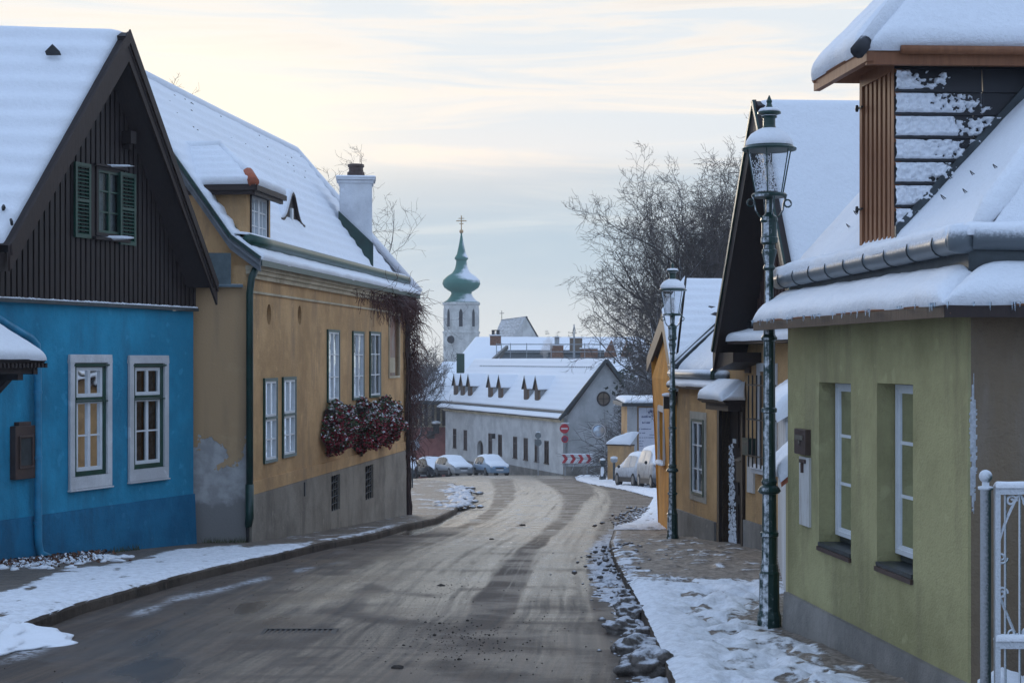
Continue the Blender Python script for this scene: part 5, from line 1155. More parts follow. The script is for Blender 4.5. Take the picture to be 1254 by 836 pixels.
# ================================================================ stepped garden wall between olive house and barn
T = thing('garden_wall', 'stepped garden wall with tiled coping and thick snow caps beside the olive house', 'wall', (2.4, 16.5, g(16.5)))
FW = Fr((3.42, 21.0), (2.40, 14.05)); L = FW.L
u1_ = L-2.2; za_, zb_ = E-1.05, E-.62
part('lower_wall', MB().box(FW, u1_, L, -.3, 0, g(21)-.3, za_), M['green_wall'], T, 'lower green step of the wall')
part('upper_wall', MB().box(FW, 0, u1_-.002, -.3, .0, g(22)-.3, zb_), M['white_wall'], T, 'higher whitewashed step of the wall')
part('coping', MB().prism([FW.pt(u1_, .08, za_), FW.pt(u1_, -.35, za_+.38), FW.pt(u1_, -.35, za_+.3), FW.pt(u1_, .08, za_-.05)], FW.U*2.18), M['tile'], T)
part('snow_cap', MB().snow([FW.pt(u1_, .09, za_+.0), FW.pt(L, .09, za_+.0), FW.pt(L, -.4, za_+.42), FW.pt(u1_, -.4, za_+.42)], .13, 40, 14, .5, 0, 2, .12).snow([FW.pt(-.5, .09, zb_+.0), FW.pt(u1_+.02, .09, zb_), FW.pt(u1_+.02, -.4, zb_+.3), FW.pt(-.5, -.4, zb_+.3)], .17, 40, 14, .5, 0, 3, .14), M['snow'], T, smooth=True)
# ================================================================ barn-gabled ochre house
A_ = P(880, 670, 25.5); B_ = P(965, 690, 22.2); FH0 = Fr(A_[:2], B_[:2]); FH = Fr(A_[:2], tuple(FH0.pt(FH0.L+1.9, 0, 0))[:2]); L = FH.L
T = thing('barn_house', 'ochre house with a tall dark boarded gable and steep snowy roof behind the large lamp', 'house', FH.pt(L/2, -2, g(23)))
zt_ = E+.22; zb = g(26)-.4; zp = E-2.36
dr = (FH.u(884), FH.u(911), g(24.6)-.05, FH.z(897, 497)); wd = (FH.u(931), FH.u(949), FH.z(940, 573), FH.z(940, 455))
part('wall', MB().wall(FH, .0, L, zb, zt_, [(dr[0], dr[1], zb-.1, dr[3]), wd], .4), M['ochre2'], T)
part('plinth', MB().box(FH, dr[1]+.02, L, .0, .04, zb, zp), M['grey_plinth'], T)
w = window(FH, T, wd[0]+.01, wd[1]-.01, wd[2]+.04, wd[3]-.01, -.12, 'dark_wood', cols=2, rows=3, curtain=None, label='narrow window behind an iron grille')
part('surround', MB().box(FH, wd[0]-.12, wd[0], .0, .02, wd[2]-.02, wd[3]+.12).box(FH, wd[1], wd[1]+.12, .0, .02, wd[2]-.02, wd[3]+.12).box(FH, wd[0], wd[1], .0, .02, wd[3], wd[3]+.12).box(FH, wd[0]-.12, wd[1]+.12, .0, .1, wd[2]-.09, wd[2]-.02), M['surround'], w)
m = MB()
for i in range(5): x = lerp(wd[0]-.05, wd[1]+.05, i/4); m.bar(FH.pt(x, .16, wd[2]-.0), FH.pt(x, .16, wd[3]-.05), .022)
for z_ in (.12, .5, .86):
    z = lerp(wd[2], wd[3], z_); m.bar(FH.pt(wd[0]-.12, .16, z), FH.pt(wd[1]+.12, .16, z), .02); m.bar(FH.pt(wd[0]-.1, .0, z), FH.pt(wd[0]-.1, .16, z), .02); m.bar(FH.pt(wd[1]+.1, .0, z), FH.pt(wd[1]+.1, .16, z), .02)
part('window_grille', m, M['black_metal'], w)
part('sill_snow', MB().snow([FH.pt(wd[0]-.1, .12, wd[2]-.015), FH.pt(wd[1]+.1, .12, wd[2]-.015), FH.pt(wd[1]+.1, .0, wd[2]-.015), FH.pt(wd[0]-.1, .0, wd[2]-.015)], .05, 10, 5, .3, 0, 1, .05), M['snow'], w, smooth=True)
# door and porch
door = part('door', MB().box(FH, dr[0]+.02, dr[1]-.02, -.17, -.12, dr[2], dr[3]), M['door_wood'], T)
m = MB()
for i in range(3):
    for j in range(2):
        a, b = lerp(dr[0]+.02, dr[1]-.02, j/2)+.06, lerp(dr[0]+.02, dr[1]-.02, (j+1)/2)-.06; c, d = lerp(dr[2], dr[3], i/3)+.07, lerp(dr[2], dr[3], (i+1)/3)-.07; m.box(FH, a, b, -.119, -.105, c, d)
part('door_panel', m, M['door_wood'], door)
part('door_frame', MB().box(FH, dr[0]-.1, dr[0]+.0, -.38, .05, dr[2], dr[3]).box(FH, dr[1], dr[1]+.08, -.38, .05, dr[2], dr[3]).box(FH, dr[0]-.1, dr[1]+.08, -.38, .06, dr[3]+.001, dr[3]+.12), M['door_wood'], door)
part('notice', MB().box(FH, dr[1]-.45, dr[1]-.2, -.104, -.096, lerp(dr[2], dr[3], .7), lerp(dr[2], dr[3], .93)), plain('notice_glass', (.25, .3, .38), .3), door)
part('number_plate', MB().box(FH, dr[0]+.25, dr[0]+.42, -.104, -.096, lerp(dr[2], dr[3], .73), lerp(dr[2], dr[3], .76)), M['white_paint'], door)
part('letter_box', MB().box(FH, dr[1]-.34, dr[1]-.08, -.104, .02, lerp(dr[2], dr[3], .47), lerp(dr[2], dr[3], .62)).prism([FH.pt(dr[1]-.36, .06, lerp(dr[2], dr[3], .62)+.002), FH.pt(dr[1]-.36, -.1, lerp(dr[2], dr[3], .66)), FH.pt(dr[1]-.36, -.1, lerp(dr[2], dr[3], .62)+.002)], FH.U*.3), M['black_metal'], door)
m = MB(); rr = random.Random(12)
for i in range(500):
    t = rr.random()**2; z = lerp(dr[2]+.02, dr[3]-.6, t); m.blob(FH.pt(dr[0]+.05+.4*rr.random()*(1-t*.4), -.105+.01*rr.random(), z), .013, .006, .012+.016*rr.random(), i, .4, 1)
part('blown_snow', m, M['snow'], door, smooth=True)
zh = dr[3]+.1; pw0, pw1 = dr[0]-.12, dr[1]+.12
K = [FH.pt(pw0, .36, zh+.0), FH.pt(pw1, .36, zh+.0), FH.pt(pw1-.12, .0, zh+.27), FH.pt(pw0+.2, .0, zh+.27)]
pc = part('porch_roof', MB().slab(K, .05).slab([FH.pt(pw0, .01, zh), K[0], K[3], K[3]], .04).slab([K[1], FH.pt(pw1, .01, zh), K[2], K[2]], .04).box(FH, pw0+.12, pw1-.06, .02, .26, zh-.16, zh-.06).box(FH, pw0+.06, pw1-.03, .02, .31, zh-.06, zh-.01), M['dark_wood'], T)
part('porch_snow', MB().snow(K, .1, 24, 14, .25, 0, 2, .1).snow([FH.pt(pw0, .02, zh), K[0], K[3], K[3]], .07, 12, 8, .2, 0, 3, .06).snow([K[1], FH.pt(pw1, .02, zh), K[2], K[2]], .07, 12, 8, .2, 0, 4, .06), M['snow'], pc, smooth=True)
a, b, c, d = FH.u(917), FH.u(925.5), FH.z(921, 557), FH.z(921, 536)
q = part('green_letter_box', MB().box(FH, a, b, .0, .1, c, d), M['green_iron'], T); part('letter_flap', MB().box(FH, a+.04, b-.04, .101, .11, d-.1, d-.06), M['dark_metal'], q)
part('pale_panel', MB().box(FH, a, b-.03, .0, .03, FH.z(921, 603), c-.03), M['panel'], T)
part('small_sign', MB().box(FH, dr[1]+.12, dr[1]+.36, .0, .03, E+.0-.2, E+.1), M['brown_metal'], T)
# snow ledge under the gable boards
part('ledge', MB().box(FH, dr[0]+.75, L, -.1, .32, zt_+.001, zt_+.05), M['fascia'], T)
ls = part('ledge_snow', MB().snow([FH.pt(dr[0]+.75, .34, zt_+.05), FH.pt(L, .34, zt_+.05), FH.pt(L, -.05, zt_+.16), FH.pt(dr[0]+.75, -.05, zt_+.16)], .09, 50, 8, .4, 0, 2, .09), M['snow'], T, smooth=True)
m = MB(); u = dr[0]+.9
while u < L: m.bar(FH.pt(u, .06, zt_+.12), FH.pt(u, .06, zt_+.33), .015); u += .07
m.bar(FH.pt(dr[0]+.9, .06, zt_+.34), FH.pt(L, .06, zt_+.34), .02, .02)
part('ledge_grille', m, M['black_metal'], T)
# gable
ov = .42
uA, zA = FH.u(926, ov), FH.z(926, 124, ov); uF_, zF_ = FH.u(876, ov), FH.z(876, 430, ov); uN_ = uA+(uA-uF_)*.98; zN_ = zF_+.05
def rk2(u): return lerp(zA, zF_, (uA-u)/(uA-uF_)) if u < uA else lerp(zA, zN_, (u-uA)/(uN_-uA))
m = MB(); u = uF_+.15
while u < min(uN_, L):
    t = rk2(u+.05)-.3
    if t > zt_+.12: m.box(FH, u, u+.1, -.08, -.03, zt_+.1, t); m.box(FH, u+.09, u+.13, -.08, -.015, zt_+.1, t)
    u += .14
part('gable_boards', m, woodmat('barn_boards', (.045, .02, .016), (.07, .034, .026), .7), T)
bk = V((1, .05, 0)).normalized()*9
A3, F3, N3 = FH.pt(uA, ov, zA), FH.pt(uF_, ov, zF_), FH.pt(uN_, ov, zN_)
rf = part('roof', MB().slab([F3, A3, A3+bk, F3+bk], .16).slab([A3, N3, N3+bk, A3+bk], .16), M['dark_wood'], T)
m = MB()
for p, q in ((F3, A3), (N3, A3)): m.prism([p+V((0, 0, .02)), q+V((0, 0, .02)), q+V((0, 0, -.4)), p+V((0, 0, -.3))], FH.N*.04)
part('barge_board', m, M['dark_wood'], rf)
m = MB()
for p, q in ((F3, A3), (N3, A3)): m.bar(p+FH.N*.05+V((0, 0, .0)), q+FH.N*.05+V((0, 0, .0)), .03, .05)
part('verge_trim', m, M['green_iron'], rf)
part('roof_snow', MB().snow([N3-FH.N*.05, N3-FH.N*.05+bk, A3-FH.N*.05+bk, A3-FH.N*.05], .11, 50, 60, .12, 0, 2, .14).snow([F3-FH.N*.05, F3+bk, A3+bk, A3-FH.N*.05], .09, 40, 40, .15, 0, 3, .1), M['snow'], rf, smooth=True)
m = MB(); u = .15                                   # frayed valance at the far eaves
part('eaves_end', MB().prism([F3+V((0, 0, -.02)), F3+FH.U*.9+V((0, 0, -.02)), F3+FH.U*.9+V((0, 0, -.16)), F3+V((0, 0, -.28))], -FH.N*.5), M['dark_wood'], rf)
q0 = FH.pt(FH.u(893), .2, FH.z(893, 428)); part('downpipe', MB().tube([q0+V((0, 0, .05)), q0+V((0, 0, -.12)), FH.pt(FH.u(890), .1, FH.z(890, 445)), FH.pt(FH.u(884.5), .15, FH.z(885, 455)), FH.pt(FH.u(884), .15, FH.z(884, 464))], .04, 8), M['green_iron'], rf, smooth=True)
part('rear_walls', MB().box(FH, .0, .3, -8, -.41, zb, E+.2).box(FH, L-.3, L, -8, -.41, zb, E+.2), M['ochre2'], T)
# ================================================================ ochre cottage
A_ = P(828.5, 660, 28); FCt = Fr(A_[:2], P(880, 670, 25.5)[:2]); L = FCt.L
T = thing('ochre_cottage', 'low ochre cottage with one white window and snowy roof left of the dark door', 'house', FCt.pt(L/2, -2, g(27)))
zt_ = E-.44; zb = g(28)-.4; zp = E-2.55
wd = (FCt.u(849.5), FCt.u(861.5), FCt.z(855, 606), FCt.z(855, 513))
wd = (wd[0]-.08, wd[1]+.05, wd[2], wd[3])
part('wall', MB().wall(FCt, 0, L-.11, zb, zt_, [wd], .35), M['ochre2'], T)
part('plinth', MB().box(FCt, 0, L-.11, .0, .045, zb, zp), M['grey_plinth'], T)
w = window(FCt, T, wd[0]+.002, wd[1]-.002, wd[2]+.002, wd[3]-.002, .03, 'green_paint', fw=.04, cols=2, rows=3, curtain='curtain', label='white three-row window in a green frame')
part('surround', MB().box(FCt, wd[0]-.13, wd[0], .0, .012, wd[2]-.1, wd[3]+.12).box(FCt, wd[1], wd[1]+.13, .0, .012, wd[2]-.1, wd[3]+.12).box(FCt, wd[0], wd[1], .0, .012, wd[3], wd[3]+.12).box(FCt, wd[0], wd[1], .0, .012, wd[2]-.1, wd[2]), plaster('greyish_surround', (.4, .36, .3), (.45, .41, .34)), w)
inn = -FCt.N
Ec = lambda u, n, z: FCt.pt(u, n, z)
s42 = math.tan(R(43)); K1 = [Ec(-.1, .16, zt_+.0), Ec(L+.6, .16, zt_), Ec(L+.6, -.02, zt_+.1), Ec(-.1, -.02, zt_+.1)]
K2 = [Ec(-.1, -.06, zt_+.2), Ec(L+.9, -.06, zt_+.2), Ec(L+.9, -2.4, zt_+.2+2.34*s42), Ec(-.1, -2.4, zt_+.2+2.34*s42)]
rf = part('roof', MB().slab(K1, .05).slab(K2, .1), M['dark_wood'], T)
part('eaves_snow', MB().snow(K1, .05, 40, 5, .3, 0, 1, .05), M['snow'], rf, smooth=True)
part('roof_snow', MB().snow(K2, .12, 50, 40, .25, 0, 2, .14), M['snow'], rf, smooth=True)
part('gutter', MB().tube([Ec(-.12, .06, zt_+.2), Ec(L+.6, .06, zt_+.2)], .075, 12), M['gutter'], T, smooth=True)
V1, V2 = Ec(-.16, .0, zt_+.2), Ec(-.16, -2.4, zt_+.2+2.34*s42)
fwm = part('fire_wall', MB().bar(V1+V((0, 0, .02)), V2+V((0, 0, .02)), .16, .3), M['dark_metal'], rf, 'raised edge strip with snow on it')
part('fire_wall_snow', MB().tube([lerp(V1, V2, i/14)+V((0, 0, .17+.01*math.sin(i))) for i in range(15)], .085, 10), M['snow'], rf, smooth=True)
# ================================================================ orange gabled house
T = thing('orange_house', 'bright orange house side with a dark verge, grey downpipe wall lamp and snowy steep roof', 'house', (3.5, 30, g(30)))
A_ = V((2.90, 32.2, 0)); B_ = V((2.812, 28.02, 0)); FOr = Fr(A_[:2], B_[:2]); L = FOr.L; zb = g(33)-.4
ap = P(812, 385, 30.0); en = P(826, 478, 27.9); ef = P(793, 440, 33.0); rs = P(841, 343, 30.6); re = P(960, 344, 31.5); er = P(960, 478, 27.9)
lean = .17
def ow(u, z, n=0): return FOr.pt(u, n+lean*clamp((z-(E-2.4))/2.5)*(1-clamp(u/L)*.75), z)
zs_ = [zb, E-2.6, E-2.0, E-1.4, E-.8, E-.35]
wu0, wu1, wz0, wz1 = .9, 2.05, E-1.95, E-.98
us_ = [0, wu0, wu1, L]
m = MB(); zz = [zb, wz0, (wz0+wz1)/2, wz1, E-.35]
for i in range(3):
    for j in range(4):
        if i == 1 and j in (1, 2): continue
        m.poly([ow(us_[i], zz[j]), ow(us_[i+1], zz[j]), ow(us_[i+1], zz[j+1]), ow(us_[i], zz[j+1])])
m.poly([ow(0, E-.35), ow(L, E-.35), V((ap.x+.12, ap.y, ap.z-.12))])
for a, b in (((wu0, wz0), (wu1, wz0)), ((wu0, wz1), (wu1, wz1)), ((wu0, wz0), (wu0, wz1)), ((wu1, wz0), (wu1, wz1))):
    m.poly([ow(*a), ow(*b), ow(*b, -.3), ow(*a, -.3)])
m.poly([ow(L, zb), ow(L, zb)+V((3, .1, 0)), ow(L, E-.35)+V((3, .1, 0)), ow(L, E-.35)]); m.poly([ow(0, zb), ow(0, zb)+V((6, .1, 0)), ow(0, E+.3)+V((6, .1, 0)), ow(0, E+.3)])
part('wall', m, M['orange'], T, recalc=False)
fo2 = Fr(tuple(ow(0, E-1.5))[:2], tuple(ow(L, E-1.5))[:2])
w = window(fo2, T, wu0+.02, wu1-.02, wz0+.03, wz1-.02, -.1, 'white_paint', cols=2, rows=2, curtain=None, label='narrow window in the orange wall')
part('surround', MB().box(fo2, wu0-.1, wu0, -.0, .035, wz0, wz1+.12).box(fo2, wu1, wu1+.1, -.0, .035, wz0, wz1+.12).box(fo2, wu0, wu1, -.0, .035, wz1, wz1+.12), M['surround'], w)
part('sill_snow', MB().blob(fo2.pt((wu0+wu1)/2, .05, wz0+.01), .08, .6, .05, 2, .2, 3), M['snow'], w, smooth=True)
q = part('wall_lamp', MB().box(fo2, L-.55, L-.42, .02, .16, wz1+.12, wz1+.34).bar(fo2.pt(L-.48, 0, wz1+.3), fo2.pt(L-.48, .1, wz1+.3), .03), M['black_metal'], T)
part('lamp_snow', MB().blob(fo2.pt(L-.48, .09, wz1+.36), .1, .1, .04, 2, .2, 2), M['snow'], q, smooth=True)
rf = part('roof', MB().slab([en, er, re, rs], .12).slab([en, rs, ap, ap], .1).slab([ef, ap, rs, rs], .1).slab([ef, rs, re, ef+V((3, 0, 0))], .1), M['dark_wood'], T)
# the near slope: one polygon with the half-hipped end
m = MB().snow([en, er, re, rs], .1, 40, 50, .12, .3, 3, .12, (1, 1, 1, 0)).snow([en, rs, rs, ap], .1, 20, 20, .1, 0, 3, .1, (0, 0, 0, 1))
part('roof_snow', m, M['snow'], rf, smooth=True)
m = MB()
for p, q in ((ef, ap), (en, ap)): m.prism([p+V((-.02, 0, .03)), q+V((-.02, 0, .03)), q+V((-.02, 0, -.3)), p+V((-.02, 0, -.25))], V((.05, 0, 0)))
part('barge_board', m, M['fascia'], rf)
mm = MB().prism([ef+V((0, 0, -.02)), ap+V((0, 0, -.02)), ap+V((.25, 0, -.35)), ef+V((.25, 0, -.35))], V((.02, 0, -.05))); part('soffit', mm, plain('grey_soffit', (.13, .12, .12), .8), rf)
# ================================================================ bare trees
M['bark'] = frosty('dark_bark_with_snow', (.035, .03, .028), .85, .55, .95, .85, side=(-.85, -.3, .35), sc=25)
M['twig'] = frosty('thin_twigs', (.075, .06, .055), .85, .75, 1.3, .45, sc=25)
M['rime'] = frosty('rimed_twigs', (.10, .09, .09), .85, .05, .9, .8, sc=25)
def bare_tree(label, base, h, seed, lean=(0, 0), spread=1., dens=1., levels=4, group=None, twigm='twig', stems=1, name='bare_tree', thick=1., bark='bark', rmin=.011, split=.16):
    rr = random.Random(seed); base = V(base); big = MB(); tw = MB()
    T = thing(name, label, 'tree', base, group)
    def grow(p, d, ln, r, lv):
        nseg = {0: 9, 1: 8, 2: 6, 3: 5, 4: 4}.get(lv, 3); st = ln/nseg; pts = [p]; rs = [r]; ds = [d]
        for i in range(nseg):
            w = {0: .10, 1: .17, 2: .22, 3: .28}.get(lv, .3)
            up = .10 if lv < 2 else (.07 if lv < 3 else .03)
            d = (d+V((rr.gauss(0, w), rr.gauss(0, w), rr.gauss(up, w*.7)))).normalized(); p = p+d*st; pts.append(p); ds.append(d)
            rs.append(max(rmin*.6, r*(1-.72*(i+1)/nseg)))
        (big if lv < 2 else tw).tube(pts, rs, 7 if lv == 0 else (5 if lv == 1 else 3), False)
        if lv >= levels: return
        nc = int(({0: 13, 1: 11, 2: 9, 3: 7}.get(lv, 5))*dens*rr.uniform(.85, 1.15))
        for i in range(nc):
            t = (split if lv == 0 else .12)+(1-(split if lv == 0 else .12))*((i+rr.random()*.8)/nc); t = min(t, .999)
            k_ = t*nseg; j = int(k_); q = lerp(pts[j], pts[j+1], k_-j); dd = ds[j+1]
            a = rr.uniform(0, 2*math.pi); x = dd.cross(V((0, 0, 1)) if abs(dd.z) < .95 else V((1, 0, 0))).normalized(); y = dd.cross(x)
            out = (x*math.cos(a)+y*math.sin(a)); an = {0: rr.uniform(.55, 1.05)*spread, 1: rr.uniform(.5, 1.0), 2: rr.uniform(.5, 1.1)}.get(lv, rr.uniform(.4, 1.1))
            nd = (dd*math.cos(an)+out*math.sin(an)).normalized()
            l2 = ln*{0: (.78-.42*t), 1: (.6-.3*t), 2: (.58-.25*t), 3: .5}.get(lv, .5)*rr.uniform(.75, 1.2)
            grow(q, nd, l2, max(rmin, rs[j]*rr.uniform(.42, .62)), lv+1)
    for s_ in range(stems):
        a = 2*math.pi*s_/stems+rr.random(); l_ = .0 if stems == 1 else rr.uniform(.12, .38)
        grow(base+V((math.cos(a)*.15*(stems > 1), math.sin(a)*.15*(stems > 1), -.2)), V((lean[0]+l_*math.cos(a), lean[1]+l_*math.sin(a), 1)).normalized(), h*rr.uniform(.72, .84), h*.019*thick/(1 if stems == 1 else 1.3), 0)
    tr = part('trunk', big, M[bark], T, smooth=True, recalc=False); part('crown', tw, M[twigm], T, recalc=False)
    return T
def gp(px, d): x = (px-627)/F*d; return V((x, d, g(d, x)))
bare_tree('tall bare spreading tree with snow on its limbs, behind the orange house', gp(868, 86), 16.2, 5, stems=7, spread=.8, dens=.84, levels=4, rmin=.011, thick=.85, split=.3)
bare_tree('lower leaning bare tree with drooping snowy branches left of the tall one', gp(858, 82), 10.8, 14, lean=(-.05, 0), stems=4, spread=.95, dens=.68, levels=4, rmin=.010, thick=.8, split=.3)
bare_tree('small rime white bare tree in front of the grey gable with the round window', gp(800, 104), 6.8, 31, lean=(-.05, 0), stems=3, spread=.9, dens=.9, levels=4, twigm='rime', rmin=.008, thick=.6)
bare_tree('bare tree whose crown shows behind the white chimney', gp(366, 47), 11.3, 9, stems=2, spread=.8, dens=.62, levels=4, rmin=.005, thick=.55)
wood = [(502, 150, 12), (514, 170, 12), (526, 190, 12.3), (529, 262, 15), (510, 160, 10), (492, 140, 12), (557, 262, 12.5), (596, 262, 12)]
src = None
for i, (px, d, h) in enumerate(wood):
    lab = ['bare grey tree in the wood left of the church tower, nearest the creeper', 'second bare grey tree of the wood left of the church tower', 'round bare tree of the wood, halfway to the church tower', 'bare tree directly left of the church tower shaft', 'short bare tree low in the wood above the pink house roof', 'bare tree of the wood mostly hidden by the ochre house', 'bare tree behind the foot of the church tower', 'far bare tree between the church tower and the chapel roof'][i]
    p = gp(px, d)
    if src is None: src = bare_tree(lab, p, 17, 77, stems=2, spread=.75, dens=.8, levels=3, rmin=.03, thick=1.2, group='bare trees of the wood by the church'); src['h'] = 17; t = src
    else:
        t = src.copy(); col.objects.link(t); t.location = p; t['label'] = lab; t.rotation_euler = (0, 0, i*1.3)
        for ch in src.children: c = ch.copy(); col.objects.link(c); c.parent = t
    t.scale = (h/17*1.0,)*3
    if 'h' in t: del t['h']
# evergreens on the skyline and behind the gable
M['needle'] = plain('dark_evergreen_needles', (.02, .032, .022), .9, .4); 
def pine(label, p, h, w, seed, n=1500, group=None):
    rr = random.Random(seed); T = thing('pine_tree', label, 'tree', p, group); p = V(p)
    part('trunk', MB().tube([p+V((0, 0, -.3)), p+V((0, 0, h*.9))], [h*.02, h*.006], 6), M['bark'], T)
    m = MB(); ms = MB()
    for c_ in range(34):
        hh = rr.uniform(.42, 1.); a = rr.uniform(0, 6.28); r_ = w*math.sqrt(max(0, 1-((hh-.66)/.4)**2))*rr.random()**.5*.85; c = p+V((r_*math.cos(a), r_*math.sin(a), hh*h))
        for i in range(n//34):
            q = V((rr.gauss(0, 1), rr.gauss(0, 1), rr.gauss(0, .6)))*w*.17; s_ = w*.055*rr.uniform(.6, 1.4); d = V((rr.gauss(0, 1), rr.gauss(0, 1), rr.gauss(0, 1))).normalized()*s_; e = V((rr.gauss(0, 1), rr.gauss(0, 1), rr.gauss(0, .4))).normalized()*s_*.6
            (ms if q.z > w*.1 and rr.random() < .45 else m).poly([c+q-d, c+q+e, c+q+d, c+q-e])
    part('crown', m, M['needle'], T, recalc=False); part('crown_snow', ms, M['snow'], T, recalc=False); return T
for i, (px, top, wpx, d, lab) in enumerate(((671, 405, 11, 240, 'small dark evergreen right of the chapel gable'), (683, 403, 10, 245, 'dark evergreen second right of the chapel gable'), (700, 402, 12, 242, 'round dark evergreen behind the pointed mast'), (712, 405, 9, 250, 'dark evergreen right of the mast on the skyline'), (738, 404, 13, 236, 'dark skyline evergreen seen through the bare branches'), (760, 396, 22, 190, 'big dark evergreen behind the left branches of the tall bare tree'))):
    p = gp(px, d); h = E+(440-top)/F*d-p.z; pine(lab, p, h, wpx/F*d*.62, i+2, 1500, 'evergreens on the skyline')
pine('dark snowy evergreen behind the grey gable right slope', gp(790, 128), E+(440-462)/F*128-gp(790, 128).z+2, 3.6, 31, 3400)
pine('snow flecked evergreen above the banner building', gp(812, 112), E+(440-455)/F*112-gp(812, 112).z+1, 3.2, 33, 3000)
# ================================================================ long white building closing the street
FWh = Fr((-5.9, 145), (3.7, 118)); L = FWh.L
T = thing('white_building', 'long white building with seven pointed dormers and a grey gable wall closing the street', 'house', FWh.pt(L/2, -3, g(130, -1)))
zt_ = E-4.25; zb = E-11.3; W2 = 6.5; apz = E+.0
wins = [(557, 'w'), (570, 'w'), (600.5, 'w'), (612.5, 'w'), (631, 'w'), (644, 'w'), (657.6, 'w'), (669.5, 'w')]
zw0, zw1 = E-7.75, E-6.02
hs = []
for px, _ in wins: u = FWh.u(px); hs.append((u-.45, u+.45, zw0, zw1))
ud = FWh.u(588); dh = (ud-.8, ud+.8, zb-.1, E-6.7)
part('wall', MB().wall(FWh, 0, L, zb, zt_, hs+[dh], .35), M['white_wall'], T)
FGb = Fr(tuple(FWh.pt(L, 0, 0))[:2], tuple(FWh.pt(L, -W2, 0))[:2])
gcz = E-4.3+1.75
m = MB().prism([FGb.pt(0.001, -.3, zb), FGb.pt(W2, -.3, zb), FGb.pt(W2, -.3, zt_), FGb.pt(W2/2, -.3, apz-.1), FGb.pt(0.001, -.3, zt_)], FGb.N*.3)
part('gable_wall', m, M['grey_wall'], T, 'grey rendered gable wall')
cc_ = FGb.pt(FGb.u(739), .01, FGb.z(739, 488)); rw = part('round_window', MB().disc(cc_, FGb.N, .48, .03, 20), M['brown_wall'], T)
part('round_grille', MB().bar(cc_+FGb.U*-.45+FGb.N*.05, cc_+FGb.U*.45+FGb.N*.05, .05).bar(cc_+V((0, 0, -.45))+FGb.N*.05, cc_+V((0, 0, .45))+FGb.N*.05, .05).tube([cc_+FGb.N*.03+FGb.U*.48*math.cos(t)+V((0, 0, .48*math.sin(t))) for t in [i*math.pi/10 for i in range(21)]], .06, 6), M['fascia'], rw)
part('plinth', MB().box(FWh, 0, dh[0], .0, .05, zb, E-8.6).box(FWh, dh[1], L, .0, .05, zb, E-8.3).box(FGb, 0, W2, .001, .05, zb, E-7.75), M['grey_plinth'], T)
bw = {'name': 'window'}
for i, h in enumerate(hs):
    m = MB(); a, b, c, d = h; w = part('window', MB().box(FWh, a, a+.08, -.1, .03, c, d).box(FWh, b-.08, b, -.1, .03, c, d).box(FWh, a, b, -.1, .03, d-.08, d).box(FWh, a-.05, b+.05, -.1, .08, c, c+.07).box(FWh, (a+b)/2-.04, (a+b)/2+.04, -.09, .0, c, d).box(FWh, a, b, -.09, -.005, (c+2*d)/3-.03, (c+2*d)/3+.03), M['brown_metal'], T)
    part('pane', MB().poly([FWh.pt(a, -.07, c), FWh.pt(b, -.07, c), FWh.pt(b, -.07, d), FWh.pt(a, -.07, d)]), M['glass'], w)
    part('room_shade', MB().box(FWh, a, b, -.5, -.45, c, d), M['inside'], w)
    part('blind', MB().box(FWh, a+.12, b-.12, -.3, -.28, c, lerp(c, d, .25+.15*(i % 3))), M['curtain'], w)
# arched door
m = MB(); n_ = 12; a, b = dh[0], dh[1]; zc_ = E-7.35
m.wall(FWh, a, b, zc_, dh[3], [], .01, -.02)
arch = [FWh.pt((a+b)/2+.8*math.cos(math.pi*i/n_), -.3, zc_+.62*math.sin(math.pi*i/n_)) for i in range(n_+1)]
dr_ = part('door', MB().box(FWh, a, b, -.4, -.3, zb, dh[3]), M['fascia'], T)
m = MB()
for i in range(n_):
    t0, t1 = math.pi*i/n_, math.pi*(i+1)/n_; p0 = ((a+b)/2+.78*math.cos(t0), zc_+.62*math.sin(t0)); p1 = ((a+b)/2+.78*math.cos(t1), zc_+.62*math.sin(t1))
    m.hexa([FWh.pt(p1[0], -.28, p1[1]), FWh.pt(p0[0], -.28, p0[1]), FWh.pt(p0[0], -.002, p0[1]), FWh.pt(p1[0], -.002, p1[1]), FWh.pt(p1[0], -.28, dh[3]), FWh.pt(p0[0], -.28, dh[3]), FWh.pt(p0[0], -.002, dh[3]), FWh.pt(p1[0], -.002, dh[3])])
part('door_arch', m, M['white_wall'], dr_)
part('cornice', MB().box(FWh, -.1, L+.05, -.02, .2, zt_-.3, zt_-.16).box(FWh, -.1, L+.05, -.02, .32, zt_-.16, zt_), M['cream'], T)
part('wall_lantern', MB().box(FWh, FWh.u(606)-.12, FWh.u(606)+.12, .02, .3, E-6.4, E-6.0), M['black_metal'], T)
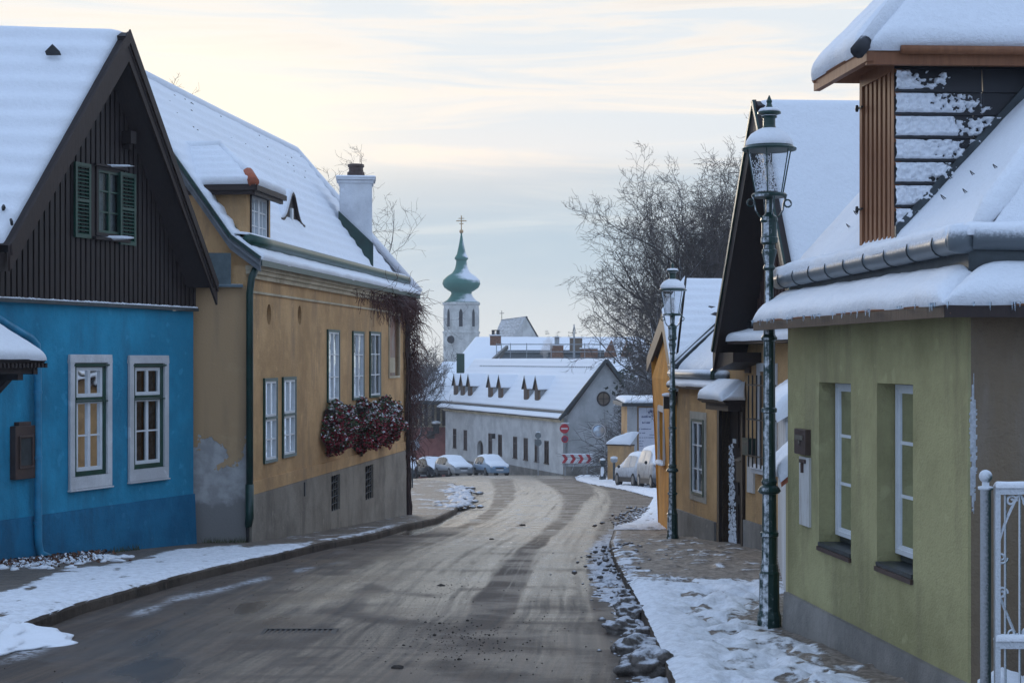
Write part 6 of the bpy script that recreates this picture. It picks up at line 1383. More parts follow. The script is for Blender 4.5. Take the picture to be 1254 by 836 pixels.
# roof
FRr = lambda u, n, z: FWh.pt(u, n, z)
sl = (apz-zt_)/(W2/2)
Q0, Q1, Q2, Q3 = FRr(-1.2, .45, zt_+.0), FRr(L+.3, .45, zt_+.0), FRr(L+.3, -W2/2, apz), FRr(-1.2, -W2/2, apz)
K0, K1_ = FRr(-1.2, -.15, zt_+.35), FRr(L+.3, -.15, zt_+.35)
rf = part('roof', MB().slab([Q0, Q1, K1_, K0], .1).slab([K0, K1_, Q2, Q3], .15).slab([FRr(-1.2, -W2-.3, zt_), FRr(L+.3, -W2-.3, zt_), Q2, Q3], .15), M['dark_wood'], T)
part('eaves_snow', MB().snow([Q0, Q1, K1_, K0], .09, 30, 4, .3, 0, 2, .1), M['snow'], rf, smooth=True)
part('roof_snow', MB().snow([K0+V((0, 0, .12)), K1_+V((0, 0, .12)), Q2+V((0, 0, .05)), Q3+V((0, 0, .05))], .12, 70, 30, .2, .5, 3, .15).snow([FRr(-1.2, -W2-.3, zt_), FRr(L+.3, -W2-.3, zt_), Q2, Q3], .1, 20, 8, .2, 0, 3, .15), M['snow'], rf, smooth=True)
part('verge_board', MB().bar(Q1+FWh.U*.06+V((0, 0, -.08)), Q2+FWh.U*.06+V((0, 0, -.02)), .12, .24).bar(FRr(L+.36, -W2-.3, zt_-.05), Q2+FWh.U*.06+V((0, 0, -.02)), .12, .24), M['dark_metal'], rf)
part('gutter', MB().tube([K0+V((0, 0, .08))+FWh.N*.1, K1_+V((0, 0, .08))+FWh.N*.1], .12, 8), M['dark_metal'], rf)
ntop = -W2/2*.80; m = MB()
for i in range(60): u = lerp(2, L-1, i/59); z = zt_+.35+(-.15-ntop)*((apz-zt_-.35)/(W2/2-.15))+.2; m.box(FWh, u, u+.09, ntop, ntop+.06, z, z+.1)
part('snow_hooks', m, M['black_metal'], rf)
M['dormer_wood'] = plain('weathered_dormer_boards', (.14, .085, .05), .8, .3); M['cheek'] = plain('grey_dormer_cheek', (.28, .29, .3), .8, .15)
rs_ = (apz-zt_-.35)/(W2/2-.15)
for i, px in enumerate((557.5, 566, 575, 600, 612.5, 644, 657.5)):
    nf_ = -.55; u = FWh.u(px, nf_); zb_ = zt_+.45+.4*rs_; zt2 = FWh.z(px, 476, nf_); zp_ = FWh.z(px, 462, nf_); hw = .5
    zt2 = zb_+1.12; zp_ = zt2+.95
    dep_ = (zt2-zb_)/rs_+.25; dp2 = (zp_-zb_)/rs_+.15
    d_ = part('dormer', MB().prism([FRr(u-hw, nf_, zb_-.3), FRr(u+hw, nf_, zb_-.3), FRr(u+hw, nf_, zt2), FRr(u, nf_, zp_-.08), FRr(u-hw, nf_, zt2)], -FWh.N*.1), M['dormer_wood'], T)
    part('dormer_cheeks', MB().box(FWh, u-hw, u-hw+.08, nf_-dep_, nf_-.1, zb_-.2, zt2).box(FWh, u+hw-.08, u+hw, nf_-dep_, nf_-.1, zb_-.2, zt2), M['cheek'], d_)
    part('dormer_window', MB().box(FWh, u-.32, u+.32, nf_+.003, nf_+.03, zb_+.15, zt2-.1), M['brown_metal'], d_)
    r0, r1 = FRr(u, nf_+.15, zp_), FRr(u, nf_-dp2, zp_); e0_, e1_ = FRr(u+hw+.14, nf_+.15, zt2-.12), FRr(u+hw+.14, nf_-dep_, zt2-.12); f0_, f1_ = FRr(u-hw-.14, nf_+.15, zt2-.12), FRr(u-hw-.14, nf_-dep_, zt2-.12)
    part('dormer_roof', MB().slab([e0_, e1_, r1, r0], .06).slab([f0_, f1_, r1, r0], .06), M['dark_wood'], d_)
    part('dormer_snow', MB().snow([e0_, e1_, r1, r0], .08, 6, 6, .2, 0, i, .08).snow([f0_, f1_, r1, r0], .08, 6, 6, .2, 0, i, .08), M['snow'], d_, smooth=True)
# ================================================================ pink building with its tall snowy roof at the left
FP = Fr(P(500, 560, 149)[:2], P(545.5, 560, 149.5)[:2]); L2 = FP.L; zb = g(150, -9)-1.5
T = thing('pink_building', 'pink building with brown timber upper windows and arches, left of the white building', 'house', FP.pt(L2/2, -3, g(150, -9)))
ze2 = E+(440-494)/F*149; zm2 = E+(440-523)/F*149
part('wall', MB().box(FP, 0, L2, -6, 0, zb, zm2), M['pink'], T)
up_ = part('upper_storey', MB().box(FP, .0, L2, -6, .05, zm2+.002, ze2), M['brown_metal'], T)
m = MB()
for px in (512, 518, 525, 527, 533, 540): u = FP.u(px); m.box(FP, u-.1, u+.1, .051, .12, zm2+.1, ze2-.1)
m.box(FP, 0, L2, .051, .16, zm2+.01, zm2+.12); part('timber_posts', m, M['cream'], up_)
for px in (521.5, 530, 537): u = FP.u(px); part('upper_window', MB().box(FP, u-.16, u+.16, .052, .09, zm2+.5, ze2-.35), M['glass'], up_)
for j, px in enumerate((518, 524.5, 532, 538.5)):
    u = FP.u(px); z0 = g(150, -9)+.1; pts = [FP.pt(u-.2, .01, z0)]+[FP.pt(u+.2*math.cos(math.pi*(1-i/8)), .01, z0+1.55+.3*math.sin(math.pi*i/8)) for i in range(9)]+[FP.pt(u+.2, .01, z0)]
    a_ = part('arched_window', MB().prism(pts, FP.N*.02), M['inside'], T); q_ = [p+FP.N*.03 for p in pts[1:-1]]; part('arch_trim', MB().tube(q_, .06, 5), M['cream'], a_)
part('wall_sign', MB().box(FP, FP.u(523), FP.u(532), .01, .08, E+(440-537)/F*149, E+(440-528)/F*149), M['brown_metal'], T)
q = part('hanging_lantern', MB().bar(FP.pt(L2-.2, 0, E+(440-517)/F*149), FP.pt(L2-.9, 1., E+(440-517)/F*149), .08).box(FP, L2-1.2, L2-.7, .7, 1.2, E+(440-530)/F*149, E+(440-518)/F*149), M['black_metal'], T); part('lantern_snow', MB().blob(FP.pt(L2-.95, .95, E+(440-517)/F*149), .4, .4, .18, 1, .3, 2), M['snow'], q)
a0, a1 = P(498, 490, 148), P(548, 492, 148); a2, a3 = P(621, 424, 163), P(597, 424, 163)
rf = part('roof', MB().slab([a0, a1, a2, a3], .2).slab([a1, P(590, 470, 150), a2, a2], .2), M['dark_wood'], T)
part('roof_snow', MB().snow([a0, a1, a2, a3], .14, 30, 40, .2, .5, 2, .2).snow([a1, P(590, 470, 150), a2, a2], .1, 10, 20, .2, 0, 2, .2), M['snow'], rf, smooth=True)
part('edge_board', MB().bar(P(585, 458, 150.2), P(621, 425, 159), .25, .35).bar(a0+V((0, -.1, -.1)), a1+V((0, -.1, -.1)), .2, .3), M['dark_metal'], rf)
q = P(564, 458, 151); part('green_chimney', MB().prism([q+V((-.36, -.3, -1)), q+V((.36, -.3, -1)), q+V((.36, .4, -1)), q+V((-.36, .4, -1))], V((0, 0, 2.9))), M['green_paint'], rf)
# a further low snowy roof beyond it
T = thing('outbuilding', 'low outbuilding with a plain snowy roof between the wood and the pink building', 'house', P(530, 500, 172))
q = [P(508, 478, 170), P(566, 478, 170), P(562, 444, 176), P(543, 443, 176)]
part('wall', MB().prism([p+V((0, 1, -.3)) for p in (q[0], q[1], P(566, 478, 178), P(508, 478, 178))], V((0, 0, -5))), M['white_wall'], T)
rf = part('roof', MB().slab(q, .2), M['dark_wood'], T); part('roof_snow', MB().snow(q, .15, 20, 14, .3, 0, 2, .2), M['snow'], rf, smooth=True)
# ================================================================ big roof with railing behind the white building
T = thing('large_hall', 'large hall with a broad snowy roof, chimneys and a roof railing behind the white building', 'house', P(670, 560, 185))
q = [P(555, 447, 176), P(800, 447, 176), P(790, 413.5, 190), P(582, 413.5, 190)]
part('wall', MB().prism([P(556, 449, 177), P(799, 449, 177), P(799, 449, 200), P(556, 449, 200)], V((0, 0, -9))), M['grey_wall'], T)
rf = part('roof', MB().slab(q, .25), M['dark_wood'], T)
part('roof_snow', MB().snow(q, .16, 60, 24, .2, .9, 2, .25), M['snow'], rf, smooth=True)
q2 = [P(612, 440.5, 170), P(740, 440.5, 170), P(740, 428.5, 171), P(612, 428.5, 171)]
part('dark_band', MB().slab(q2, .2).bar(P(610, 433, 169.5), P(740, 433, 169.5), .1, .14), M['dark_metal'], rf)
for px0, px1, y0, y1, mt in ((600, 613.5, 411, 428, 'brick'), (674, 690, 423, 442, 'brick'), (711, 732, 427, 442, 'brick'), (698, 713, 414, 430, 'brown_wall')):
    a_, b_, c_, d_ = P(px0, y1, 168), P(px1, y1, 168), P(px1, y0, 168), P(px0, y0, 168)
    ch = part('chimney', MB().prism([a_, b_, c_, d_], V((0, .9, 0))), M[mt], rf)
    w_ = (b_-a_).length; part('chimney_cap', MB().prism([d_+V((-.1, -.1, 0)), c_+V((.1, -.1, 0)), c_+V((.1, 1., 0)), d_+V((-.1, 1, 0))], V((0, 0, .12))), M['snow'], ch)
part('flue', MB().tube([P(682, 424, 168.4), P(682, 413, 168.4)], .25, 8).tube([P(682, 413, 168.4), P(682, 411.5, 168.4)], [.55, .1], 8), M['grey_metal'], rf)
part('flue_pot', MB().tube([P(604, 411, 168.4), P(604, 405, 168.4)], .16, 8).tube([P(610, 411, 168.4), P(610, 405, 168.4)], .16, 8).bar(P(602, 404.5, 168.4), P(612, 404.5, 168.4), .3, .1), M['black_metal'], rf)
for px, w_ in ((745, 14), (765, 10)):
    part('dark_gable', MB().prism([P(px-w_/2, 437, 172), P(px+w_*.8, 437, 172), P(px+w_*.3, 416, 172)], V((0, 1, 0))), M['brick'], rf)
T = thing('roof_railing', 'thin galvanised roof railing in front of the big snowy roof', 'railing', P(690, 443, 160))
for px in (608, 614, 625, 645, 675, 702, 716, 735, 760, 780): part('post', MB().bar(P(px, 444, 160), P(px, 420, 160), .08), M['grey_metal'], T)
part('rails', MB().bar(P(608, 421.5, 160), P(792, 421.5, 160), .09).bar(P(608, 430.5, 160), P(792, 430.5, 160), .09).bar(P(608, 438, 160), P(792, 438, 160), .06), M['grey_metal'], T)
T = thing('roof_mast', 'pointed metal mast standing on the big roof left of the evergreens', 'mast', P(703, 440, 162))
part('pole', MB().tube([P(703, 441, 162), P(703, 397, 162)], [.14, .06], 6), M['grey_metal'], T); part('stays', MB().bar(P(703, 398, 162), P(701, 408, 162), .05).bar(P(703, 398, 162), P(705.5, 408, 162), .05).bar(P(700.5, 408, 162), P(706, 408, 162), .06), M['black_metal'], T)
k = bpy.data.materials.new('smoke'); k.use_nodes = True; n_ = k.node_tree.nodes; n_.remove(n_['Principled BSDF']); v_ = n_.new('ShaderNodeVolumePrincipled'); v_.inputs['Color'].default_value = (.95, .9, .88, 1); v_.inputs['Density'].default_value = 1.1; k.node_tree.links.new(v_.outputs[0], n_['Material Output'].inputs['Volume'])
m = MB()
for px, py, r_ in ((667.3, 438, .22), (667.8, 434, .32), (667, 430, .42), (669, 426, .5), (671.5, 422, .5), (673, 418, .36)): m.blob(P(px, py, 158), r_, r_, r_*1.2, py, .5, 2)
solo('smoke', m, k, 'wisp of pale smoke rising from a flue on the big roof', 'smoke', loc=P(668, 438, 158), kind='stuff')
# snowy roofs right of the hall seen through the branches
for i, (px0, px1, yt, yb, d, lab) in enumerate(((770, 850, 424, 452, 150, 'snowy roofed house partly hidden by the bare branches'), (735, 800, 447, 468, 140, 'low snowy roof between the gable and the bare trees'))):
    T = thing('distant_house', lab, 'house', P((px0+px1)/2, yb+30, d)); q = [P(px0, yb, d), P(px1, yb, d), P(px1-4, yt, d+4), P(px0+8, yt, d+4)]
    part('wall', MB().prism([P(px0+2, yb, d+.3), P(px1-2, yb, d+.3), P(px1-2, yb, d+7), P(px0+2, yb, d+7)], V((0, 0, -7))), M['grey_wall'], T)
    rf = part('roof', MB().slab(q, .2), M['dark_wood'], T); part('roof_snow', MB().snow(q, .15, 24, 14, .3, 0, i, .2), M['snow'], rf, smooth=True)
# ================================================================ church
k = ND('green_copper_with_snow'); n = k.noise(1.2, 5, rough=.7); up = k.nz(); d_ = k.n.new('ShaderNodeVectorMath'); d_.operation = 'DOT_PRODUCT'; k.lk(k.geo.outputs['Normal'], d_.inputs[0]); d_.inputs[1].default_value = (.55, -.25, .8)
f = k.step(k.math('ADD', d_.outputs['Value'], k.math('MULTIPLY', k.math('SUBTRACT', n, .5), .5)), .6, .9)
M['copper'] = k.out(k.mix(f, k.mix(n, (.02, .115, .09), (.04, .19, .15)), (.7, .73, .78)), .6, n, .3, .05)
D = 230; px2m = D/F; c0 = P(565, 440, D); c0.z = 0
T = thing('church_tower', 'pale octagonal church tower with a green onion dome and gilded cross', 'tower', V((c0.x, c0.y, g(D)-1)))
def zz_(y): return E+(440-y)/F*D
def oct_(m, prof): return m.lathe(c0, [(r*px2m, zz_(y)) for y, r in prof], 8)
part('shaft', oct_(MB(), [(560, 23.5), (407, 23.5), (406.5, 22.8), (372, 22.8)]), M['stone'], T)
part('string_course', oct_(MB(), [(408.5, 23.6), (408, 24.6), (406, 24.6), (405.5, 23)]), M['stone'], T)
part('cornice', oct_(MB(), [(374, 22.9), (373, 24.5), (371.5, 24.8), (370.5, 24.5), (370.2, 22)]), M['stone'], T)
r_ = 22.8*px2m*math.cos(math.pi/8)
for k_ in range(8):
    a = R(45*k_-90); nrm = V((math.cos(a), math.sin(a), 0)); 
    if nrm.y > .3: continue
    fr_ = Fr(tuple(c0+nrm*(r_+.0)-nrm.cross(V((0, 0, -1)))*.5)[:2], tuple(c0+nrm*(r_+.0)+nrm.cross(V((0, 0, -1)))*.5)[:2])
    if fr_.N.dot(nrm) < 0: fr_ = Fr(tuple(c0+nrm*r_+nrm.cross(V((0, 0, -1)))*.5)[:2], tuple(c0+nrm*r_-nrm.cross(V((0, 0, -1)))*.5)[:2])
    za_, zb_ = zz_(400), zz_(381); pts = [fr_.pt(.5-.27, .02, za_), fr_.pt(.5+.27, .02, za_), fr_.pt(.5+.27, .02, zb_-.3), fr_.pt(.5+.14, .02, zb_+.1), fr_.pt(.5, .02, zb_+.25), fr_.pt(.5-.14, .02, zb_+.1), fr_.pt(.5-.27, .02, zb_-.3)]
    w = part('belfry_window', MB().prism(pts, nrm*.02), M['slate'], T)
    cpt = sum(pts, V((0, 0, 0)))/7; part('window_moulding', MB().tube([cpt+(p-cpt)*1.18 for p in pts+[pts[0]]], .07, 5), M['stone'], w)
cl = c0+V((-12.5*px2m, -r_-.12, zz_(416))); 
q = part('round_louvre', MB().disc(cl, V((-.38, -.92, 0)), .62, .1, 20), M['slate'], T); part('louvre_ring', MB().tube([cl+V((.58*math.cos(t), -.06-.1*abs(0), .62*math.sin(t)))+V((0, -.2*math.cos(t)*0, 0)) for t in [i*math.pi/10 for i in range(21)]], .12, 6), M['stone'], q)
dome = [(370.3, 22.5), (367, 17.5), (363, 14.3), (359.5, 12.6), (357.5, 12.9), (355.5, 16.5), (352, 21.4), (347.5, 23.6), (343, 22.6), (338.5, 18), (334.5, 11.8), (330, 8.6), (325, 7), (319, 6.4), (317.2, 8.3), (315.8, 8.4), (311, 5.6), (304, 4), (296, 2.4), (288, 1.1), (285, .9)]
prof = []
for (y0, r0), (y1, r1) in zip(dome, dome[1:]):
    for i in range(3): t = i/3; prof.append(((r0+(r1-r0)*t)*px2m, zz_(y0+(y1-y0)*t)))
prof.append((dome[-1][1]*px2m, zz_(dome[-1][0])))
on = part('onion_dome', MB().lathe(c0, prof, 16), M['copper'], T, smooth=True)
gd = plain('dull_gilding', (.42, .26, .12), .4, .2, metal=.6)
part('orb', MB().blob(c0+V((0, 0, zz_(283.5))), .3, .3, .3, 0, 0, 2), gd, on, smooth=True)
part('cross', MB().bar(c0+V((0, 0, zz_(284))), c0+V((0, 0, zz_(264))), .14, .14).bar(c0+V((-.72, 0, zz_(270.5))), c0+V((.72, 0, zz_(270.5))), .13, .13).bar(c0+V((-.4, 0, zz_(267.5))), c0+V((.4, 0, zz_(267.5))), .08, .1).bar(c0+V((-.3, 0, zz_(274))), c0+V((.3, 0, zz_(274))), .08, .1), gd, on)
T = thing('chapel', 'grey steep gabled church choir with a small cross, right of the tower', 'church', P(640, 440, 236))
D2 = 232; A1, A2, A3 = P(630, 413, D2), P(660, 413, D2), P(645, 387, D2); bk = P(605, 413, D2+9)-A1; rt = P(614.5, 391, D2+9)-A3
part('gable_wall', MB().prism([A1+V((0, 0, -9)), A2+V((0, 0, -9)), A2, A3, A1], V((0, .5, 0))), M['stone'], T)
part('side_wall', MB().prism([A1+V((0, .51, -9)), A1+V((0, .51, 0)), A1+bk, A1+bk+V((0, 0, -9))], V((.3, 0, 0))), M['stone'], T)
rf = part('roof', MB().slab([A1, A1+bk, A3+rt, A3], .2).slab([A2, A2+bk, A3+rt, A3], .2), M['slate'], T)
k = ND('half_bare_slate_snow'); n = k.noise(3, 6, k.map((.4, .4, 2)), rough=.7); M['thin_snow'] = k.out(k.mix(k.step(n, .35, .7), (.36, .37, .38), (.7, .72, .75)), .8, n, .3, .03)
part('roof_snow', MB().snow([A1, A1+bk, A3+rt, A3], .08, 16, 16, .3, .6, 1, .2), M['thin_snow'], rf)
q = A3+rt; part('cross', MB().bar(q, q+V((0, 0, 1.3)), .08).bar(q+V((-.35, 0, .9)), q+V((.35, 0, .9)), .08), M['black_metal'], rf)
# ================================================================ street furniture far down the road
T = thing('no_entry_sign', 'round red no entry sign above a smaller red round sign by the gable corner', 'road sign', gp(692, 114))
M['red'] = plain('sign_red', (.42, .02, .035), .45, .15); M['sign_white'] = plain('sign_white', (.62, .62, .64), .45, .1)
s_ = gp(692, 114); zz = lambda y, d=114: E+(440-y)/F*d
part('pole', MB().tube([s_, V((s_.x, s_.y, zz(519)))], .035, 8), M['grey_metal'], T)
c = V((s_.x-.05, s_.y-.05, zz(524.5))); dd = part('sign_disc', MB().disc(c, V((0, -1, 0)), .33, .02, 24), M['red'], T); part('white_bar', MB().box(Fr((c.x-.23, c.y-.024), (c.x+.23, c.y-.024)), 0, .46, 0, .006, c.z-.05, c.z+.05), M['sign_white'], dd)
c = V((s_.x-.02, s_.y-.05, zz(537.5))); d3 = part('sign_disc', MB().disc(c, V((0, -1, 0)), .25, .02, 24), M['red'], T, 'smaller red sign'); part('centre', MB().disc(c+V((0, -.022, 0)), V((0, -1, 0)), .16, .006, 20), plain('sign_blue_dark', (.12, .03, .09), .5), d3)
part('snow_edge', MB().blob(V((s_.x, s_.y, zz(518))), .3, .05, .04, 1, .3, 2), M['snow'], dd)
T = thing('chevron_board', 'red and white chevron board on two posts at the foot of the grey gable', 'road sign', gp(707, 113))
f_ = Fr(P(687, 561, 113)[:2], P(726, 561, 113)[:2]); z0, z1 = zz(567, 113), zz(556, 113)
bd = part('board', MB().box(f_, 0, f_.L, -.03, 0, z0, z1), M['sign_white'], T)
n_ = 4; cw = f_.L/n_; zm_ = (z0+z1)/2
for i in range(n_):
    u = i*cw; part('chevron', MB().prism([f_.pt(u+.05, .003, z0+.01), f_.pt(u+.05+cw*.42, .003, z0+.01), f_.pt(u+.05+cw*.42+.2, .003, zm_), f_.pt(u+.05+cw*.42, .003, z1-.01), f_.pt(u+.05, .003, z1-.01), f_.pt(u+.25, .003, zm_)], f_.N*.004), M['red'], bd)
part('post', MB().tube([gp(692, 113.1), V((gp(692, 113.1).x, 113.1, z1))], .035, 6), M['grey_metal'], T); part('post', MB().tube([gp(719, 113.1), V((gp(719, 113.1).x, 113.1, z1))], .035, 6), M['grey_metal'], T)
part('board_snow', MB().blob(f_.pt(f_.L/2, -.01, z1+.01), f_.L/2, .05, .04, 2, .3, 3), M['snow'], bd)
T = thing('traffic_mirror', 'round convex traffic mirror clouded with frost on a thin pole', 'traffic mirror', gp(741, 100)); b_ = gp(741, 100); c = P(733, 527.5, 99.9)
part('pole', MB().tube([b_, V((b_.x, b_.y, zz(508, 100)))], .035, 8), M['grey_metal'], T); part('bracket', MB().bar(c+V((0, .08, 0)), V((b_.x, b_.y, c.z)), .05).bar(c+V((0.1, .08, .3)), V((b_.x, b_.y, c.z+.3)), .04), M['grey_metal'], T)
k = ND('frosted_mirror'); n = k.noise(1.6, 3); mq = part('mirror', MB().lathe(V((0, 0, 0)), [(.001, .12), (.15, .11), (.3, .06), (.4, 0)], 24), k.out(k.mix(k.step(n, .35, .6), (.25, .36, .48), (.6, .66, .72)), .25, metal=.5), T, smooth=True)
me = mq.data
for v in me.vertices: x, y, z = v.co+V(T.location); v.co = (x+c.x-T.location.x, -z+c.y-T.location.y, y+c.z-T.location.z)
part('mirror_rim', MB().tube([c+V((.41*math.cos(t), 0, .41*math.sin(t))) for t in [i*math.pi/12 for i in range(25)]], .03, 6), M['sign_white'], mq)
T = thing('signpost', 'grey signpost carrying two round signs seen from behind, before the white facade', 'road sign', gp(659, 111)); b_ = gp(659, 111)
part('pole', MB().tube([b_, V((b_.x, b_.y, zz(527, 111)))], .035, 8), M['grey_metal'], T)
for yy, r_, lb in ((533, .21, 'upper'), (541.5, .25, 'lower')): c = V((b_.x, b_.y-.05, zz(yy, 111))); part('sign_disc', MB().disc(c, V((-.2, -1, 0)), r_, .02, 20), plain('sign_back', (.13, .15, .16), .5), T)
part('sign_snow', MB().blob(V((b_.x, b_.y, zz(529, 111))), .15, .05, .05, 1, .3, 2), M['snow'], T)
T = thing('left_signpost', 'slim dark pole with a round sign on the left pavement beyond the ochre house', 'road sign', gp(505, 72)); T.name = 'pole_sign'; org['pole_sign'] = gp(505, 72); b_ = gp(505, 72)
part('pole', MB().tube([b_, V((b_.x, b_.y, zz(500, 72)))], .03, 8), M['dark_metal'], T); c = V((b_.x+.1, b_.y-.04, zz(545, 72))); part('sign_disc', MB().disc(c, V((.1, -1, 0)), .23, .02, 20), plain('sign_back_pale', (.3, .31, .34), .5), T)
T = thing('bollard', 'cast iron bollard with a snow capped ball by the parked cars', 'bollard', gp(738, 92)); b_ = gp(738, 92)
part('body', MB().lathe(b_, [(.22, -.1), (.2, .1), (.15, .3), (.13, .75), (.17, .78), (.17, .84), (.11, .87)], 12), M['dark_metal'], T); part('ball', MB().lathe(b_, [(.08, .86), (.17, .92), (.2, 1.02), (.16, 1.12), (.05, 1.18)], 14), M['dark_metal'], T, smooth=True)
part('snow_cap', MB().blob(b_+V((0, 0, 1.14)), .16, .16, .11, 1, .2, 2).blob(b_+V((-.02, -.12, .45)), .1, .05, .35, 2, .3, 2), M['snow'], T, smooth=True)
T = thing('pedestal', 'short grey post with a snow topped round head left of the first car', 'bollard', gp(752, 88)); b_ = gp(752, 88)
part('body', MB().tube([b_, b_+V((0, 0, 1.0))], .07, 8), M['dark_metal'], T); part('head', MB().blob(b_+V((0, 0, 1.15)), .2, .2, .15, 1, .1, 2), M['grey_metal'], T); part('snow_cap', MB().blob(b_+V((0, 0, 1.27)), .2, .2, .1, 1, .1, 2), M['snow'], T, smooth=True)
# ================================================================ banner building and garden wall at the right
f_ = Fr(P(771, 560, 96)[:2], P(840, 560, 96.1)[:2]); zb = g(96)-.5
T = thing('banner_building', 'flat roofed ochre building with a large white printed banner behind the parked cars', 'house', f_.pt(2, -2, g(96)))
zt_ = zz(497, 96); part('wall', MB().box(f_, 0, f_.L, -5, 0, zb, zt_), M['ochre'], T); part('corner_pier', MB().box(f_, -.15, f_.u(780), .01, .1, zb, zt_-.01), M['grey_wall'], T)
rf = part('roof', MB().box(f_, -.5, f_.L+.3, -5.3, .6, zt_+.001, zt_+.2), M['dark_metal'], T)
part('roof_snow', MB().snow([f_.pt(-.35, .5, zt_+.2), f_.pt(f_.L, .5, zt_+.2), f_.pt(f_.L, -5, zt_+.34), f_.pt(-.35, -5, zt_+.34)], .18, 30, 14, .3, 0, 1, .25), M['snow'], rf, smooth=True)
b0, b1 = f_.u(782), f_.u(803); z0, z1 = zz(553, 96), zz(499, 96)
bn = part('banner', MB().box(f_, b0, b1, .12, .14, z0, z1), plain('banner_cloth', (.56, .58, .66), .7, .06), T)
inkm = plain('banner_ink', (.08, .1, .2), .7)
def print_line(y, u0, w, h, seed):             # print too small to read in the photograph: only its strokes
    rr = random.Random(seed); m = MB(); u = u0
    while u < u0+w:
        q = rr.uniform(.02, .05); m.box(f_, b0+u, b0+u+q, .141, .145, zl(y), zl(y)+h*rr.uniform(.7, 1)); u += q+rr.choice((.012, .012, .012, .05))
    part('print_line', m, inkm, bn)
zl = lambda y: zz(y, 96)
for y, u0, w, h in ((511.2, .16, .62, .13), (518.5, .2, .45, .13), (525.5, .03, .75, .06), (530.5, .03, .3, .06), (536, .03, .95, .06), (540, .03, .25, .05), (543, .03, .22, .05), (546, .03, .2, .05), (532.5, .62, .34, .05)): print_line(y, u0, w, h, int(y))
part('emblem', MB().prism([f_.pt(b0+.5, .145, zl(503)), f_.pt(b0+.62, .145, zl(504)), f_.pt(b0+.7, .145, zl(501)), f_.pt(b0+.84, .145, zl(503.5)), f_.pt(b0+.76, .145, zl(505)), f_.pt(b0+.66, .145, zl(504.6)), f_.pt(b0+.6, .145, zl(507))], f_.N*.004), inkm, bn)
f_ = Fr(P(744, 570, 93)[:2], P(773, 570, 92)[:2]); T = thing('yellow_wall', 'low ochre yellow wall with snow laden shrubs hanging over it behind the first car', 'wall', f_.pt(.6, 0, g(92)))
zt_ = zz(546, 92); part('wall', MB().box(f_, 0, f_.L, -.3, 0, zb, zt_), M['ochre2'], T); part('coping', MB().box(f_, -.05, f_.L, -.36, .06, zt_+.001, zt_+.08), M['fascia'], T)
part('wall_snow', MB().snow([f_.pt(-.05, .1, zt_+.08), f_.pt(f_.L, .1, zt_+.08), f_.pt(f_.L, -.8, zt_+.75), f_.pt(-.05, -.8, zt_+.3)], .2, 20, 14, .6, 0, 1, .3), M['snow'], T, smooth=True)
# rime covered shrubs around the small tree
def shrub(label, p, r, h, seed, n=420, group=None):
    rr = random.Random(seed); T = thing('shrub', label, 'shrub', p, group); m = MB(); m2 = MB(); p = V(p)
    for i in range(n):
        a = rr.uniform(0, 6.28); el = rr.uniform(.25, 1.4); d = V((math.cos(a)*math.cos(el), math.sin(a)*math.cos(el), math.sin(el))); q = p+V((rr.gauss(0, r*.3), rr.gauss(0, r*.3), h*.1*rr.random())); ln = h*rr.uniform(.4, 1.); pts = [q]
        for j in range(6):
            d = (d+V((rr.gauss(0, .22), rr.gauss(0, .22), rr.gauss(-.08, .18)))).normalized(); q = q+d*ln/6; pts.append(q)
            if j > 1:
                for s_ in range(2):
                    e = (d+V((rr.gauss(0, .8), rr.gauss(0, .8), rr.gauss(0, .6)))).normalized(); m2.tube([q, q+e*ln*.13, q+e*ln*.2+V((0, 0, -.02))], [.014, .011, .008], 3, False)
        m.tube(pts, [.025, .022, .02, .017, .014, .012, .01], 3, False)
    part('stems', m, M['bark'], T, recalc=False); part('twigs', m2, M['rime'], T, recalc=False)
shrub('dense rime covered shrub under the small white tree', gp(776, 100), .7, 2.8, 3, 420, 'rimed shrubs by the grey gable')
shrub('rime covered shrub beside the banner building', gp(786, 104), .9, 4.6, 4, 420, 'rimed shrubs by the grey gable')
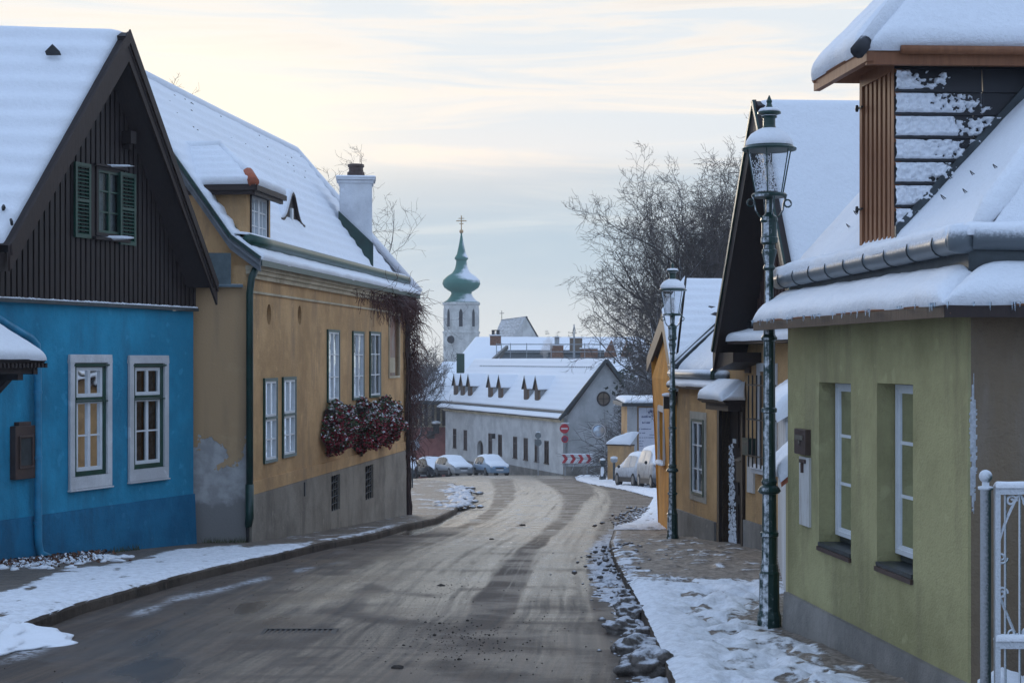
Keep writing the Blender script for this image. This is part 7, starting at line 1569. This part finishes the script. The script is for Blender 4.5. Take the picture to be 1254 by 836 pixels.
# ================================================================ snow covered cars
M['tyre'] = plain('tyre_rubber', (.018, .018, .019), .85, .2); M['rim'] = plain('wheel_rim', (.14, .145, .15), .4, .2, metal=.6); M['carglass'] = plain('dark_car_glass', (.02, .025, .03), .12, .2)
M['frosted_glass'] = frosty('frosted_car_glass', (.04, .05, .065), .25, -.35, .9, .75, sc=3); M['plate'] = M['sign_white']; M['lens'] = plain('headlamp_lens', (.55, .58, .6), .2, .1); M['tail'] = plain('tail_lamp', (.3, .02, .02), .3, .1); M['trim_black'] = plain('black_bumper_plastic', (.02, .02, .022), .7, .2)
def car(label, pos, head, paint, Lc=4.1, Wc=1.72, Hc=1.48, kind='hatch', group='snow covered cars parked along the street', rear=False, snow=.07, glass='carglass', name='parked_car', rough_glass=None):
    T = thing(name, label, 'car', pos, group); x0 = V(pos); ch, sh = math.cos(head), math.sin(head)
    sl_ = (g(x0.y+1)-g(x0.y-1))/2
    def w(x, y, z): X = x*ch-y*sh; Y = x*sh+y*ch; return x0+V((X, Y, z+sl_*Y))
    hf = Hc
    if kind == 'hatch': prof = [(0, .50), (.04, .66), (.12, .74), (.45, .86), (.95, .96), (1.12, 1.03), (1.55, 1.30), (1.95, hf-.03), (2.4, hf), (3.0, hf-.01), (3.5, hf-.07), (3.8, hf-.25), (4.0, 1.0), (4.08, .75), (4.1, .55)]
    elif kind == 'sedan': prof = [(0, .50), (.04, .64), (.12, .72), (.5, .83), (1.05, .92), (1.25, .98), (1.7, 1.26), (2.05, hf-.03), (2.45, hf), (2.9, hf-.04), (3.3, hf-.28), (3.55, 1.02), (3.95, .98), (4.06, .8), (4.1, .55)]
    else: prof = [(0, .60), (.04, .85), (.1, .95), (.35, 1.08), (.7, 1.15), (.85, 1.22), (1.25, 1.52), (1.6, hf-.04), (2.2, hf), (3.0, hf), (3.6, hf-.04), (3.9, hf-.18), (4.02, 1.25), (4.08, .9), (4.1, .6)]
    kx = Lc/4.1
    def top(x): return interp([(a*kx, b) for a, b in prof], x)
    def shd(x): t = x/Lc; return min(top(x)-.012, (.80 if kind != 'suv' else 1.02)+.14*t)
    def hw(x): t = x/Lc; return Wc/2*(1-.16*max(0, (.14-t)/.14)**2-.12*max(0, (t-.88)/.12)**2)
    def ring(x, off=0):
        h_ = hw(x)+off; s_ = shd(x); t_ = top(x); cab = clamp((t_-s_)/.45); wt = h_*(1-.24*cab)
        return [(h_*.86, .2), (h_*.98, .3), (h_, .5), (h_*.995, s_-.1), (h_*.965, s_), (lerp(h_*.95, wt, .9), max(lerp(s_, t_, .86), s_+.003)), (wt*.86, t_-.012), (wt*.45, t_+.012), (0, t_+.02)]
    xs_ = sorted({a*kx for a, _ in prof}|{i*Lc/30 for i in range(31)})
    m = MB(); n_ = 9
    for x in xs_:
        r_ = ring(x); full = r_+[(-a, b) for a, b in r_[-2::-1]]
        for a, b in full: m.v.append(w(x, a, b))
    W_ = 2*n_-1
    for i in range(len(xs_)-1):
        for j in range(W_-1): m.f.append((i*W_+j, i*W_+j+1, (i+1)*W_+j+1, (i+1)*W_+j))
    m.f.append(tuple(range(W_))); m.f.append(tuple((len(xs_)-1)*W_+j for j in range(W_))); 
    body = part('body', m, paint, T, smooth=True)
    # glass: windscreen, rear screen and side windows lie just proud of the body
    def strip(xa, xb, ja, jb, side=None, off=.006, nx=6):
        q = MB(); xs2 = [lerp(xa, xb, i/nx) for i in range(nx+1)]
        for x in xs2:
            r_ = ring(x, .004)
            seg = [(lerp(r_[ja][0], r_[jb][0], t), lerp(r_[ja][1], r_[jb][1], t)) for t in (0, .5, 1)] if side else [(a, r_[6][1] if abs(a) > .3 else r_[8][1]) for a in [lerp(-r_[6][0]*.97, r_[6][0]*.97, i/6) for i in range(7)]]
            for a, b in seg: q.v.append(w(x, (a+off)*(side or 1) if side else a, b+(0 if side else .012)))
        ns = 3 if side else 7
        for i in range(nx):
            for j in range(ns-1): q.f.append((i*ns+j, i*ns+j+1, (i+1)*ns+j+1, (i+1)*ns+j))
        return q
    cs = {'hatch': (1.12, 1.95, 3.5, 4.0), 'sedan': (1.25, 2.05, 2.95, 3.5), 'suv': (.85, 1.6, 3.7, 4.0)}[kind]
    cs = [c*kx for c in cs]
    part('windscreen', strip(cs[0]+.05, cs[1]-.05, 0, 0), M[glass], T, recalc=False); part('rear_window', strip(cs[2]+.06, cs[3]-.05, 0, 0), M['carglass'], T, recalc=False)
    for s_ in (1, -1):
        mid = (cs[1]+cs[2])/2-.1
        for a, b in ((cs[0]+.5, mid-.04), (mid+.04, cs[2]-.05)): part('side_window', strip(a, b, 4, 5, s_), M[glass], T, recalc=False)
        for wx in (.19*Lc, .81*Lc):
            h_ = hw(wx); wh = part('wheel', MB().tube([w(wx, s_*(h_-.19), .31), w(wx, s_*(h_+.015), .31)], .31, 20), M['tyre'], T)
            part('rim', MB().tube([w(wx, s_*(h_+.0), .31), w(wx, s_*(h_+.028), .31)], [.2, .19], 16), M['rim'], wh)
        part('mirror', MB().blob(w(cs[0]+.35, s_*(hw(1.5)+.13), shd(1.5)+.06), .07, .12, .08, 1, .1, 2), M['trim_black'], T, smooth=True)
        part('headlight', MB().blob(w(.12, s_*hw(.1)*.78, .64 if kind != 'suv' else .82), .12, .17, .08, 1, .05, 2), M['lens'], T, smooth=True)
        part('tail_light', MB().blob(w(Lc-.08, s_*hw(Lc)*.85, .9), .09, .1, .13, 1, .05, 2), M['tail'], T, smooth=True)
    q = MB()
    for xa, xb, zc in ((-.04, .16, .38), (Lc-.16, Lc+.05, .4)): q.hexa([w(xa, -hw(.1)*.94, zc-.13), w(xb, -hw(.1)*.98, zc-.13), w(xb, hw(.1)*.98, zc-.13), w(xa, hw(.1)*.94, zc-.13), w(xa, -hw(.1)*.94, zc+.1), w(xb, -hw(.1)*.98, zc+.1), w(xb, hw(.1)*.98, zc+.1), w(xa, hw(.1)*.94, zc+.1)])
    part('bumper', q, M['trim_black'] if kind == 'suv' or glass != 'carglass' else paint, T)
    for s_ in (1, -1): part('sill', MB().hexa([w(.9, s_*hw(1)*.8, .2), w(Lc-.9, s_*hw(1)*.8, .2), w(Lc-.9, s_*(hw(1)+.012), .2), w(.9, s_*(hw(1)+.012), .2), w(.9, s_*hw(1)*.8, .42), w(Lc-.9, s_*hw(1)*.8, .42), w(Lc-.9, s_*(hw(1)+.012), .42), w(.9, s_*(hw(1)+.012), .42)]), M['trim_black'], T)
    part('number_plate', MB().hexa([w(-.06, -.26, .36), w(-.042, -.26, .36), w(-.042, .26, .36), w(-.06, .26, .36), w(-.06, -.26, .47), w(-.042, -.26, .47), w(-.042, .26, .47), w(-.06, .26, .47)]), M['plate'], T)
    part('grille', MB().hexa([w(-.012, -.3, .52), w(.05, -.3, .52), w(.05, .3, .52), w(-.012, .3, .52), w(.0, -.34, .62), w(.06, -.34, .62), w(.06, .34, .62), w(.0, .34, .62)]), M['trim_black'], T)
    # snow lying over bonnet, screens and roof
    q = MB(); xs3 = [x for x in [lerp(.06, Lc-.05, i/50) for i in range(51)]]; NY = 14
    for x in xs3:
        r_ = ring(x); ww = r_[5][0]*1.0 if top(x)-shd(x) > .2 else r_[4][0]*.97
        for j in range(NY+1):
            t = -1+2*j/NY; y = ww*t; zb_ = interp([(0, r_[8][1]), (r_[7][0], r_[7][1]), (r_[6][0], r_[6][1]), (r_[5][0], r_[5][1]), (r_[4][0]+.001, r_[4][1])], abs(y))
            e = math.sqrt(max(0, 1-abs(t)**6)); ex = min(1, (x-.06)/.1, (Lc-.05-x)/.1)
            hgt = (snow*(1+.4*noise.noise(V((x*2+x0.x, y*2, 0)))+.2*noise.noise(V((x*7, y*7, 2)))))*e*max(ex, 0)
            q.v.append(w(x, y, zb_+.012+hgt))
    for i in range(50):
        for j in range(NY): a = i*(NY+1)+j; q.f.append((a, a+1, a+NY+2, a+NY+1))
    part('snow_cover', q, M['snow'], T, smooth=True, recalc=False)
    return T
snowyp = frosty('grey_paint_dusted_with_snow', (.10, .12, .15), .4, -.45, .45, .75, sc=4); snowyd = frosty('dark_paint_dusted_with_snow', (.03, .035, .045), .4, -.3, .5, .7, sc=4)
silver = plain('silver_car_paint', (.33, .35, .38), .3, .08, metal=.5); bluep = plain('pale_blue_car_paint', (.2, .3, .42), .3, .08, metal=.3); darkp = plain('dark_grey_car_paint', (.05, .055, .065), .3, .1); greyp = plain('blue_grey_car_paint', (.13, .16, .2), .3, .1, metal=.3)
def cgp(px, py, d): return P(px, py, d)
def onroad(px, d, dz=0): x = (px-627)/F*d; return V((x, d, g(d, x)-(KH if x > lk(d) and x < rk(d) else 0)+dz))
car('pale blue snow covered hatchback, nearest and rightmost of the row before the white facade', onroad(612, 120), R(108), bluep, 4.2, 1.75, 1.5)
car('silver snow covered family car second from the right in that row', onroad(568, 122), R(112), silver, 4.4, 1.75, 1.5)
car('dark estate car half hidden behind the silver one', onroad(541, 128), R(112), darkp, 4.3, 1.75, 1.55)
car('small white looking car facing the street at the left end of the row', onroad(519, 135), R(98), silver, 3.9, 1.7, 1.45)
car('car almost hidden behind the corner of the ochre house', onroad(497, 126), R(92), darkp, 4.1, 1.75, 1.75, kind='suv')
car('silver hatchback under thick snow beside the bollard at the right', V((0, 0, .0))+(lambda p: p)(onroad(771, 79)), R(283), snowyp, 4.1, 1.72, 1.5, snow=.1, glass='frosted_glass')
car('dark off-road car under thick snow half hidden by the orange house', (lambda p: p)(onroad(827, 70)), R(97), snowyd, 4.2, 1.8, 1.75, kind='suv', snow=.12, glass='frosted_glass')

hz = bpy.data.materials.new('haze'); hz.use_nodes = True; _n = hz.node_tree.nodes; _n.remove(_n['Principled BSDF']); _v = _n.new('ShaderNodeVolumePrincipled')
_v.inputs['Color'].default_value = (.93, .95, .98, 1); _v.inputs['Density'].default_value = .00055; hz.node_tree.links.new(_v.outputs[0], _n['Material Output'].inputs['Volume'])
m = MB(); m.hexa([V((-130, -20, -17)), V((130, -20, -17)), V((130, 300, -17)), V((-130, 300, -17)), V((-130, -20, 30)), V((130, -20, 30)), V((130, 300, 30)), V((-130, 300, 30))])
solo('haze', m, hz, kind='stuff')
